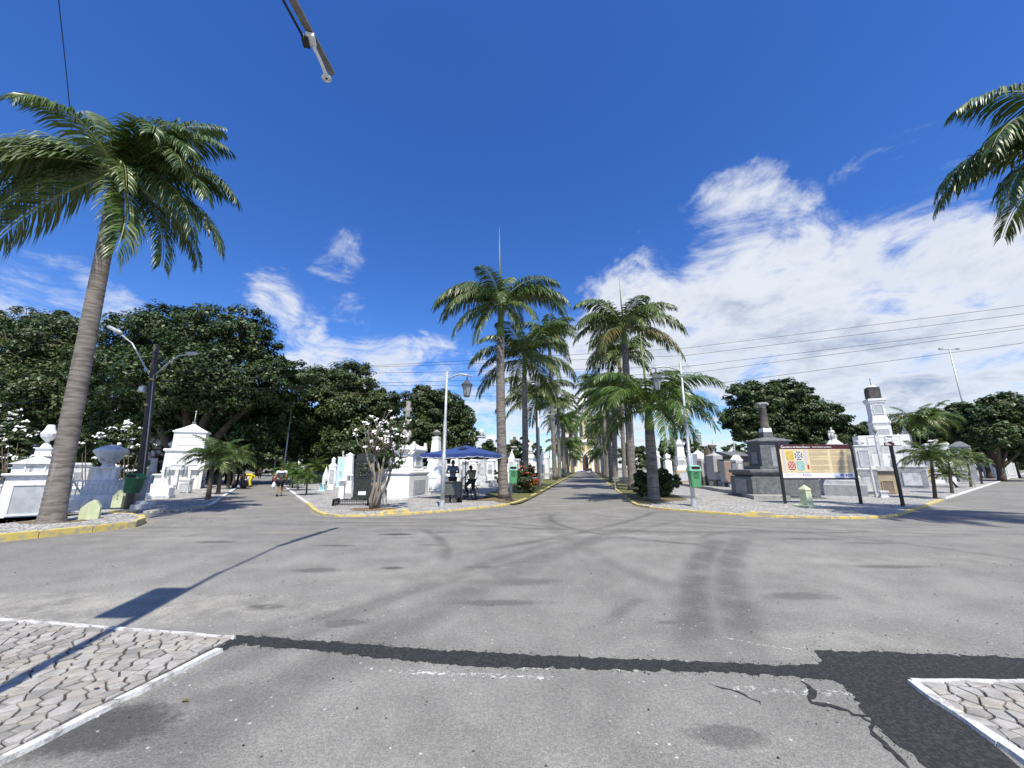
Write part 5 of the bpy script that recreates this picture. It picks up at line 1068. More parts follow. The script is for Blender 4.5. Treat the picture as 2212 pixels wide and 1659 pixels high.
# --- big white tomb with stone cross
big = mon('massive white tomb with overhanging slab and a rustic stone cross on top', 'C', 1392, 1290, [('plinth', 'box', 512, 1262, dict(mat='marble')), ('body', 'box', 496, 1035, dict(face=(P_('r', .62, .12, .80, 'marble_panel', False),))), ('slab', 'cor', 520, 988), ('upper_plinth', 'plinth', 380, 955, dict(dr=1.3)), ('upper_body', 'box', 330, 775, dict(dr=1.3, face=(P_('r', .5, .2, .75, 'marble_panel'), P_('f', .5, .2, .75, 'white_clean')))), ('cornice', 'cor', 430, 735, dict(dr=1.3)), ('ornaments', 'acro', 425, 660, dict(dr=1.3)), ('rock', 'lump', 150, 500, dict(n=26, dr=1, dx=-50, mat='stone_weathered')), ('cross', 'cross', 110, 195, dict(dr=1, dx=-50, t=.22, mat='stone_weathered'))], rz=rC, mat='white_clean', dr=1.9)
mon('small white praying statue before the panel of the massive tomb', 'C', 1520, 1262, [('base', 'box', 62, 1222), ('block', 'box', 46, 1170, dict(face=(P_('f', .6, .2, .8, 'granite_gray', False),))), ('figure', 'stand', 40, 1108)], rz=0, mat='marble', name='small_statue', cat='statue', push=.0)
mon('white bust of a bowed head at the corner of the massive tomb', 'C', 1632, 1240, [('base', 'box', 50, 1215), ('bust', 'lump', 56, 1142, dict(n=12))], mat='marble', name='bust', cat='statue', push=0)
mon('weathered carved flower basket at the foot of the massive tomb', 'C', 1425, 1275, [('base', 'box', 70, 1255), ('basket', 'lump', 70, 1205, dict(n=14))], mat='marble', name='stone_basket', cat='ornament', push=0)
# --- monuments behind the umbrella
mon('white obelisk with capital and weathered urn left of the blue umbrella', 'D', 262, 1262, [('base', 'box', 268, 1120), ('step', 'plinth', 235, 1068), ('upper_step', 'plinth', 165, 1020), ('shaft', 'frus', 122, 790, dict(top=.74)), ('capital', 'cor', 86, 755), ('urn', 'urn', 84, 685, dict(mat='stone_weathered'))], rz=rC, mat='white_clean', dr=1.)
W_ = 'white tombs behind the umbrella'
mon('tall white tapering tomb behind the standing man', 'D', 452, 1240, [('base', 'plinth', 150, 1150), ('shaft', 'frus', 118, 905, dict(top=.72)), ('cap', 'cor', 92, 885)], rz=rC, mat='white_clean')
mon('grey framed memorial stone between the two men under the umbrella', 'D', 560, 1205, [('base', 'plinth', 110, 1140), ('slab', 'box', 88, 1008, dict(dr=.4, face=(P_('f', .74, .1, .92, 'marble_panel'),))), ('cornice', 'cor', 104, 986, dict(dr=.5))], rz=0, mat='granite_light', name='headstone', cat='headstone')
mon('white pillar tomb with a pyramid cap behind the cyclist', 'D', 622, 1230, [('base', 'plinth', 130, 1160), ('body', 'box', 88, 985), ('cap', 'pyr', 98, 945)], rz=rC, mat='white_clean')
mon('grey marble broken column tomb right of the cyclist', 'D', 712, 1205, [('base', 'plinth', 90, 1120, dict(mat='marble')), ('block', 'box', 66, 1035), ('column', 'box', 46, 955)], rz=rC, mat='marble')
mon('white tomb with an arched grey panel and flat lid right of the cyclist', 'D', 788, 1195, [('base', 'box', 130, 1120), ('body', 'box', 88, 985, dict(face=(P_('f', .6, .1, .4, 'granite_light'), P_('f', .5, .5, .75, 'marble')))), ('lid', 'hip', 96, 960, dict(top=.2))], rz=rC, mat='white_clean')
mon('white tomb topped by a small dark lidded urn left of the tallest palm', 'D', 856, 1190, [('body', 'box', 80, 985), ('cornice', 'cor', 92, 965), ('neck', 'ped', 42, 915), ('urn', 'urn', 50, 868, dict(mat='stone_weathered'))], rz=rC, mat='white_clean')
mon('low white grave with grey panels behind the cyclist wheel', 'D', 770, 1222, [('base', 'box', 190, 1195), ('body', 'box', 150, 1165, dict(face=(P_('f', .35, .1, .9, 'granite_gray'),)))], rz=rC, mat='marble', name='grave', cat='grave', dr=.5)
mon('white arched shrine with a round headed top right of the tallest palm', 'D', 985, 1180, [('body', 'box', 70, 960), ('top', 'pyr', 60, 880), ], rz=rC, mat='whitewash')
mon('white statue on a pedestal in the gap between the avenue palms', 'D', 1158, 1180, [('body', 'box', 70, 975, dict(mat='white_clean')), ('cornice', 'cor', 82, 950), ('pedestal', 'ped', 52, 905), ('figure', 'stand', 40, 785)], rz=rC, mat='whitewash', name='statue_monument', cat='monument')
mon('white urn topped tomb right of the red flowering bush', 'D', 1180, 1165, [('body', 'box', 90, 1010), ('lid', 'hip', 90, 975, dict(top=.2)), ('urn', 'urn', 40, 915)], rz=rC, mat='white_clean')
mon('white carved chapel tomb with gables behind the slim pale palm', 'D', 1285, 1150, [('body', 'box', 110, 960, dict(face=(P_('f', .3, .1, .7, 'granite_light'),))), ('gables', 'acro', 120, 895), ('pinnacle', 'pyr', 40, 855)], rz=rC, mat='whitewash')
# --- right block
mon('white tomb with a pointed finial beside the pale trunked palm', 'M', 205, 900, [('body', 'box', 150, 545), ('dome', 'dome', 90, 515), ('urn', 'urn', 80, 430, dict(mat='stone_weathered'))], rz=0, mat='white_clean', Yd=50)
mon('white bottle shouldered tomb with a moulded square cap', 'M', 450, 1010, [('body', 'box', 195, 760), ('shoulder', 'bell', 190, 690, dict()), ('cap', 'cor', 160, 612), ('point', 'pyr', 90, 572)], rz=0, mat='white_clean', Yd=42)
mon('large ornate white monument with balustrade behind the right lamp post', 'M', 735, 985, [('base', 'box', 420, 945, dict(mat='paint_beige')), ('plinth', 'plinth', 330, 855), ('balustrade', 'rail', 290, 705, dict(mat='whitewash')), ('lower_body', 'box', 230, 705), ('frieze', 'cor', 250, 635), ('body', 'frus', 215, 405, dict(top=.92)), ('cornice', 'cor', 285, 345), ('crown', 'lump', 190, 285, dict(n=14))], rz=-4, mat='white_clean', Yd=42, name='monument', cat='monument')
mon('white mausoleum with a concave pointed roof right of the right lamp post', 'M', 1122, 870, [('body', 'box', 255, 602, dict(face=(P_('f', .8, .05, .9, 'white_clean'),))), ('roof', 'bell', 262, 495), ('finial', 'rod', 10, 468)], rz=12, mat='white_clean', Yd=42, name='mausoleum', cat='mausoleum')
mon('light blue wall tomb showing behind the concave roofed mausoleum', 'M', 968, 720, [('body', 'box', 70, 580)], rz=0, mat='tile_blue', Yd=55)
mon('brown steep gabled chapel tomb with two little white crosses', 'M', 1320, 700, [('body', 'box', 170, 650, dict(mat='rock_brown')), ('roof', 'gable', 185, 452, dict(mat='rock_brown')), ('cross', 'cross', 34, 380, dict(on=1, mat='whitewash', dx=8)), ('cross', 'cross', 30, 395, dict(mat='whitewash', dx=-52))], rz=10, mat='rock_brown', Yd=50)
mon('grey box tomb with a low hipped lid right of the right bin', 'M', 1210, 1100, [('base', 'box', 215, 1085, dict(mat='concrete_dark')), ('body', 'box', 205, 742), ('lid', 'hip', 200, 690, dict(top=.7))], rz=14, mat='granite_speckle', Yd=31)
mon('big grey tomb with hipped roof and weathered urn and cross', 'M', 1500, 1185, [('base', 'box', 400, 1150, dict(mat='concrete_dark')), ('body', 'box', 380, 640, dict(face=(P_('f', .3, .3, .86, 'concrete_dark', False),))), ('roof', 'hip', 385, 572, dict(top=.25)), ('neck', 'ped', 92, 480), ('urn', 'tazza', 215, 370, dict(mat='stone_weathered')), ('cross', 'cross', 40, 282, dict(mat='iron_black'))], rz=14, mat='granite_speckle', Yd=30, dr=.9)
mon('tomb front closed by a large plain brown panel', 'M', 1735, 1245, [('base', 'box', 270, 1215, dict(mat='concrete_dark')), ('body', 'box', 258, 745, dict(face=(P_('f', .94, .02, .96, 'panel_brown', False),))), ('top', 'cor', 275, 712, dict(mat='concrete_dark'))], rz=14, mat='granite_speckle', Yd=29, dr=.8)
mon('white and grey headstone block with a carved gable right of the brown panel', 'M', 2005, 1310, [('body', 'box', 262, 985, dict(mat='granite_speckle')), ('upper', 'box', 262, 765, dict(mat='granite_speckle')), ('cornice', 'cor', 290, 715), ('pediment', 'gable', 275, 612)], rz=14, mat='white_clean', Yd=27.5, dr=.8)
mon('short white two block pier beside the granite tomb', 'M', 1998, 1310, [('lower', 'box', 108, 1165), ('upper', 'box', 90, 1100), ('cap', 'cor', 96, 1062)], rz=14, mat='white_clean', Yd=26.5)
mon('tilted white broken slab lying before the tombs', 'M', 1835, 1335, [('slab', 'box', 150, 1300, dict(dr=.4))], rz=35, mat='white_clean', name='broken_slab', cat='slab')
def granite_kerb():
    pts = [('M', 720, 1280), ('M', 1320, 1375), ('M', 1440, 1400), ('M', 1700, 1445), ('M', 1880, 1475), ('F', 640, 1345)]
    for i in range(len(pts) - 1):
        a, b = g(*pts[i], PZ), g(*pts[i+1], PZ); d = (b - a).normalized(); nn = Vector((-d.y, d.x, 0)); mb = MB(); a = a + d*.01; b = b - d*.01
        mb.poly([a, b, b + nn*1.6, a + nn*1.6], .05, .26 + .02*(i % 2)); o = link('grave_kerb', mb.mesh('grave_kerb', MAT['concrete'])); o.parent = kroot
kroot = bpy.data.objects.new('tomb_platform', None); C.objects.link(kroot); tag(kroot, 'low concrete platform edge running along the front of the grey tombs', 'platform'); granite_kerb()
gt = mon('huge dark granite tomb with gabled upper block and a broken column on top', 'F', 830, 1335, [('base', 'box', 960, 1318, dict(mat='granite_gray')), ('body', 'box', 880, 1130, dict(face=(P_('l', .52, .12, .88, 'granite_light', False), P_('f', .86, .05, .95, 'granite_gray', False)))), ('slab', 'cor', 900, 1062), ('upper_step', 'box', 560, 1035, dict(dr=.9)), ('upper_body', 'box', 430, 812, dict(dr=.9, face=(P_('l', .5, .12, .62, 'granite_light'), P_('f', .3, .0, .8, 'granite_light', False)))), ('eaves', 'cor', 500, 790, dict(dr=.9)), ('roof', 'hip', 480, 752, dict(top=.3, dr=.9)), ('pedestal', 'box', 150, 705, dict(dr=1)), ('column_base', 'plinth', 135, 665, dict(dr=1, mat='white_clean')), ('column', 'col', 92, 470, dict(dr=1, mat='concrete_dark')), ('capital', 'cap', 128, 420, dict(dr=1, mat='stone_weathered'))], rz=-5, mat='granite_gray', dr=.72)
mon('cream shell shaped flower holder at the corner of the dark granite tomb', 'F', 797, 1328, [('foot', 'frus', 30, 1300, dict(top=.8)), ('shell', 'ball', 66, 1244, dict(mat='sign_cream'))], mat='sign_cream', name='shell_vase', cat='vase', push=0, base_z=PZ)
# --- behind and right of the information board
mon('white pillar with a stepped pyramid top and seated stone figure', 'F', 1465, 1310, [('base', 'plinth', 470, 1170, dict(mat='granite_light')), ('plinth', 'plinth', 400, 1120), ('body', 'box', 215, 860), ('cornice', 'cor', 260, 828), ('steps', 'hip', 190, 775, dict(top=.4)), ('seated_figure', 'sit', 110, 660, dict(turn=-.5))], rz=-30, mat='marble', dr=1., name='statue_monument', cat='monument')
mon('white tower tomb with a dark weathered lantern and finial', 'G', 495, 1210, [('podium', 'box', 380, 860, dict(mat='marble')), ('block', 'box', 230, 655), ('cornice_low', 'cor', 245, 612), ('steps', 'frus', 215, 552, dict(top=.86)), ('body', 'box', 192, 445, dict(face=(P_('f', .62, .12, .85, 'marble_panel'), P_('r', .6, .12, .85, 'marble')))), ('cornice', 'cor', 240, 398), ('lantern', 'box', 165, 302, dict(mat='concrete_dark', face=(P_('f', .8, .15, .85, 'concrete_dark'), P_('l', .8, .15, .85, 'concrete_dark')))), ('eaves', 'cor', 170, 290, dict(mat='concrete_dark')), ('dome', 'dome', 110, 265), ('finial', 'rod', 12, 208, dict(mat='stone_weathered'))], rz=-25, mat='whitewash', dr=1., Yd=38, name='tower_tomb')
mon('wide white parapet block with small urns below the tower tomb', 'G', 470, 1180, [('body', 'box', 560, 850, dict(mat='marble')), ('parapet', 'box', 560, 745), ], rz=-30, mat='white_clean', dr=.6, Yd=34)
mon('small grey lidded urn on the parapet left of the street name post', 'G', 440, 1180, [('pillar', 'box', 46, 745), ('urn', 'urn', 52, 665, dict(mat='stone_weathered'))], rz=-25, mat='marble', Yd=33.5)
mon('second small grey urn on the parapet right of the street name post', 'G', 655, 1180, [('pillar', 'box', 40, 790), ('urn', 'urn', 36, 720, dict(mat='stone_weathered'))], rz=-25, mat='marble', Yd=33.5)
mon('stained marble tomb with carved crest left of the street name post', 'G', 290, 1300, [('body', 'box', 230, 1090, dict(mat='granite_light')), ('ledge', 'cor', 250, 1050), ('upper', 'box', 190, 860, dict(face=(P_('f', .56, .1, .85, 'marble_panel'),))), ('cornice', 'cor', 205, 835), ('crest', 'lump', 120, 785, dict(n=9))], rz=-28, mat='marble')
mon('beige painted tomb with closed double doors and a flat dark eave', 'G', 475, 1292, [('body', 'box', 215, 1100, dict(mat='paint_beige', face=(P_('r', .34, .06, .5, 'paint_beige'), P_('f', .5, .08, .62, 'panel_brown')))), ('eave', 'box', 235, 1078, dict(mat='concrete_dark')), ('roof', 'hip', 225, 1035, dict(top=.6, mat='granite_light'))], rz=-38, mat='paint_beige')
mon('white pair of twisted candle columns beside the beige tomb', 'G', 380, 1290, [('foot', 'box', 90, 1270), ('column', 'col', 26, 1030, dict(dx=-24)), ], rz=-30, mat='marble', Yd=22, name='column_pair', cat='column')
mon('small white moulded marble block standing on the pavement by the name post', 'G', 428, 1328, [('foot', 'plinth', 110, 1312), ('body', 'box', 90, 1285), ('lid', 'cor', 122, 1262)], rz=-20, mat='marble', name='marble_block', cat='block', push=.2)
mon('grey draped marble tomb with a white veiled figure right of the name post', 'G', 690, 1240, [('body', 'box', 330, 1060, dict(mat='granite_light')), ('slab', 'cor', 345, 1028), ('veiled_figure', 'stand', 90, 885, dict(dx=-90))], rz=-35, mat='marble', name='statue_monument', cat='monument')
mon('white marble tomb with draped front behind the nearest right palm', 'G', 800, 1215, [('body', 'frus', 150, 1050, dict(top=.85)), ('top', 'cor', 150, 1030), ('upper', 'box', 110, 850)], rz=-35, mat='marble')
mon('yellow brown carved shrine between the first two right palms', 'G', 825, 1150, [('body', 'box', 80, 1030)], rz=-35, mat='map_yellow', Yd=36)
mon('white tomb with a curved gable behind the right palms', 'G', 700, 1100, [('body', 'box', 120, 760), ('gable', 'bell', 120, 655)], rz=-35, mat='whitewash', Yd=45)
mon('white wall tomb seen between the second and third right palms', 'G', 960, 1100, [('body', 'box', 260, 860), ('cornice', 'cor', 280, 820), ('crest', 'lump', 140, 780)], rz=-35, mat='white_clean', Yd=40)
mon('grey tomb with a white framed window under the rusty palms', 'G', 1190, 1110, [('body', 'box', 220, 850, dict(face=(P_('f', .5, .3, .8, 'marble_panel'),))), ('roof', 'gable', 240, 800)], rz=-35, mat='granite_light', Yd=45)
mon('white bottle tomb behind the forked street tree', 'G', 1395, 1080, [('body', 'box', 90, 900), ('shoulder', 'bell', 100, 810)], rz=-35, mat='white_clean', Yd=60)
mon('white low tomb with flat lid left of the dark green bin', 'G', 1480, 1080, [('body', 'box', 90, 960), ('lid', 'hip', 110, 925)], rz=-35, mat='white_clean', Yd=60)
mon('white tomb between the street tree and the right edge', 'G', 1600, 1080, [('body', 'box', 130, 960), ('cornice', 'cor', 150, 930)], rz=-35, mat='whitewash', Yd=60)
# --- rows of further tombs: each its own, varied kinds
KINDS = [
 ('white hip lidded box tomb', [('body', 'box', 1., .75), ('lid', 'hip', 1.08, 1.)]), ('white obelisk tomb', [('base', 'plinth', 1., .28), ('shaft', 'obelisk', .5, 1.)]),
 ('white urn topped pillar tomb', [('base', 'plinth', 1., .22), ('pillar', 'box', .6, .66), ('cap', 'cor', .76, .74), ('urn', 'urn', .42, 1.)]), ('white gabled tomb with cross', [('body', 'box', .9, .6), ('roof', 'gable', 1.05, .8), ('cross', 'cross', .26, 1.)]),
 ('white tomb with stone figure', [('base', 'plinth', 1.1, .2), ('body', 'box', .8, .5), ('cornice', 'cor', .95, .57), ('figure', 'stand', .4, 1.)]), ('weathered corniced tomb', [('base', 'plinth', 1., .2), ('body', 'box', .82, .84), ('cornice', 'cor', 1., 1.)]),
 ('white domed mausoleum', [('body', 'box', 1., .62), ('cornice', 'cor', 1.1, .7), ('dome', 'dome', .8, .95), ('finial', 'rod', .05, 1.1)]), ('low white ledger grave', [('base', 'box', 1.3, .24), ('lid', 'hip', 1.2, .4)]),
 ('white cross on stepped base', [('base', 'plinth', .9, .2), ('step', 'box', .6, .36), ('cross', 'cross', .5, 1.)]), ('white pointed roof mausoleum', [('body', 'box', 1.1, .64), ('roof', 'bell', 1.14, 1.)])]
def field(p0, rowdir, coldir, nr, nc, dr_, dc_, rz, where, seed, grp, skip=lambda p: False, hmin=1.3, hmax=3.4):
    r = random.Random(seed); protos = {}
    for i in range(nr):
        for j in range(nc):
            p = p0 + rowdir*(i*dr_ + r.uniform(-.4, .4)) + coldir*(j*dc_ + r.uniform(-.3, .3))
            if skip(p) or r.random() < .08: continue
            q = r.randrange(len(KINDS)); lab, tiers = KINDS[q]; w = r.uniform(1.1, 2.0); h = r.uniform(hmin, hmax)*(.55 if q == 7 else 1); mt = r.choice(('white_clean', 'white_clean', 'whitewash', 'whitewash', 'marble', 'granite_speckle' if q in (0, 5) else 'white_clean', 'tile_blue' if q == 0 and r.random() < .3 else 'marble'))
            desc = {'marble': lab.replace('white ', 'grey marble '), 'granite_speckle': lab.replace('white ', 'grey '), 'tile_blue': lab.replace('white ', 'light blue '), 'whitewash': lab.replace('white ', 'stained white ')}.get(mt, lab)
            pos = ('in front row' if i == 0 else 'in second row' if i == 1 else 'further back')
            root = thing('tomb', (('tall ' if h > .65*hmax + .35*hmin else 'short ' if h < .35*hmax + .65*hmin else '') + ('slim ' if w < 1.35 else 'wide ' if w > 1.75 else '') + desc + ' ' + pos + ' ' + where), 'tomb', (p.x, p.y, PZ), 0, grp); z = 0; a = radians(rz + r.uniform(-3, 3))
            for nm, sh, fw, ft in tiers:
                zt = ft*h; ww = fw*w; hh = zt - z; mb = MB(); D = 1.0
                if sh == 'box': mb.prof([(ww/2, z), (ww/2, zt - .02), (ww/2 - .02, zt)], 0, 0, a)
                elif sh == 'plinth': mb.prof([(ww/2, z), (ww/2, z + hh*.7), (ww*.44, z + hh*.8), (ww*.42, zt)], 0, 0, a)
                elif sh == 'cor': mb.prof([(ww*.43, z), (ww*.46, z + hh*.3), (ww*.5, z + hh*.55), (ww*.5, z + hh*.9), (ww*.48, zt)], 0, 0, a)
                elif sh == 'hip': mb.prof([(ww/2, z), (ww/2, z + hh*.15), (ww*.1, zt)], 0, 0, a)
                elif sh == 'bell': mb.prof([(ww*.5, z), (ww*.5, z + hh*.1), (ww*.34, z + hh*.3), (ww*.16, z + hh*.65), (.02, zt)], 0, 0, a)
                elif sh == 'obelisk': mb.prof([(ww/2, z), (ww*.3, z + hh*.9), (.02, zt)], 0, 0, a)
                elif sh == 'gable': s_gable(mb, 0, 0, z, ww, ww, hh, a)
                elif sh == 'urn': s_urn(mb, 0, 0, z, ww, hh, 10)
                elif sh == 'dome': mb.prof([(cos(b)*ww/2, z + sin(b)*hh) for b in (0, .4, .8, 1.2, 1.5)], 0, 0, n=12, smooth=True)
                elif sh == 'rod': mb.tube([(0, 0, z), (0, 0, zt)], .03, 5)
                elif sh == 'cross': s_cross(mb, 0, 0, z, ww, hh, a, .12)
                elif sh == 'stand': s_figure(mb, 0, 0, z, ww, hh, a, 'stand', r.random() < .4)
                z = zt; pt = part(nm, mb, MAT[mt], root)
                if sh == 'hip' and r.random() < .6 and q == 0: mb = MB(); s_cross(mb, 0, 0, zt - .03, .34, .62, a, .08); part('cross', mb, MAT[mt], root)
                if sh == 'box' and i < 3 and nm == 'body':
                    pm = MB(); pm.box(0, -ww/2 - .006, zt - hh*.75, ww*.5, .03, hh*.45); pm.xf(Matrix.Rotation(a, 4, 'Z')); part('panel', pm, MAT[r.choice(('marble_panel', 'granite_light', 'granite_gray'))], pt)
def occupied(p, pad=1.7): return any((Vector((o.location.x - p.x, o.location.y - p.y))).length < pad for o in OCC)
OCC = [o for o in bpy.data.objects if o.parent is None and o.get('category') in ('tomb', 'monument', 'mausoleum', 'headstone', 'grave', 'tree', 'palm tree', 'shrub', 'bush')]
def near_lane(p, q0, d, off): v = Vector((p.x, p.y, 0)) - q0; v.z = 0; return abs(v.x*d.y - v.y*d.x) < off
cL = C_front[0]; NL = Vector((DL.y, -DL.x, 0)); NC = Vector((DC.y, -DC.x, 0)); NR = Vector((DR.y, -DR.x, 0))
field(Vector((cL.x, cL.y, 0)) + NL*4.2 + DL*3.0, NL, DL, 4, 19, 2.8, 3.0, 32.4, 'right of the left avenue', 11, 'tombs right of the left avenue', lambda p: occupied(p) or p.y < 46 or p.y > 82)
cc = C_front[-1]
field(Vector((cc.x, cc.y, 0)) - NC*5.4 + DC*1.0, -NC, DC, 8, 25, 2.9, 3.2, -10.8, 'left of the central avenue', 12, 'tombs left of the central avenue', lambda p: occupied(p) or p.y < 45 or p.y > 84 or near_lane(p, cL, DL, 3) or p.x < -30)
dd = D_front[0]
field(Vector((dd.x, dd.y, 0)) + NC*5.6 - DC*4, NC, DC, 11, 24, 2.9, 3.2, -10.8, 'right of the central avenue', 13, 'tombs right of the central avenue', lambda p: occupied(p) or p.y < 44 or p.y > 84 or p.x > 60)
de = D_front[-1]
field(Vector((D_front[-3].x, D_front[-3].y, 0)) - NR*5.2 + DR*4, -NR, DR, 4, 18, 2.9, 3.2, -53, 'left of the right avenue', 14, 'tombs left of the right avenue', lambda p: occupied(p, 1.9) or p.y < 40)
bb = B_front[-1]
field(Vector((bb.x, bb.y, 0)) - NL*4.4 + DL*1.5, -NL, DL, 3, 11, 2.8, 3.2, 32.4, 'left of the left avenue', 15, 'tombs left of the left avenue', lambda p: occupied(p, 1.5) or p.y < 27, 1.2, 2.4)
field(Vector((-33, 20.5, 0)), Vector((0, 1, 0)), Vector((1, 0, 0)), 3, 4, 2.9, 3.2, 5, 'behind the stone bowl tomb', 16, 'tombs behind the stone bowl tomb', lambda p: occupied(p, 1.9), 1.0, 1.9)
# ---------------------------------------------------------------- street furniture
def street_lamp(label, c, x, yb, ytop, xt, arm_to, lan, flip, grp='old style lamp posts at the avenue corners', yarm=None):
    b = g(c, x, yb, PZ); Y = b.y; t = p3(c, xt, ytop, Y); root = thing('street_lamp', label, 'street lamp', b, 0, grp); H = t.z - b.z; s = 1 if not flip else -1
    mb = MB(); mb.tube([(0, 0, 0), (0, 0, 2.1), (0, 0, 2.12), (0, 0, H*.62), (0, 0, H*.63), (0, 0, H)], [.085, .085, .07, .07, .055, .05], 14); mb.prof([(.12, 0), (.12, .04), (.09, .3), (.088, .32)], n=12); part('post', mb, MAT['galvanised'], root)
    ax, ay = arm_to; e = p3(c, ax, ay, Y) - b; st = Vector((0, 0, p3(c, xt, yarm, Y).z - b.z)); e.y = 0
    pts = [st.lerp(e, q) + Vector((0, 0, .16*sin(pi*q))) for q in (0, .2, .4, .6, .8, 1)]; mb = MB(); mb.tube(pts, .036, 9); mb.tube([e, e + Vector((s*.14, 0, .0))], [.036, .012], 8); part('arm', mb, MAT['galvanised'], root)
    mb = MB(); ctr = Vector((-s*.22, 0, H - .25)); R = .20; pts = [ctr + Vector((cos(a)*q, 0, sin(a)*q)) for a, q in [(i*.35, R*(1 - i*.035)) for i in range(18)]]; mb.tube([Vector((0, 0, H - .25))] + pts, .010, 5); pts = [Vector((0, 0, H - PZ)), Vector((s*.4, 0, H - .26)), Vector((s*.9, 0, e.z + .12))]; mb.tube(pts, .008, 5); part('scroll', mb, MAT['galvanised'], root)
    lx, ly0, ly1, lw = lan; tp = p3(c, lx, ly0, Y) - b; bt = p3(c, lx, ly1, Y) - b; hh = tp.z - bt.z; w = lw*pxm(c, lx, ly0, Y); lp = MB(); lx_ = tp.x
    lp.tube([(lx_, 0, e.z), (lx_, 0, tp.z)], .03, 8); lp.prof([(.04, tp.z + .02), (.06, tp.z - hh*.06), (w*.26, tp.z - hh*.14), (w*.36, tp.z - hh*.22), (w*.5, tp.z - hh*.30), (w*.5, tp.z - hh*.335), (w*.44, tp.z - hh*.34)], lx_, 0, 0, 1, 6); q = part('lantern_cap', lp, MAT['lamp_metal'], root)
    gl = MB(); gl.prof([(w*.40, tp.z - hh*.34), (w*.22, bt.z + .03)], lx_, 0, 0, 1, 6); part('lantern_glass', gl, MAT['lamp_glass'], root)
    fr = MB()
    for k in range(6):
        a = 2*pi*(k + .5)/6; fr.tube([(lx_ + cos(a)*w*.415, sin(a)*w*.415, tp.z - hh*.34), (lx_ + cos(a)*w*.235, sin(a)*w*.235, bt.z)], .010, 4)
    fr.prof([(w*.25, bt.z - .02), (w*.25, bt.z + .03)], lx_, 0, 0, 1, 6); part('lantern_frame', fr, MAT['lamp_metal'], root)
    return root
street_lamp('grey lamp post with hanging lantern beside the blue umbrella', 'D', 333, 1425, 150, 362, (598, 192), (567, 225, 382, 118), False, yarm=228)
street_lamp('grey lamp post with hanging lantern carrying the right green bin', 'E', 1262, 1408, 65, 1132, (870, 122), (908, 168, 322, 102), True, yarm=150)
def far_lamp(label, b, h, flip):
    root = thing('street_lamp', label, 'street lamp', b, 0, 'lamp posts farther along the central avenue'); s = -1 if flip else 1; mb = MB(); mb.tube([(0, 0, 0), (0, 0, h)], [.07, .05], 8); part('post', mb, MAT['galvanised'], root)
    mb = MB(); mb.tube([(0, 0, h - .6), (s*.6, 0, h - .3), (s*1.3, 0, h - .3)], .035, 6); part('arm', mb, MAT['galvanised'], root)
    mb = MB(); mb.prof([(.03, h - .32), (.1, h - .5), (.24, h - .68), (.24, h - .72)], s*1.15, 0, 0, 1, 6); part('lantern_cap', mb, MAT['lamp_metal'], root); mb = MB(); mb.prof([(.19, h - .72), (.10, h - 1.2)], s*1.15, 0, 0, 1, 6); part('lantern_glass', mb, MAT['lamp_glass'], root)
p = g('L', 60, 1330, PZ); far_lamp('lamp post with lantern beside the fourth left palm of the avenue', p3('D', 1240, 1190, 30), 5.9, False)
bpy.data.objects['street_lamp.002'].location.z = .12
far_lamp('farther lamp post on the left side of the avenue', bC4 + DC*17 + NC*-.3, 5.6, False); far_lamp('farther lamp post on the right side of the avenue', bD6 + DC*10 - NC*.3, 5.6, True); far_lamp('lamp post far down the left side of the avenue', bC4 + DC*42, 5.6, False)
# utility pole with two lights
def utility_pole():
    b = g('A', 1195, 1205, PZ); b = g('B', 35, 1385, PZ); b.y += .3; Y = b.y; top = p3('P', 1705, 575, Y); root = thing('utility_pole', 'dark wooden utility pole with two curved lamp arms behind the left bin', 'utility pole', b); H = top - b; r = Vector((p3('P', 1500, 1600, Y) - b))
    mb = MB(); mb.tube([(0, 0, 0), H*.5, H], [.17, .13, .10], 12); part('pole', mb, MAT['pole_wood'], root); mb = MB(); mb.tube([Vector((.17, -.1, .1)), H*.45 + Vector((.17, -.1, 0)), H*.8 + Vector((.12, -.1, 0))], .018, 6); part('conduit', mb, MAT['galvanised'], root)
    mb = MB(); mb.tube([(0, 0, 0), (0, 0, 1.25)], [.185, .182], 14); part('painted_foot', mb, MAT['concrete'], root)
    for pts, hd in ((((1625, 900), (1540, 740), (1440, 560), (1330, 470)), ((1325, 450), (1170, 372))), (((1690, 900), (1800, 800), (1950, 690), (2040, 680)), ((2035, 672), (2150, 668)))):
        q = [p3('P', x, y, Y) - b for x, y in pts]; mb = MB(); mb.tube(q, .03, 8); arm = part('lamp_arm', mb, MAT['galvanised'], root); a, e = [p3('P', x, y, Y) - b for x, y in hd]; mb = MB(); d = (e - a); mb.tube([a, a + d*.15, a + d*.9, e], [.05, .10, .08, .03], 8); part('lamp_head', mb, MAT['galvanised'], arm)
    for (x, y, w, h, m, nm) in ((1588, 1065, 60, 62, 'galvanised', 'meter_box'), (1687, 957, 24, 14, 'kerb_yellow', 'tag'), (1632, 1232, 18, 26, 'kerb_yellow', 'tag')):
        q = p3('P', x, y, Y) - b; k = pxm('P', x, y, Y); mb = MB(); mb.box(q.x, q.y - .15, q.z - h*k/2, w*k, .14, h*k); pb = part(nm, mb, MAT[m], root)
        if nm == 'meter_box': mb = MB(); mb.box(q.x, q.y - .225, q.z - h*k*.3, w*k*.6, .02, h*k*.6); part('door', mb, MAT['plaque_white'], pb)
    return b, H
upb, upH = utility_pole()
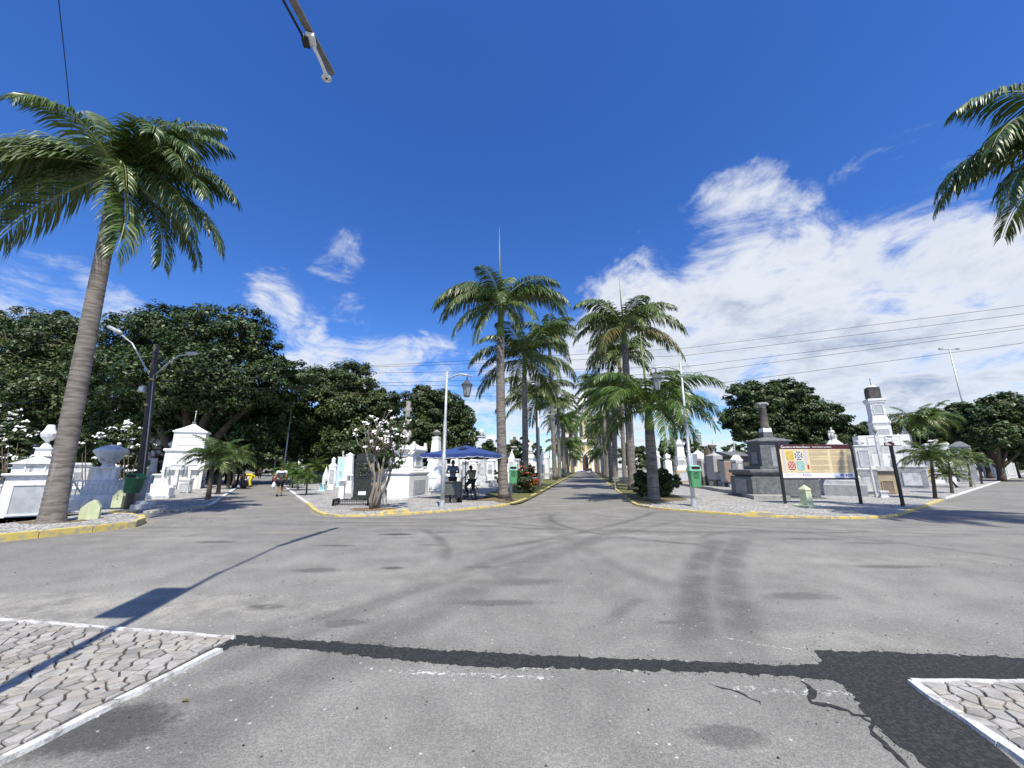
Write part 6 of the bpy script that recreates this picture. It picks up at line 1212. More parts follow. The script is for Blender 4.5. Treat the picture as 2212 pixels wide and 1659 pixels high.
# litter bins
def bin_(label, c, x, ytop, ybot, w, ybase, mats, grp, px=None, tilt=0., post='galvanised', post_r=.05):
    b = g(c, px if px else x, ybase, PZ); Y = b.y - .16; root = thing('litter_bin', label, 'litter bin', b, 0, grp); k = pxm(c, x, ytop, Y); zt = p3(c, x, ytop, Y).z - b.z; zb = p3(c, x, ybot, Y).z - b.z; ww = w*k; h = zt - zb; xo = p3(c, x, ytop, Y).x - b.x; yo = -.20; dp = ww*.8
    mb = MB(); s = 0
    def ring(z, a, e): return [(sx*a/2*q1, sy*e/2*q2, z) for sx, sy, q1, q2 in ((-1, -1, .8, 1), (1, -1, .8, 1), (1, -1, 1, .8), (1, 1, 1, .8), (1, 1, .8, 1), (-1, 1, .8, 1), (-1, 1, 1, .8), (-1, -1, 1, .8))]
    rings = [(zb, .66, .66), (zb + h*.04, .76, .74), (zb + h*.45, .84, .84), (zb + h*.74, .90, .92)]
    vs = [];  [vs.extend(ring(z, ww*a, dp*e)) for z, a, e in rings]; n = 8; mb.add(vs, [(i*n + j, i*n + (j+1) % n, (i+1)*n + (j+1) % n, (i+1)*n + j) for i in range(len(rings)-1) for j in range(n)] + [tuple(range(n))[::-1], tuple(range((len(rings)-1)*n, len(rings)*n))])
    T = Matrix.Translation((xo, yo, 0)) @ Matrix.Rotation(tilt, 4, 'Y'); mb.xf(T); part('body', mb, MAT[mats[0]], root)
    lid = MB(); vs = []; rings = [(zt - h*.28, 1.0, 1.02), (zt - h*.235, 1.04, 1.06), (zt - h*.20, 1.0, 1.0), (zt - h*.06, .86, .86), (zt, .62, .6)]; [vs.extend(ring(z, ww*a, dp*e)) for z, a, e in rings]
    lid.add(vs, [(i*n + j, i*n + (j+1) % n, (i+1)*n + (j+1) % n, (i+1)*n + j) for i in range(len(rings)-1) for j in range(n)] + [tuple(range(n))[::-1], tuple(range((len(rings)-1)*n, len(rings)*n))]); lid.xf(T); L_ = part('lid', lid, MAT[mats[1]], root)
    sl = MB(); a0, a1 = zt - h*.195, zt - h*.045; y0, y1 = -dp*.5*1.0 - .012, -dp*.5*.87 - .012; vs = []
    for q in range(12):
        a = 2*pi*q/12; u = .5 + .5*sin(a); u = min(.93, max(.07, .5 + .62*sin(a))); xx = max(-1, min(1, 1.25*cos(a)))*ww*.34; vs.append((xx, y0 + (y1 - y0)*u, a0 + (a1 - a0)*u))
    sl.add(vs + [(a, b2 + .02, c2) for a, b2, c2 in vs], [tuple(range(12)), tuple(range(23, 11, -1))] + [(i, (i+1) % 12, 12 + (i+1) % 12, 12+i) for i in range(12)]); sl.xf(T); part('opening', sl, MAT['black_hole'], L_)
    if len(mats) > 2:       # printed emblem: domed building outline with two lines of blocks
        pr = MB(); fy = lambda z: -dp/2*(.84 + .08*(z - (zb + h*.45))/(h*.29)) - .006; zc = zb + h*.52; w2 = ww*.24; W2 = h*.10
        out = [(-1, 0), (1, 0), (1.05, .7), (.8, 1.1), (.45, 1.25), (.25, 1.6), (0, 1.75), (-.25, 1.6), (-.45, 1.25), (-.8, 1.1), (-1.05, .7)]; inn = [(-.85, .15), (.85, .15), (.86, .62), (.6, .7), (-.6, .7), (-.86, .62)]
        pr.add([(a*w2, fy(zc + b2*W2), zc + b2*W2) for a, b2 in out], [tuple(range(len(out)))]); part_ = pr.xf(T); part('printed_emblem', pr, MAT[mats[2]], root)
        p2 = MB(); p2.add([(a*w2, fy(zc + b2*W2) - .004, zc + b2*W2) for a, b2 in inn], [tuple(range(len(inn)))]); p2.xf(T); part('emblem_field', p2, MAT[mats[0]], root)
        p3_ = MB()
        for (a, b2, w3, h3) in ((-.8, -.42, .42, .16), (-.28, -.42, .36, .16), (.2, -.42, .5, .16), (-.75, -1.05, .5, .34), (.0, -1.05, .8, .34), (-.5, .3, .12, .3), (-.2, .3, .12, .3), (.1, .3, .12, .3), (.4, .3, .12, .3)):
            z0, z1 = zc + b2*W2, zc + (b2 + h3)*W2; off = .008; p3_.add([(a*w2, fy(z0) - off, z0), ((a + w3)*w2, fy(z0) - off, z0), ((a + w3)*w2, fy(z1) - off, z1), (a*w2, fy(z1) - off, z1)], [(0, 1, 2, 3)])
        p3_.xf(T); part('printed_text', p3_, MAT[mats[2]], root)
    if post: 
        mb = MB(); mb.tube([(0, 0, 0), (0, 0, zt - h*.1)], post_r, 10); mb.box(xo*.5, yo*.5, zt - h*.42, .16, abs(yo) + .02, .05); part('post', mb, MAT[post], root)
    return root
GBN = 'litter bins by the kerb'
bin_('bright green litter bin with a pale lid standing beside the tallest palm', 'D', 998, 1026, 1197, 84, 1358, ('bin_green', 'bin_lid_green', 'print_green'), GBN, px=975, post='granite_light', post_r=.07)
bin_('bright green litter bin fixed to the right lamp post', 'E', 1252, 1022, 1232, 112, 1404, ('bin_green', 'bin_lid_green', 'print_green'), GBN, px=1258, post=None)
bin_('dark green litter bin in front of the wooden utility pole', 'A', 1265, 862, 1045, 130, 1196, ('bin_dark_green', 'bin_dark_green'), GBN, px=1190, tilt=.06, post='concrete_dark', post_r=.13)
bin_('dark green litter bin under the forked street tree', 'G', 1505, 1015, 1090, 52, 1150, ('bin_dark_green', 'bin_dark_green'), GBN, post='concrete_dark', post_r=.1)
bin_('small green litter bin farther along the left side of the avenue', 'L', 368, 1075, 1215, 66, 1268, ('bin_green', 'bin_lid_green'), GBN)
# pale green concrete markers
def wedge(label, c, x0, x1, yb, yt, rz, txt=False):
    b = g(c, (x0 + x1)/2, yb, .12); w = (x1 - x0)*pxm(c, x0, yb, b.y)*.8; h = p3(c, x0, yt, b.y).z - PZ; root = thing('concrete_marker', label, 'marker stone', b, radians(rz), 'pale green concrete markers'); mb = MB(); d = w*.55
    prof = [(-w/2, 0), (w/2, 0), (w/2, h*.66), (w*.22, h*.97), (w*.05, h), (-w*.12, h*.94), (-w/2, h*.62)]; n = len(prof); mb.add([(a, -d/2, z) for a, z in prof] + [(a, d/2, z) for a, z in prof], [tuple(range(n)), tuple(range(2*n-1, n-1, -1))] + [(i + n, (i+1) % n + n, (i+1) % n, i) for i in range(n)]); part('block', mb, MAT['paint_green_pale'], root)
    if txt:
        for k in range(2): mb = MB(); mb.box(0, -d/2 - .002, h*(.62 - .18*k), w*.12, .006, h*.12); part('painted_mark', mb, MAT['granite_gray'], root)
wedge('pale green painted concrete marker with a slanted top beside the leaning palm', 'A', 745, 908, 1305, 1132, 35); wedge('pale green painted concrete marker with small dark marks left of the dark bin', 'A', 1044, 1150, 1180, 1030, 8, True)
def obelisk_marker():
    b = g('F', 1135, 1412, PZ); Y = b.y; k = pxm('F', 1135, 1400, Y)*.88; root = thing('green_obelisk', 'pale green painted stone obelisk on a square slab before the information board', 'marker stone', b); zt = lambda y: p3('F', 1135, y, Y).z - PZ
    mb = MB(); mb.prof([(88*k, 0), (88*k, .06), (84*k, .075)], rz=.25); part('slab', mb, MAT['paint_green_pale'], root); mb = MB(); mb.prof([(41*k, .075), (35*k, zt(1262))], rz=.25); part('shaft', mb, MAT['paint_green_pale'], root)
    mb = MB(); mb.prof([(36*k, zt(1262)), (40*k, zt(1254)), (38*k, zt(1244)), (.005, zt(1205))], rz=.25); part('cap', mb, MAT['paint_green_pale'], root)
obelisk_marker()
# ---------------------------------------------------------------- information board
def text_mesh(s, size, mat, name, parent, M, bold=0., sx=1.):
    cu = bpy.data.curves.new(name, 'FONT'); cu.body = s; cu.size = size; cu.offset = bold; cu.extrude = 0; tmp = bpy.data.objects.new('tmp', cu); C.objects.link(tmp); dg = bpy.context.evaluated_depsgraph_get(); me = bpy.data.meshes.new_from_object(tmp.evaluated_get(dg)); bpy.data.objects.remove(tmp)
    me.name = name; me.materials.clear(); me.materials.append(mat); me.transform(M @ Matrix.Diagonal((sx, 1, 1, 1))); return link(name, me, parent)
def board():
    a = g('F', 930, 1382, PZ); b = g('F', 1638, 1384, PZ); mid = (a + b)/2; d = b - a; W = d.length; ang = atan2(d.y, d.x); Y = mid.y; root = thing('information_board', 'wide cemetery information board with coloured map on two dark posts', 'information board', mid, ang)
    ztL, zbL = p3('F', 875, 830, a.y).z - PZ, p3('F', 905, 1142, a.y).z - PZ; h = ztL - zbL
    for s in (-1, 1): mb = MB(); mb.box(s*W/2, 0, 0, .12, .06, ztL + .04); part('post', mb, MAT['post_black'], root)
    mb = MB(); mb.box(0, 0, zbL - .07, W - .122, .05, .07); part('bottom_rail', mb, MAT['post_black'], root)
    w = W - .13; mb = MB(); mb.box(0, 0, zbL, w, .035, h); pn = part('panel', mb, MAT['sign_white'], root); y = -.0175
    def rect(nm, x0, z0, x1, z1, m, lay=1, skew=0., parent=pn): mb = MB(); q = y - .0025*lay; X = lambda u: -w/2 + u*w; Z = lambda v: zbL + v*h; mb.add([(X(x0), q, Z(z0)), (X(x1), q, Z(z0)), (X(x1), q, Z(z1)), (X(x0), q, Z(z1))], [(0, 1, 2, 3)]); return part(nm, mb, MAT[m], parent)
    rect('header', 0, .86, 1, 1, 'sign_maroon'); rect('field', 0, .145, 1, .857, 'sign_cream')
    R = Matrix.Rotation(pi/2, 4, 'X'); X = lambda u: -w/2 + u*w; Z = lambda v: zbL + v*h
    text_mesh('C', h*.105, MAT['plaque_white'], 'title', pn, Matrix.Translation((X(.025), y - .006, Z(.895))) @ R, .004)
    text_mesh('emitério de Santo Amaro', h*.068, MAT['plaque_white'], 'title', pn, Matrix.Translation((X(.055), y - .006, Z(.90))) @ R, .0025, 1.15); rect('rule', .335, .885, .340, .965, 'plaque_white', 2)
    text_mesh('Santo Amaro cemetery', h*.055, MAT['plaque_white'], 'subtitle', pn, Matrix.Translation((X(.47), y - .006, Z(.905))) @ R, .0015, 1.1)
    # map: four walled quarters with diagonal paths
    for (u, v, m, bgm) in ((.135, .66, 'map_yellow', 'map_yellow'), (.258, .66, 'map_green', 'sign_white'), (.145, .36, 'map_red', 'map_pink'), (.268, .36, 'map_teal', 'map_teal')):
        s, t = .054, .135; q = y - .005
        mb = MB(); cut = .3; pts = [(-1+cut*.6, -1), (1-cut*.6, -1), (1, -1+cut), (1, 1-cut), (1-cut*.6, 1), (-1+cut*.6, 1), (-1, 1-cut), (-1, -1+cut)]
        mb.add([(X(u) + a*s*w, q, Z(v) + b2*t*h) for a, b2 in pts], [tuple(range(8))]); part('map_quarter', mb, MAT[bgm if bgm != m else m], pn); mb = MB(); q2 = q - .0025
        if bgm != m:
            def tri(P): mb.add([(X(u) + a*s*w, q2, Z(v) + b2*t*h) for a, b2 in P], [tuple(range(len(P)))])
            for k in range(4):
                ca, sa = cos(k*pi/2), sin(k*pi/2); rt = lambda P: [(a*ca - b2*sa, a*sa + b2*ca) for a, b2 in P]
                tri(rt([(-.72, -.94), (-.06, -.94), (-.06, -.66), (-.50, -.66)])); tri(rt([(.06, -.94), (.72, -.94), (.50, -.66), (.06, -.66)])); tri(rt([(-.38, -.52), (.38, -.52), (0, -.12)]))
            part('map_plots', mb, MAT[m], pn)
        else:
            for P in ([(-.5, -.5), (.55, .62), (.48, .68), (-.57, -.44)], [(-.45, .5), (-.05, .05), (.02, .12), (-.38, .57)], [(-.55, .45), (-.47, .45), (-.47, -.6), (-.55, -.6)], [(-.5, -.6), (.55, -.6), (.55, -.52), (-.5, -.52)]):
                mb.add([(X(u) + a*s*w, q2, Z(v) + b2*t*h) for a, b2 in P], [(0, 1, 2, 3)])
            part('map_paths', mb, MAT['sign_cream' if m == 'map_yellow' else 'sign_white'], pn)
    rect('map_margin', .03, .15, .06, .85, 'map_lilac', 2); rect('map_legend', .335, .40, .375, .84, 'map_lilac', 2); rect('map_legend_box', .360, .26, .385, .39, 'map_red', 3); rect('map_road', .20, .148, .40, .16, 'map_teal', 2); rect('caption', .12, .185, .155, .197, 'sign_text', 2); rect('caption', .245, .185, .28, .197, 'sign_text', 2)
    # paragraphs: rows of fine print
    mb = MB(); rr = random.Random(4)
    for (x0, x1) in ((.41, .68), (.71, .965)):
        v = .825
        for L_ in (3, 7, 3, 9, 8, 2):
            for k in range(L_):
                e = x1 - rr.uniform(0, .02) if k < L_ - 1 else x0 + (x1 - x0)*rr.uniform(.3, .8); xx = x0
                while xx < e: ww = rr.uniform(.012, .035); q = y - .005; mb.add([(X(xx), q, Z(v)), (X(min(xx + ww, e)), q, Z(v)), (X(min(xx + ww, e)), q, Z(v + .0095)), (X(xx), q, Z(v + .0095))], [(0, 1, 2, 3)]); xx += ww + .005
                v -= .0180
            v -= .020
    part('printed_paragraphs', mb, MAT['sign_text'], pn)['kind'] = 'stuff'
    for (x0, z0, x1, z1, m) in ((.035, .10, .055, .11, 'map_lilac'), (.058, .095, .066, .12, 'granite_gray'), (.07, .10, .12, .11, 'map_lilac'), (.14, .095, .148, .12, 'granite_gray'), (.152, .10, .20, .11, 'map_lilac'), (.058, .055, .066, .08, 'map_lilac'), (.07, .06, .12, .07, 'map_lilac'), (.22, .085, .26, .10, 'map_lilac'), (.285, .06, .297, .12, 'map_red'), (.31, .05, .40, .12, 'map_lilac'), (.80, .05, .845, .11, 'ink_blue'), (.875, .05, .965, .115, 'ink_blue')): rect('printed_logo', x0, z0, x1, z1, m, 2)
    rect('logo_line', .885, .075, .955, .095, 'sign_white', 3); rect('logo_line', .808, .065, .836, .08, 'sign_white', 3)
board()
def name_post():
    b = g('G', 608, 1408, PZ); Y = b.y; H = p3('G', 487, 760, Y).z - PZ; root = thing('street_name_post', 'tall dark brown post with small white and maroon avenue name plates', 'sign post', b); mb = MB(); mb.box(0, 0, 0, .115, .07, H); part('post', mb, MAT['post_black'], root); mb = MB(); mb.box(-.03, 0, H, .22, .16, .025); part('cap', mb, MAT['post_black'], root)
    k = pxm('G', 487, 800, Y)
    for nm, x0, x1, y0, y1, m in (('name_plate', 425, 480, 763, 803, 'sign_white'), ('name_plate', 492, 542, 768, 808, 'sign_white'), ('name_plate', 418, 505, 812, 845, 'sign_maroon')):
        a = p3('G', x0, y1, Y) - b; e = p3('G', x1, y0, Y) - b; mb = MB(); mb.box((a.x + e.x)/2 - (0 if x0 < 490 else -.03), -.05 - (.02 if m == 'sign_maroon' else 0), a.z, e.x - a.x, .02, e.z - a.z); q = part(nm, mb, MAT[m], root)
        mb = MB(); ww = e.x - a.x; hh = e.z - a.z; yy = -.0625 - (.02 if m == 'sign_maroon' else 0)
        if m == 'sign_maroon':
            for j, f in ((.62, .5), (.28, .66)): mb.add([(a.x + ww*.08, yy, a.z + hh*j), (a.x + ww*f, yy, a.z + hh*j), (a.x + ww*f, yy, a.z + hh*(j + .16)), (a.x + ww*.08, yy, a.z + hh*(j + .16))], [(0, 1, 2, 3)])
            part('lettering', mb, MAT['sign_white'], q)
        else: xx = a.x + (0.03 if x0 > 490 else 0); mb.add([(xx + ww*.15, yy, a.z + hh*.35), (xx + ww*.8, yy, a.z + hh*.35), (xx + ww*.8, yy, a.z + hh*.6), (xx + ww*.15, yy, a.z + hh*.6)], [(0, 1, 2, 3)]); part('lettering', mb, MAT['map_lilac'], q)
name_post()
# ---------------------------------------------------------------- near lamp column with its camera arm over the road (only the arm end shows; its shadow crosses the ground)
def near_pole():
    cot = cos(SUN_EL)/sin(SUN_EL); sh = Vector((-sin(SUN_AZ)*cot, -cos(SUN_AZ)*cot, 0))
    a, b, u = ray('V', 712, 152); end_s = g('V', 748, 1141); t = (end_s.y - sh.y*CH)/(b + sh.y*u); end = Vector((a*t, b*t, CH + u*t))
    root_s = g('V', 476, 1236); hR = end.z - .25; foot = Vector((root_s.x - sh.x*hR, root_s.y - sh.y*hR, 0)); e = end - foot
    root = thing('lamp_column', 'grey flat lamp arm with a curved white camera mount reaching over the road from top left', 'street lamp', foot)
    mb = MB(); mb.tube([(0, 0, 0), (0, 0, hR*.6), (0, 0, hR)], [.075, .055, .035], 12); part('column', mb, MAT['galvanised'], root)
    top = Vector((0, 0, hR)); q1 = p3('V', 640, 0, foot.y + e.y*.78) - foot
    mid = top.lerp(e, .45) + Vector((-.22, 0, .05)); mb = MB(); mb.tube([top - Vector((0, 0, .3)), top + Vector((-.05, .5, .1)), mid], [.032, .03, .03], 8); part('bracket_arm', mb, MAT['galvanised'], root)
    # flat luminaire beam
    d = (e - mid); L = d.length; dn = d.normalized(); sd = dn.cross(Vector((0, 0, 1))).normalized(); up_ = sd.cross(dn); bw = .062; mb = MB(); vs = []; outl = [(0, -bw), (0, bw)] + [(L + .05 + .07*cos(a), bw*sin(a)) for a in (1.57, 1.1, .5, 0, -.5, -1.1, -1.57)]
    for zz in (0, .045): vs += [mid + dn*s_ + sd*w_ + up_*zz for s_, w_ in outl]
    n = len(outl); mb.add(vs, [tuple(range(n)), tuple(range(2*n-1, n-1, -1))] + [(i + n, (i+1) % n + n, (i+1) % n, i) for i in range(n)]); part('luminaire', mb, MAT['lamp_arm_gray'], root)
    mb = MB(); jb = e - dn*.62 - up_*.09 - sd*.01; s = len(mb.v); mb.box(0, 0, 0, .14, .20, .07); mb.xf(Matrix.Translation(jb) @ Matrix.Rotation(.25, 4, 'Z')); part('junction_box', mb, MAT['plaque_white'], root)
    mb = MB(); mb.box(0, 0, 0, .11, .18, .09); mb.xf(Matrix.Translation(jb + Vector((-.09, .0, -.02)) - up_*.03) @ Matrix.Rotation(.25, 4, 'Z')); part('driver_box', mb, MAT['iron_black'], root)
    mb = MB(); cb = [e - dn*1.9 - up_*.02 - sd*.10, e - dn*1.5 - up_*.05 - sd*.12, jb + Vector((-.1, 0, 0))]; mb.tube(cb, .022, 6); part('cable', mb, MAT['iron_black'], root)
    mb = MB(); m0 = jb + dn*.08 - up_*.01; dc = e - up_*.20 - sd*.04 - dn*.01; mb.tube([m0, m0 + dn*.18 - up_*.01, m0 + dn*.34 - up_*.05, dc + up_*.04], [.032, .03, .03, .04], 10); part('mount_arm', mb, MAT['plaque_white'], root)
    mb = MB(); mb.tube([dc + up_*.05, dc + up_*.02, dc], [.04, .085, .09], 20); dsk = part('mount_disc', mb, MAT['plaque_white'], root)
    mb = MB(); mb.tube([dc - Vector((0, 0, .004)), dc - Vector((0, 0, .001))], [.024, .024], 12)
    for k in range(3): a_ = 2*pi*k/3 + .5; q = dc + Vector((cos(a_)*.06, sin(a_)*.06, 0)); mb.tube([q - Vector((0, 0, .004)), q - Vector((0, 0, .001))], .009, 8)
    part('screw_hole', mb, MAT['black_hole'], dsk)
    # sign board on the column, seen only as the slab of shadow
    s0, s1 = g('V', 205, 1332), g('V', 410, 1272); z0 = (s0.y - foot.y)/sh.y; z1 = (s1.y - foot.y)/sh.y; xw = abs(s0.x - (foot.x + sh.x*z0)); mb = MB(); mb.box(-xw*.55, 0, z0, xw*.85, .10, (z1 - z0)*1.0); part('sign_panel', mb, MAT['granite_light'], root)
M_('lamp_arm_gray', (.20, .19, .17), .55, (.15, .14, .13), 8)
near_pole()
# ---------------------------------------------------------------- overhead cables
def cable(label, pts, r=.012, sag=.2, grp='overhead cables crossing the sky', n=14):
    P = [p3('V', *p) if len(p) == 3 else Vector(p[1:]) for p in pts]; out = []
    for a, b in zip(P, P[1:]):
        for i in range(n): q = i/n; out.append(a.lerp(b, q) - Vector((0, 0, sag*4*q*(1-q))))
    out.append(P[-1]); mb = MB(); mb.tube(out, r, 5); o = link('overhead_cable', mb.mesh('overhead_cable', MAT['iron_black'])); tag(o, label, 'cable', grp); return o
W_L = 'overhead cable, %s of those crossing the sky behind the palms'
for i, (xl, yl, xm, ym, xr, yr) in enumerate(((800, 790, 1480, 752, 2290, 650), (800, 793, 1480, 768, 2290, 668), (800, 806, 1480, 792, 2290, 693), (800, 828, 1500, 805, 2290, 699), (800, 833, 1520, 832, 2290, 730))):
    cable(W_L % ('highest', 'second', 'third', 'fourth', 'lowest')[i], [(xl - 420, yl + 8 + i*3, 32), (xl, yl, 31), (xm, ym, 29), (xr, yr, 24)], .014, .03)
cable('thin cable running right from the wooden pole across the dark trees', [(337, 822, upb.y), (670, 845, 24), (955, 853, 27), (1106, 855, 29)], .013, .05)
cable('thin cable running left from the wooden pole behind the leaning palm', [(325, 822, upb.y), (190, 852, 16), (-60, 880, 12)], .012, .03)
cable('dark cable rising from behind the leaning palm crown to the top of the photo', [(168, 400, 15.6), (152, 250, 14.6), (145, 175, 13.5), (133, 60, 11.5), (118, -80, 9.5), (60, -500, 6.5)], .017, .0, None)
# tall slim masts
def mast(label, x0, y0, x1, Y, r, cross=False, nm='floodlight_mast', grp=None):
    t = p3('V', x0, y0, Y); b = Vector((t.x, Y, 0)); root = thing(nm, label, 'mast', b, 0, grp); mb = MB(); mb.tube([(0, 0, 0), (0, 0, t.z*.5), (0, 0, t.z)], [r, r*.8, r*.55], 8); part('pole', mb, MAT['galvanised'], root)
    if cross: mb = MB(); mb.box(0, 0, t.z - .3, 3.2, .15, .12); [mb.box(i*1.45, 0, t.z - .25, .5, .3, .25) for i in (-1, 1)]; part('crossbar', mb, MAT['galvanised'], root)
mast('tall slim floodlight mast above the street trees at right', 2050, 752, 0, 62, .17, True)
mast('thin pale mast left of the double crowned tree', 1582, 932, 0, 70, .16); mast('thin pale pole in front of the yellow green tree', 629, 884, 0, 40, .09); mast('short pale post far down the left avenue', 596, 985, 0, 42, .07)
# ---------------------------------------------------------------- benches
def bench(label, b, rz, mat='concrete'):
    root = thing('park_bench', label, 'bench', b, rz, 'pale benches under the avenue palms')
    for i in range(3): mb = MB(); mb.box(0, -.16 + i*.15, .42, 1.5, .13, .04); part('seat_slat', mb, MAT[mat], root)
    for i in range(2): mb = MB(); mb.box(0, .26 + i*.03, .58 + i*.16, 1.5, .035, .13); part('back_slat', mb, MAT[mat], root)
    for sx in (-.6, .6): mb = MB(); mb.box(sx, 0, 0, .08, .42, .42, .9); mb.box(sx, .28, .40, .07, .06, .42, ox=0, oy=.03); part('leg', mb, MAT[mat], root)
bench('pale slatted bench beneath the tallest palm on the right side of the avenue', g('E', 610, 1245, PZ), radians(150)); bench('pale bench behind the red flowering bush on the left side', g('D', 1185, 1222, PZ), radians(10)); bench('pale bench farther along the left verge', g('D', 1310, 1165, PZ), radians(10))
# ---------------------------------------------------------------- people
def skin_mesh(name, joints, edges, root, mat, extra=None, sub=2):
    """one continuous surface grown round a skeleton: joints {key: (x, y, z, radius)}"""
    keys = list(joints); me = bpy.data.meshes.new(name); me.from_pydata([joints[k][:3] for k in keys], [(keys.index(a), keys.index(b)) for a, b in edges], []); o = bpy.data.objects.new('tmp', me); C.objects.link(o)
    o.modifiers.new('s', 'SKIN'); sl = me.skin_vertices[0].data
    for i, k in enumerate(keys): r = joints[k][3]; sl[i].radius = (r, r) if not hasattr(r, '__len__') else r; sl[i].use_root = (k == root)
    sb = o.modifiers.new('d', 'SUBSURF'); sb.levels = sub; sb.render_levels = sub
    dg = bpy.context.evaluated_depsgraph_get(); m2 = bpy.data.meshes.new_from_object(o.evaluated_get(dg)); bpy.data.objects.remove(o); m2.name = name
    if extra:
        bm = bmesh.new(); bm.from_mesh(m2); vs = [bm.verts.new(v) for v in extra.v]
        for f in extra.f: bm.faces.new([vs[i] for i in f])
        bm.to_mesh(m2); bm.free()
    for p in m2.polygons: p.use_smooth = True
    m2.materials.clear(); m2.materials.append(mat); return m2
def person(label, loc, rz, J, skin, clothes, hair='hair_black', scale=1., cap=None):
    """J: pose joints (metres, facing -y). clothes: list of (name, material, joint keys, edges, swell)"""
    root = thing('person', label, 'person', loc, rz); root.scale = (scale,)*3
    hd = Vector(J['head']); nk = Vector(J['neck']); look = Vector(J.get('look', (0, -1, 0))).normalized(); side = look.cross(Vector((0, 0, 1))).normalized()
    R = dict(pelvis=.125, waist=.115, chest=.135, neck=.05, lsh=.058, rsh=.058, lel=.042, rel=.042, lwr=.028, rwr=.028, lha=.034, rha=.034, lhip=.085, rhip=.085, lkn=.056, rkn=.056, lan=.037, ran=.037, lto=.032, rto=.032)
    jt = {k: (*J[k], R[k]) for k in R}; E = [('pelvis', 'waist'), ('waist', 'chest'), ('chest', 'neck'), ('chest', 'lsh'), ('chest', 'rsh'), ('lsh', 'lel'), ('rsh', 'rel'), ('lel', 'lwr'), ('rel', 'rwr'), ('lwr', 'lha'), ('rwr', 'rha'), ('pelvis', 'lhip'), ('pelvis', 'rhip'), ('lhip', 'lkn'), ('rhip', 'rkn'), ('lkn', 'lan'), ('rkn', 'ran'), ('lan', 'lto'), ('ran', 'rto')]
    ex = MB(); ex.ell(hd, (.078, .092, .118), 16, 12); ex.tube([nk - Vector((0, 0, .04)), hd - Vector((0, 0, .06))], [.055, .05], 10)
    ex.ell(hd + look*.098 - Vector((0, 0, .012)), (.014, .02, .026), 6, 5)                   # nose
    for s in (-1, 1): ex.ell(hd + side*s*.08 - Vector((0, 0, .01)), (.014, .022, .034), 6, 5)     # ears
    ex.tube([hd + look*.088 - side*.025 - Vector((0, 0, .062)), hd + look*.092 - Vector((0, 0, .060)), hd + look*.088 + side*.025 - Vector((0, 0, .062))], .007, 5)   # mouth
    for w in ('l', 'r'):                                                                     # five fingers, thumb from the side
        hnd = Vector(J[w + 'ha']); wr = Vector(J[w + 'wr']); d = (hnd - wr).normalized(); a = d.orthogonal().normalized() if abs(d.z) > .9 else d.cross(Vector((0, 0, 1))).normalized(); b = d.cross(a)
        for k, (off, L) in enumerate(((-.024, .058), (-.008, .068), (.008, .064), (.024, .05))): p = hnd + a*off + d*.01; ex.tube([p, p + d*L*.55, p + d*L*.9 + b*.018], [.009, .0085, .007], 5)
        ex.tube([hnd - d*.03 + a*.03, hnd + a*.05 + d*.01, hnd + a*.052 + d*.04], [.011, .010, .008], 5)
    link('body', skin_mesh('body', jt, E, 'pelvis', MAT[skin], ex), root)
    eyes = MB(); [eyes.ell(hd + look*.082 + side*s*.030 + Vector((0, 0, .014)), (.010, .008, .007), 6, 4) for s in (-1, 1)]; part('eyes', eyes, MAT['black_hole'], root)
    hb = MB(); hb.ell(hd - look*.014 + Vector((0, 0, .028)), (.084, .096, .106), 14, 10); part('hair' if not cap else 'cap', hb, MAT[hair if not cap else cap], root)
    if cap: mb = MB(); mb.ell(hd + look*.11 + Vector((0, 0, .05)), (.06, .06, .012), 10, 4); part('cap_brim', mb, MAT[cap], root)
    for nm, mt, keys, ed, sw in clothes:
        jj = {k: (*J[k], R.get(k, .05) + sw) for k in keys}; link(nm, skin_mesh(nm, jj, ed, keys[0], MAT[mt]), root)
    for w in ('l', 'r'):
        mb = MB(); a = Vector(J[w + 'an']); t = Vector(J[w + 'to']); mb.tube([a + (a - t)*.28 - Vector((0, 0, .035)), a - Vector((0, 0, .045)), t - Vector((0, 0, .0)), t + (t - a)*.25], [.04, .048, .042, .02], 8); part('shoe', mb, MAT['cloth_black'], root)
    return root
SH = lambda lo='pelvis': (['chest', 'waist', 'pelvis', 'lsh', 'rsh', 'lel2', 'rel2'], [('chest', 'waist'), ('waist', 'pelvis'), ('chest', 'lsh'), ('chest', 'rsh'), ('lsh', 'lel2'), ('rsh', 'rel2')])
def mid(J, a, b, k, q): J[k] = tuple(Vector(J[a]).lerp(Vector(J[b]), q))
def dress(J, shirt, trousers, short=True, sleeve=.62):
    mid(J, 'lsh', 'lel', 'lel2', sleeve); mid(J, 'rsh', 'rel', 'rel2', sleeve); q = .92 if short else 0
    if short: mid(J, 'lhip', 'lkn', 'lend', q); mid(J, 'rhip', 'rkn', 'rend', q)
    ks, es = SH(); out = [('shirt', shirt, ks, es, .022)]
    if short: out.append(('shorts', trousers, ['pelvis', 'lhip', 'rhip', 'lend', 'rend'], [('pelvis', 'lhip'), ('pelvis', 'rhip'), ('lhip', 'lend'), ('rhip', 'rend')], .032))
    else: out.append(('trousers', trousers, ['pelvis', 'lhip', 'rhip', 'lkn', 'rkn', 'lan', 'ran'], [('pelvis', 'lhip'), ('pelvis', 'rhip'), ('lhip', 'lkn'), ('rhip', 'rkn'), ('lkn', 'lan'), ('rkn', 'ran')], .028))
    return out
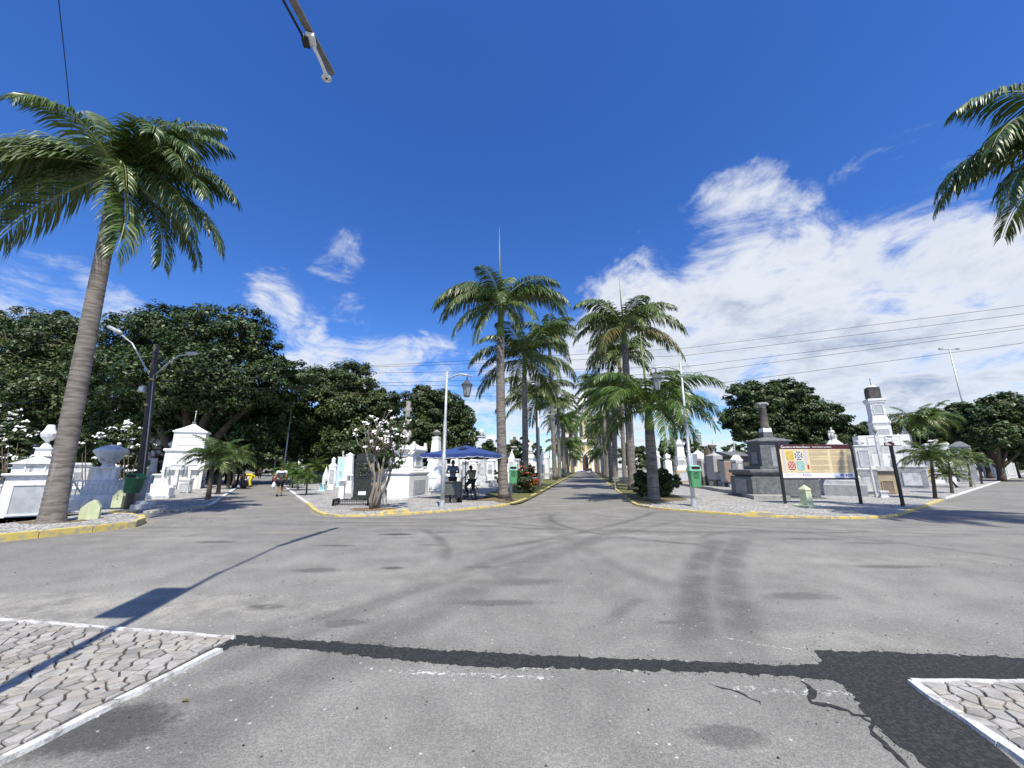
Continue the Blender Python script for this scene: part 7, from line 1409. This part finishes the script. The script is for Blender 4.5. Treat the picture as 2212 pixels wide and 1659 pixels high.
def stand(): return dict(pelvis=(0, 0, .95), waist=(0, 0, 1.10), chest=(0, 0, 1.30), neck=(0, 0, 1.48), head=(0, -.02, 1.62), lsh=(.19, 0, 1.42), rsh=(-.19, 0, 1.42), lel=(.25, .02, 1.13), rel=(-.25, .02, 1.13), lwr=(.24, -.08, .90), rwr=(-.24, -.08, .90), lha=(.24, -.11, .83), rha=(-.24, -.11, .83),
                         lhip=(.10, 0, .88), rhip=(-.10, 0, .88), lkn=(.11, -.02, .48), rkn=(-.11, -.02, .48), lan=(.11, .02, .09), ran=(-.11, .02, .09), lto=(.13, -.14, .04), rto=(-.13, -.14, .04))
# man behind the stall with folded arms
J = stand(); J.update(lel=(.30, -.04, 1.16), rel=(-.30, -.04, 1.16), lwr=(.06, -.22, 1.20), rwr=(-.04, -.24, 1.16), lha=(-.03, -.22, 1.22), rha=(.06, -.23, 1.14))
bs = g('K', 860, 1440, PZ); tp = p3('K', 845, 505, bs.y)
person('man in a blue shirt with folded arms standing behind the grey stall under the umbrella', bs, radians(-5), J, 'skin_dark', dress(J, 'cloth_blue', 'cloth_black', False), scale=(tp.z - PZ)/1.74)
# man walking away on the left avenue
J = stand(); J.update(look=(-.4, .9, 0), lan=(.10, .22, .14), lkn=(.10, -.02, .50), lto=(.11, .12, .03), ran=(-.10, -.12, .09), rkn=(-.10, -.12, .49), rto=(-.10, -.27, .04), lel=(.27, .06, 1.14), rel=(-.27, .10, 1.16), lwr=(.27, -.10, .93), rwr=(-.30, -.02, .92), lha=(.27, -.14, .87), rha=(-.31, -.06, .86))
bw = g('B', 1655, 1256, 0); tw = p3('B', 1690, 930, bw.y); wk = person('man in a white and dark grey T-shirt and black shorts walking away down the left avenue', bw, radians(180 - 18 + 45), J, 'skin_brown', dress(J, 'cloth_gray', 'cloth_black'), scale=tw.z/1.74, cap='cloth_black')
wk['label'] = 'man in dark cap, grey and white T-shirt and black shorts walking away down the avenue'
mb = MB(); mb.tube([(0, 0, 1.34), (0, 0, 1.47)], [.20, .15], 14); ym = MB(); ym.v = [(a*1.02, b*.78, c) for a, b, c in mb.v]; ym.f = mb.f; ym.sm = mb.sm
for s in (-1, 1): ym.tube([(s*.14, 0, 1.42), (s*.20, 0, 1.43), (s*.245, .03, 1.27)], [.085, .088, .074], 10)
part('shirt_yoke', ym, MAT['cloth_white'], wk)
bgp = bw + Vector((-.46, .10, 0)); mb = MB(); rr = random.Random(2); mb.tube([(0, 0, .82), (.01, 0, .74), (0, .02, .56), (0, 0, .44)], [.015, .07, .13, .08], 10); o = link('shopping_bag', mb.mesh('shopping_bag', MAT['cloth_white']), None, bgp); tag(o, 'white plastic bag hanging from the left hand of the walking man', 'bag')
mb = MB(); mb.tube([(0, 0, 1.25), (-.03, 0, 1.05), (-.05, .02, .84)], [.04, .085, .05], 8); o = link('orange_cloth', mb.mesh('orange_cloth', MAT['cloth_orange']), None, bgp + Vector((.06, .06, 0))); tag(o, 'orange red cloth carried over the left arm of the walking man', 'cloth')
# worker in yellow bending down
J = stand(); J.update(pelvis=(0, .18, .92), waist=(0, .05, .99), chest=(0, -.16, 1.02), neck=(0, -.34, 1.02), head=(0, -.46, 1.00), look=(0, -.7, -.7), lsh=(.18, -.26, 1.02), rsh=(-.18, -.26, 1.02), lel=(.22, -.32, .76), rel=(-.22, -.32, .76), lwr=(.16, -.44, .56), rwr=(-.16, -.44, .56), lha=(.14, -.46, .50), rha=(-.14, -.46, .50), lhip=(.10, .15, .86), rhip=(-.10, .15, .86), lkn=(.13, .03, .48), rkn=(-.13, .03, .48), lan=(.14, .12, .09), ran=(-.14, .12, .09), lto=(.16, -.04, .04), rto=(-.16, -.04, .04))
by = g('B', 1325, 1156, 0); ys = (p3('B', 1300, 1003, by.y).z)/1.14
person('worker in bright yellow overalls bending down at the kerb of the left avenue', by, radians(-70), J, 'skin_dark', [(n, 'cloth_yellow', k, e, s) for n, m, k, e, s in dress(J, 'cloth_yellow', 'cloth_yellow', False, .98)], scale=min(1.08, ys))
J = stand(); J.update(pelvis=(0, .05, .62), waist=(0, 0, .74), chest=(0, -.06, .94), neck=(0, -.1, 1.1), head=(0, -.14, 1.24), lsh=(.18, -.08, 1.04), rsh=(-.18, -.08, 1.04), lel=(.22, -.25, .84), rel=(-.22, -.25, .84), lwr=(.14, -.42, .74), rwr=(-.14, -.42, .74), lha=(.13, -.47, .70), rha=(-.13, -.47, .70), lhip=(.1, .02, .56), rhip=(-.1, .02, .56), lkn=(.14, -.34, .58), rkn=(-.14, -.34, .58), lan=(.14, -.20, .12), ran=(-.14, -.20, .12), lto=(.15, -.35, .06), rto=(-.15, -.35, .06))
b2 = g('B', 1212, 1168, 0) + Vector((0, .3, 0)); person('person in dark clothes crouching by a wooden trolley left of the yellow worker', b2, radians(60), J, 'skin_dark', dress(J, 'cloth_black', 'cloth_gray', False))
def trolley():
    b = g('B', 1235, 1172, 0); root = thing('hand_trolley', 'low wooden hand trolley beside the crouching person', 'trolley', b, .2); mb = MB(); mb.box(0, 0, .42, .95, .5, .05); part('deck', mb, MAT['bark'], root)
    for s in (-1, 1): mb = MB(); mb.tube([(s*.35, -.28, .2), (s*.35, -.23, .2)], .2, 14); part('wheel', mb, MAT['rubber'], root); mb = MB(); mb.box(s*.35, .1, .2, .05, .3, .22); part('leg', mb, MAT['bark'], root)
trolley()
for i, (x, y, lab, mt) in enumerate(((1440, 1062, 'distant person in dark clothes walking far down the left avenue', 'cloth_black'), (1165, 1130, None, None))):
    if not lab: continue
    J = stand(); J.update(lan=(.1, .12, .09), ran=(-.1, -.12, .09)); person(lab, g('B', x, y, 0), .4, J, 'skin_dark', dress(J, mt, 'cloth_black', False))
# ---------------------------------------------------------------- bicycle and rider
def wheel(parent, c, R, rot):
    mb = MB(); pts = [Vector((R*cos(a), 0, R*sin(a))) for a in [2*pi*i/28 for i in range(29)]]; mb.tube(pts, .021, 6, cap=False); w = part('wheel', mb, MAT['rubber'], parent); w.location = c; w.rotation_euler = (0, 0, rot)
    mb = MB(); [mb.tube([(0, (.02 if i % 2 else -.02), 0), (R*cos(2*pi*i/24), 0, R*sin(2*pi*i/24))], .0022, 3) for i in range(24)]; part('spokes', mb, MAT['steel'], w)
    mb = MB(); mb.tube([(0, -.045, 0), (0, .045, 0)], .02, 8); part('hub', mb, MAT['steel'], w); return w
def bicycle(label, loc, rz, mt='iron_black', grp=None):
    """along x: front wheel at +x"""
    r = thing('bicycle', label, 'bicycle', loc, rz, grp); R = .33; wheel(r, (-.52, 0, R), R, 0); wheel(r, (.54, 0, R), R, .12)
    mb = MB(); bb_ = (-.08, 0, .30); st = (-.22, 0, .80); hd = (.38, 0, .82); hl = (.42, 0, .66)
    for a, b in ((bb_, st), (st, hd), (bb_, hl), (hd, hl)): mb.tube([a, b], .019, 7)
    for s in (-.05, .05): mb.tube([(-.52, s, R), bb_], .011, 5); mb.tube([(-.52, s, R), (-.20, s*.3, .74)], .010, 5); mb.tube([(.54, s, R), (.43, s*.6, .62)], .012, 5)
    part('frame', mb, MAT[mt], r); mb = MB(); mb.tube([hd, (.37, 0, .95), (.40, .05, .99), (.34, .24, 1.02), (.22, .28, 1.0)], .013, 6); mb.tube([(.37, 0, .95), (.40, -.05, .99), (.34, -.24, 1.02), (.22, -.28, 1.0)], .013, 6); part('handlebar', mb, MAT['steel'], r)
    mb = MB(); mb.tube([(-.36, 0, .90), (-.25, 0, .905), (-.08, 0, .90)], [.085, .07, .02], 8); mb.tube([st, (-.235, 0, .89)], .014, 6); part('saddle', mb, MAT['rubber'], r)
    mb = MB(); mb.box(-.60, 0, .70, .42, .15, .02); mb.tube([(-.52, .06, R), (-.62, .06, .70)], .007, 4); mb.tube([(-.52, -.06, R), (-.62, -.06, .70)], .007, 4); part('rack', mb, MAT['steel' if mt != 'iron_black' else 'iron_black'], r)
    mb = MB(); mb.tube([(-.08, -.07, .30), (-.08, .07, .30)], .03, 8); mb.tube([(-.08, .07, .30), (.04, .08, .20)], .01, 5); mb.tube([(-.08, -.07, .30), (-.2, -.08, .40)], .01, 5); mb.box(.05, .12, .19, .09, .08, .02); mb.box(-.2, -.12, .39, .09, .08, .02); part('crank', mb, MAT['steel'], r); return r
fw = g('K', 1215, 1428, PZ); rw = g('K', 1405, 1470, PZ); bang = radians(128)
bc = rw + Vector((cos(bang), sin(bang), 0))*.52
bicycle('black bicycle with a rear rack under the blue umbrella', bc, bang)
J = dict(pelvis=(0, 0, .98), waist=(.02, -.0, 1.12), chest=(.06, 0, 1.30), neck=(.10, 0, 1.46), head=(.13, 0, 1.58), look=(.5, -.8, 0), lsh=(.07, .18, 1.41), rsh=(.07, -.18, 1.41), lel=(.22, .24, 1.18), rel=(.16, -.27, 1.15), lwr=(.42, .22, 1.06), rwr=(.30, -.22, .98), lha=(.48, .22, 1.05), rha=(.36, -.18, .95),
         lhip=(.02, .10, .92), rhip=(.02, -.10, .92), lkn=(.36, .16, .66), rkn=(.26, -.24, .56), lan=(.16, .13, .30), ran=(.12, -.34, .09), lto=(.28, .13, .25), rto=(.26, -.38, .04))
rd_ = person('man in a tan shirt sitting astride the bicycle beneath the blue umbrella', bc + Vector((cos(bang), sin(bang), 0))*-.24, bang, J, 'skin_dark', dress(J, 'cloth_tan', 'cloth_black', False))
bicycle('bicycle leaning by the vault of the white mausoleum with one wheel in view', g('B', 790, 1165, PZ) + Vector((-.2, .1, 0)), radians(20))
# ---------------------------------------------------------------- stall and umbrella
def stall():
    a = g('K', 850, 1545, PZ); Y = a.y; k = pxm('K', 850, 1540, Y); root = thing('vendor_stall', 'plain dark grey vendor counter on two legs under the blue umbrella', 'stall', a + Vector((0, .35, 0)), radians(3)); z = lambda y: p3('K', 850, y, Y).z - PZ; w = 372*k
    mb = MB(); mb.box(0, 0, z(1350), w, .6, z(1040) - z(1350)); part('cabinet', mb, MAT['cart_gray'], root); mb = MB(); mb.box(0, 0, z(1040), w + .08, .68, .03); part('counter_top', mb, MAT['cart_gray'], root)
    for x in (-w*.36, w*.12): mb = MB(); mb.box(x, -.05, 0, .22, .4, z(1350), .8); part('leg', mb, MAT['concrete_dark'], root)
    mb = MB(); mb.box(w*.53, .1, 0, .10, .14, z(930)); part('side_post', mb, MAT['concrete_dark'], root)
    for x in (-.2, .32): mb = MB(); mb.tube([(x, -.02, .12), (x, .04, .12)], .12, 14); part('wheel', mb, MAT['rubber'], root)
stall()
def parasol():
    A = p3('K', 105, 330, 20.2); B = p3('K', 1470, 335, 18.6); 
    e1 = (B - A); e1.z = 0; S = e1.length; e1.normalize(); e2 = Vector((-e1.y, e1.x, 0)); D_ = p3('K', 1950, 310, B.y + 1.0); S2 = max(2.2, (D_ - B).dot(e2)); S2 = S*.92
    z0 = (A.z + B.z)/2; ctr = A + e1*S/2 + e2*S2/2; zt = p3('K', 1085, 170, ctr.y).z; ctr.z = 0; root = thing('market_umbrella', 'square dark blue umbrella with white scalloped edge over the stall and cyclist', 'umbrella', (ctr.x, ctr.y, .12)); off = Vector((ctr.x, ctr.y, .12))
    cor = [ctr + e1*sx*S/2 + e2*sy*S2/2 + Vector((0, 0, z0)) - off for sx, sy in ((-1, -1), (1, -1), (1, 1), (-1, 1))]; apex = Vector((0, 0, zt - PZ)); n = 8
    for i in range(4):
        a, b = cor[i], cor[(i+1) % 4]; mb = MB(); vs = []; 
        for u in range(7):
            q = u/6
            for v in range(n + 1): s_ = v/n; p = a.lerp(b, s_).lerp(apex, q); p.z -= .05*sin(pi*s_)*(1-q) + .04*sin(pi*q); vs.append(p)
        fs = [(u*(n+1) + v, u*(n+1) + v + 1, (u+1)*(n+1) + v + 1, (u+1)*(n+1) + v) for u in range(6) for v in range(n)]; mb.add(vs, fs, False); part('canopy_panel', mb, MAT['umbrella_blue'], root)
        # valance with scallops and a white edge
        N = 48; out = (a + b)/2; out = Vector((out.x, out.y, 0)).normalized()*.015; top, bot, bot2 = [], [], []
        for v in range(N + 1):
            s_ = v/N; p = a.lerp(b, s_); p.z -= .05*sin(pi*s_); sc = .035*abs(sin(pi*s_*7)); wv = out*(1 + 1.3*sin(s_*17 + i)); top.append(p + Vector((0, 0, .002))); bot.append(p + wv - Vector((0, 0, .15 + sc))); bot2.append(p + wv*1.2 - Vector((0, 0, .17 + sc)))
        mb = MB(); mb.add(top + bot, [(v, N+1+v, N+2+v, v+1) for v in range(N)]); vp = part('valance', mb, MAT['umbrella_blue'], root); mb = MB(); mb.add(bot + bot2, [(v, N+1+v, N+2+v, v+1) for v in range(N)]); part('white_trim', mb, MAT['umbrella_trim'], vp)
        mb = MB(); mb.tube([a*1 + Vector((0, 0, -.03)), apex - Vector((0, 0, .08))], .012, 5); mb.tube([Vector((0, 0, apex.z - .75)), a.lerp(apex, .5) - Vector((0, 0, .04))], .010, 5); part('rib', mb, MAT['iron_black'], root)
    mb = MB(); pq = cor[0].lerp(cor[1], .66).lerp(apex, .50); pu = cor[0].lerp(cor[1], .66).lerp(apex, .66); ee = e1*.36; up1 = (pu - pq); nn = e1.cross(up1).normalized(); 
    if nn.z < 0: nn = -nn
    mb.add([pq - ee*.9 + nn*.03, pq + ee*.55 + nn*.03, pu + ee*1.1 + nn*.03, pu - ee*.5 + nn*.03], [(0, 1, 2, 3)]); part('patch', mb, MAT['cloth_black'], root)
    mb = MB(); mb.tube([(0, 0, 0), (0, 0, apex.z + .02)], .026, 10); pole = part('pole', mb, MAT['iron_black'], root); mb = MB(); mb.box(0, 0, 0, .45, .45, .10, .9); part('base', mb, MAT['concrete_dark'], root)
parasol()
# ---------------------------------------------------------------- chapel, car, distant buildings
def chapel():
    Y = 150.; c = p3('L', 865, 1085, Y); k = pxm('L', 865, 1085, Y); root = thing('chapel', 'cream chapel with white trim and an arched wooden door closing the avenue', 'chapel', (c.x, Y, 0), -AZ_C); w = 17.; h1 = p3('L', 865, 500, Y).z
    mb = MB(); mb.box(0, 4, 0, w, 8, h1); wl = part('lower_wall', mb, MAT['church_cream'], root); mb = MB(); mb.box(0, 3.8, h1, w + 1, 9, .9, .97); mb.box(0, 3.9, h1 - .5, w + .4, 8.5, .49); part('cornice', mb, MAT['church_white'], root)
    h2 = 8.5; mb = MB(); mb.box(0, 4.2, h1 + .9, w*.86, 7.4, h2); up_ = part('upper_wall', mb, MAT['church_cream'], root); mb = MB(); mb.box(0, 4, h1 + .9 + h2, w*.9, 8, .8); part('upper_cornice', mb, MAT['church_white'], root)
    mb = MB(); mb.prof([(3.0, h1 + h2 + 1.7), (2.9, h1 + h2 + 6), (3.2, h1 + h2 + 6.2), (.2, h1 + h2 + 12)], 0, 4.5); part('spire', mb, MAT['church_white'], root)
    def arch(nm, x, z0, ww, hh, y, m, par, pointed=True):
        n = 9; pts = [(-ww/2, 0), (ww/2, 0), (ww/2, hh*.62)] + [(ww/2*cos(a)*(1), hh*.62 + hh*.38*sin(a)**(.85)) for a in [pi/2*(i+1)/n for i in range(n)]] + [(-ww/2*cos(a), hh*.62 + hh*.38*sin(a)**(.85)) for a in [pi/2*(n-1-i)/n for i in range(n)]]
        N = len(pts); mb = MB(); mb.add([(x + a, y, z0 + b) for a, b in pts] + [(x + a, y + .3, z0 + b) for a, b in pts], [tuple(range(N)), tuple(range(2*N-1, N-1, -1))] + [(i + N, (i+1) % N + N, (i+1) % N, i) for i in range(N)]); return part(nm, mb, MAT[m], par)
    s = arch('portal', 0, .3, 3.1, 7.2, -.24, 'church_white', wl); d = arch('door', 0, .3, 2.1, 6.2, -.36, 'door_wood', wl); 
    mb = MB(); mb.box(.55, -.42, .3, .98, .06, 5.2); part('door_leaf', mb, MAT['black_hole'], d)
    for x in (-7.6, -5.2, -2.6, 2.6, 5.2, 7.6): mb = MB(); mb.box(x, -.06, 0, .7, .3, h1 - .5); part('pilaster', mb, MAT['church_white'], wl); mb = MB(); mb.box(x*.86, .44, h1 + .9, .6, .3, h2); part('pilaster', mb, MAT['church_white'], up_)
    for x in (-6.0, -3.6, -1.3, 1.3, 3.6, 6.0): arch('window', x*.9, h1 + 2.0, 1.25, 5.2, .30, 'window_dark', up_)
    for x in (-6.4, -3.9, 3.9, 6.4): arch('window', x, 2.2, 1.1, 4.0, -.1, 'window_dark', wl)
    for i in range(3): mb = MB(); mb.box(0, -1.4 - i*.0, 0, 9 - i*.8, 2.8 - i*.7, .15 + i*.15); part('step', mb, MAT['church_white'], root)
chapel()
def car():
    q = p3('L', 942, 1158, 118); root = thing('parked_car', 'small black hatchback seen from behind far down the central avenue', 'car', (q.x, 118, 0), -AZ_C); W, L = 1.72, 3.9
    prof = [(0, .28), (0, .78), (.25, .95), (.55, 1.46), (1.9, 1.50), (2.6, 1.02), (3.7, .86), (3.9, .6), (3.85, .28)]; mb = MB(); n = len(prof); vs = [(s*W/2*(1 if z < 1 else .84), y, z) for s in (-1, 1) for y, z in prof]
    mb.add(vs, [tuple(range(n))[::1], tuple(range(2*n-1, n-1, -1))] + [(i, n+i, n + (i+1) % n, (i+1) % n) for i in range(n)]); bd = part('body', mb, MAT['car_black'], root)
    mb = MB(); mb.add([(-.62, .24, .98), (.62, .24, .98), (.55, .52, 1.40), (-.55, .52, 1.40)], [(0, 1, 2, 3)]); part('rear_window', mb, MAT['car_glass'], bd)
    for s in (-1, 1):
        mb = MB(); mb.box(s*.70, -.01, .72, .22, .06, .22); part('rear_light', mb, MAT['rear_light'], bd)
        for y in (.75, 3.15): mb = MB(); mb.tube([(s*(W/2 - .2), y, .3), (s*(W/2 - .005), y, .3)], .3, 16); part('wheel', mb, MAT['rubber'], root)
    mb = MB(); mb.box(0, -.03, .30, 1.5, .06, .18); part('bumper', mb, MAT['plaque_white'], bd); mb = MB(); mb.box(0, -.04, .62, .42, .02, .13); part('number_plate', mb, MAT['plaque_white'], bd)
car()
def tower(label, c, x0, x1, yt, Y, mat, floors, bays, name='apartment_tower', side=True, z0=0., bands=True, glass='window_dark'):
    a = p3(c, x0, yt, Y); e = p3(c, x1, yt, Y); w = e.x - a.x; H = a.z; root = thing(name, label, 'building', ((a.x + e.x)/2, Y, 0)); mb = MB(); mb.box(0, w*.3, 0, w, w*.6, H); wl = part('wall', mb, MAT[mat], root); fh = (H - 2)/floors if floors else 0
    mb = MB(); mb.box(w*.1, w*.3, H, w*.4, w*.3, H*.04 + 1.2); part('roof_box', mb, MAT[mat], root)
    if floors:
        wm = MB(); bw = w*.86/bays*.72; wm.box(0, 0, 0, bw, .2, fh*.42); me = wm.mesh('window', MAT[glass]); bm_ = MB(); bm_.box(0, -.3, 0, w*.96, .7, fh*.18); mb2 = bm_.mesh('balcony_band', MAT['church_white'])
        for f in range(max(0, floors - 9), floors):
            for b in range(bays): link('window', me, wl, (-w*.43 + w*.86*(b + .5)/bays, -.05, 1 + fh*f + fh*.38))
            if bands: link('balcony_band', mb2, wl, (0, 0, 1 + fh*f))
tower('pale striped apartment tower rising behind the round topped tree', 'D', 645, 738, 705, 330, 'tower_white', 16, 3)
tower('green edged slim tower left of the white wall building', 'D', 600, 645, 740, 300, 'tower_green', 12, 1, bands=False)
tower('long white blank walled building behind the umbrella', 'D', 655, 880, 775, 210, 'tower_white', 0, 0, 'white_building')
tower('red and white banded building left of the second avenue palm', 'D', 965, 1038, 785, 260, 'rock_brown', 9, 2)
tower('glass apartment tower behind the right lamp post palm fronds', 'E', 1262, 1325, 715, 320, 'tower_green', 22, 2, glass='tower_white')
tower('flat roofed white building with a dark dome behind the ornate monument', 'E', 1040, 1150, 785, 170, 'tower_white', 5, 4, 'flat_roofed_building')
def house(label, c, x0, x1, ye, yr, Y, mat, rm):
    a = p3(c, x0, ye, Y); e = p3(c, x1, ye, Y); w = e.x - a.x; root = thing('low_building', label, 'building', ((a.x + e.x)/2, Y, 0)); mb = MB(); mb.box(0, 3, 0, w, 6, a.z); wl = part('wall', mb, MAT[mat], root); mb = MB(); s_gable(mb, 0, 3, a.z, 6.8, w + .8, p3(c, x0, yr, Y).z - a.z, pi/2); part('roof', mb, MAT[rm], root)
    for i in range(3): mb = MB(); mb.box(-w*.3 + i*w*.3, -.03, a.z*.35, w*.12, .08, a.z*.3); part('window', mb, MAT['window_dark'], wl)
house('low dark roofed building behind the headstones left of the granite tomb', 'M', 1890, 2230, 640, 520, 46, 'concrete_dark', 'granite_gray')
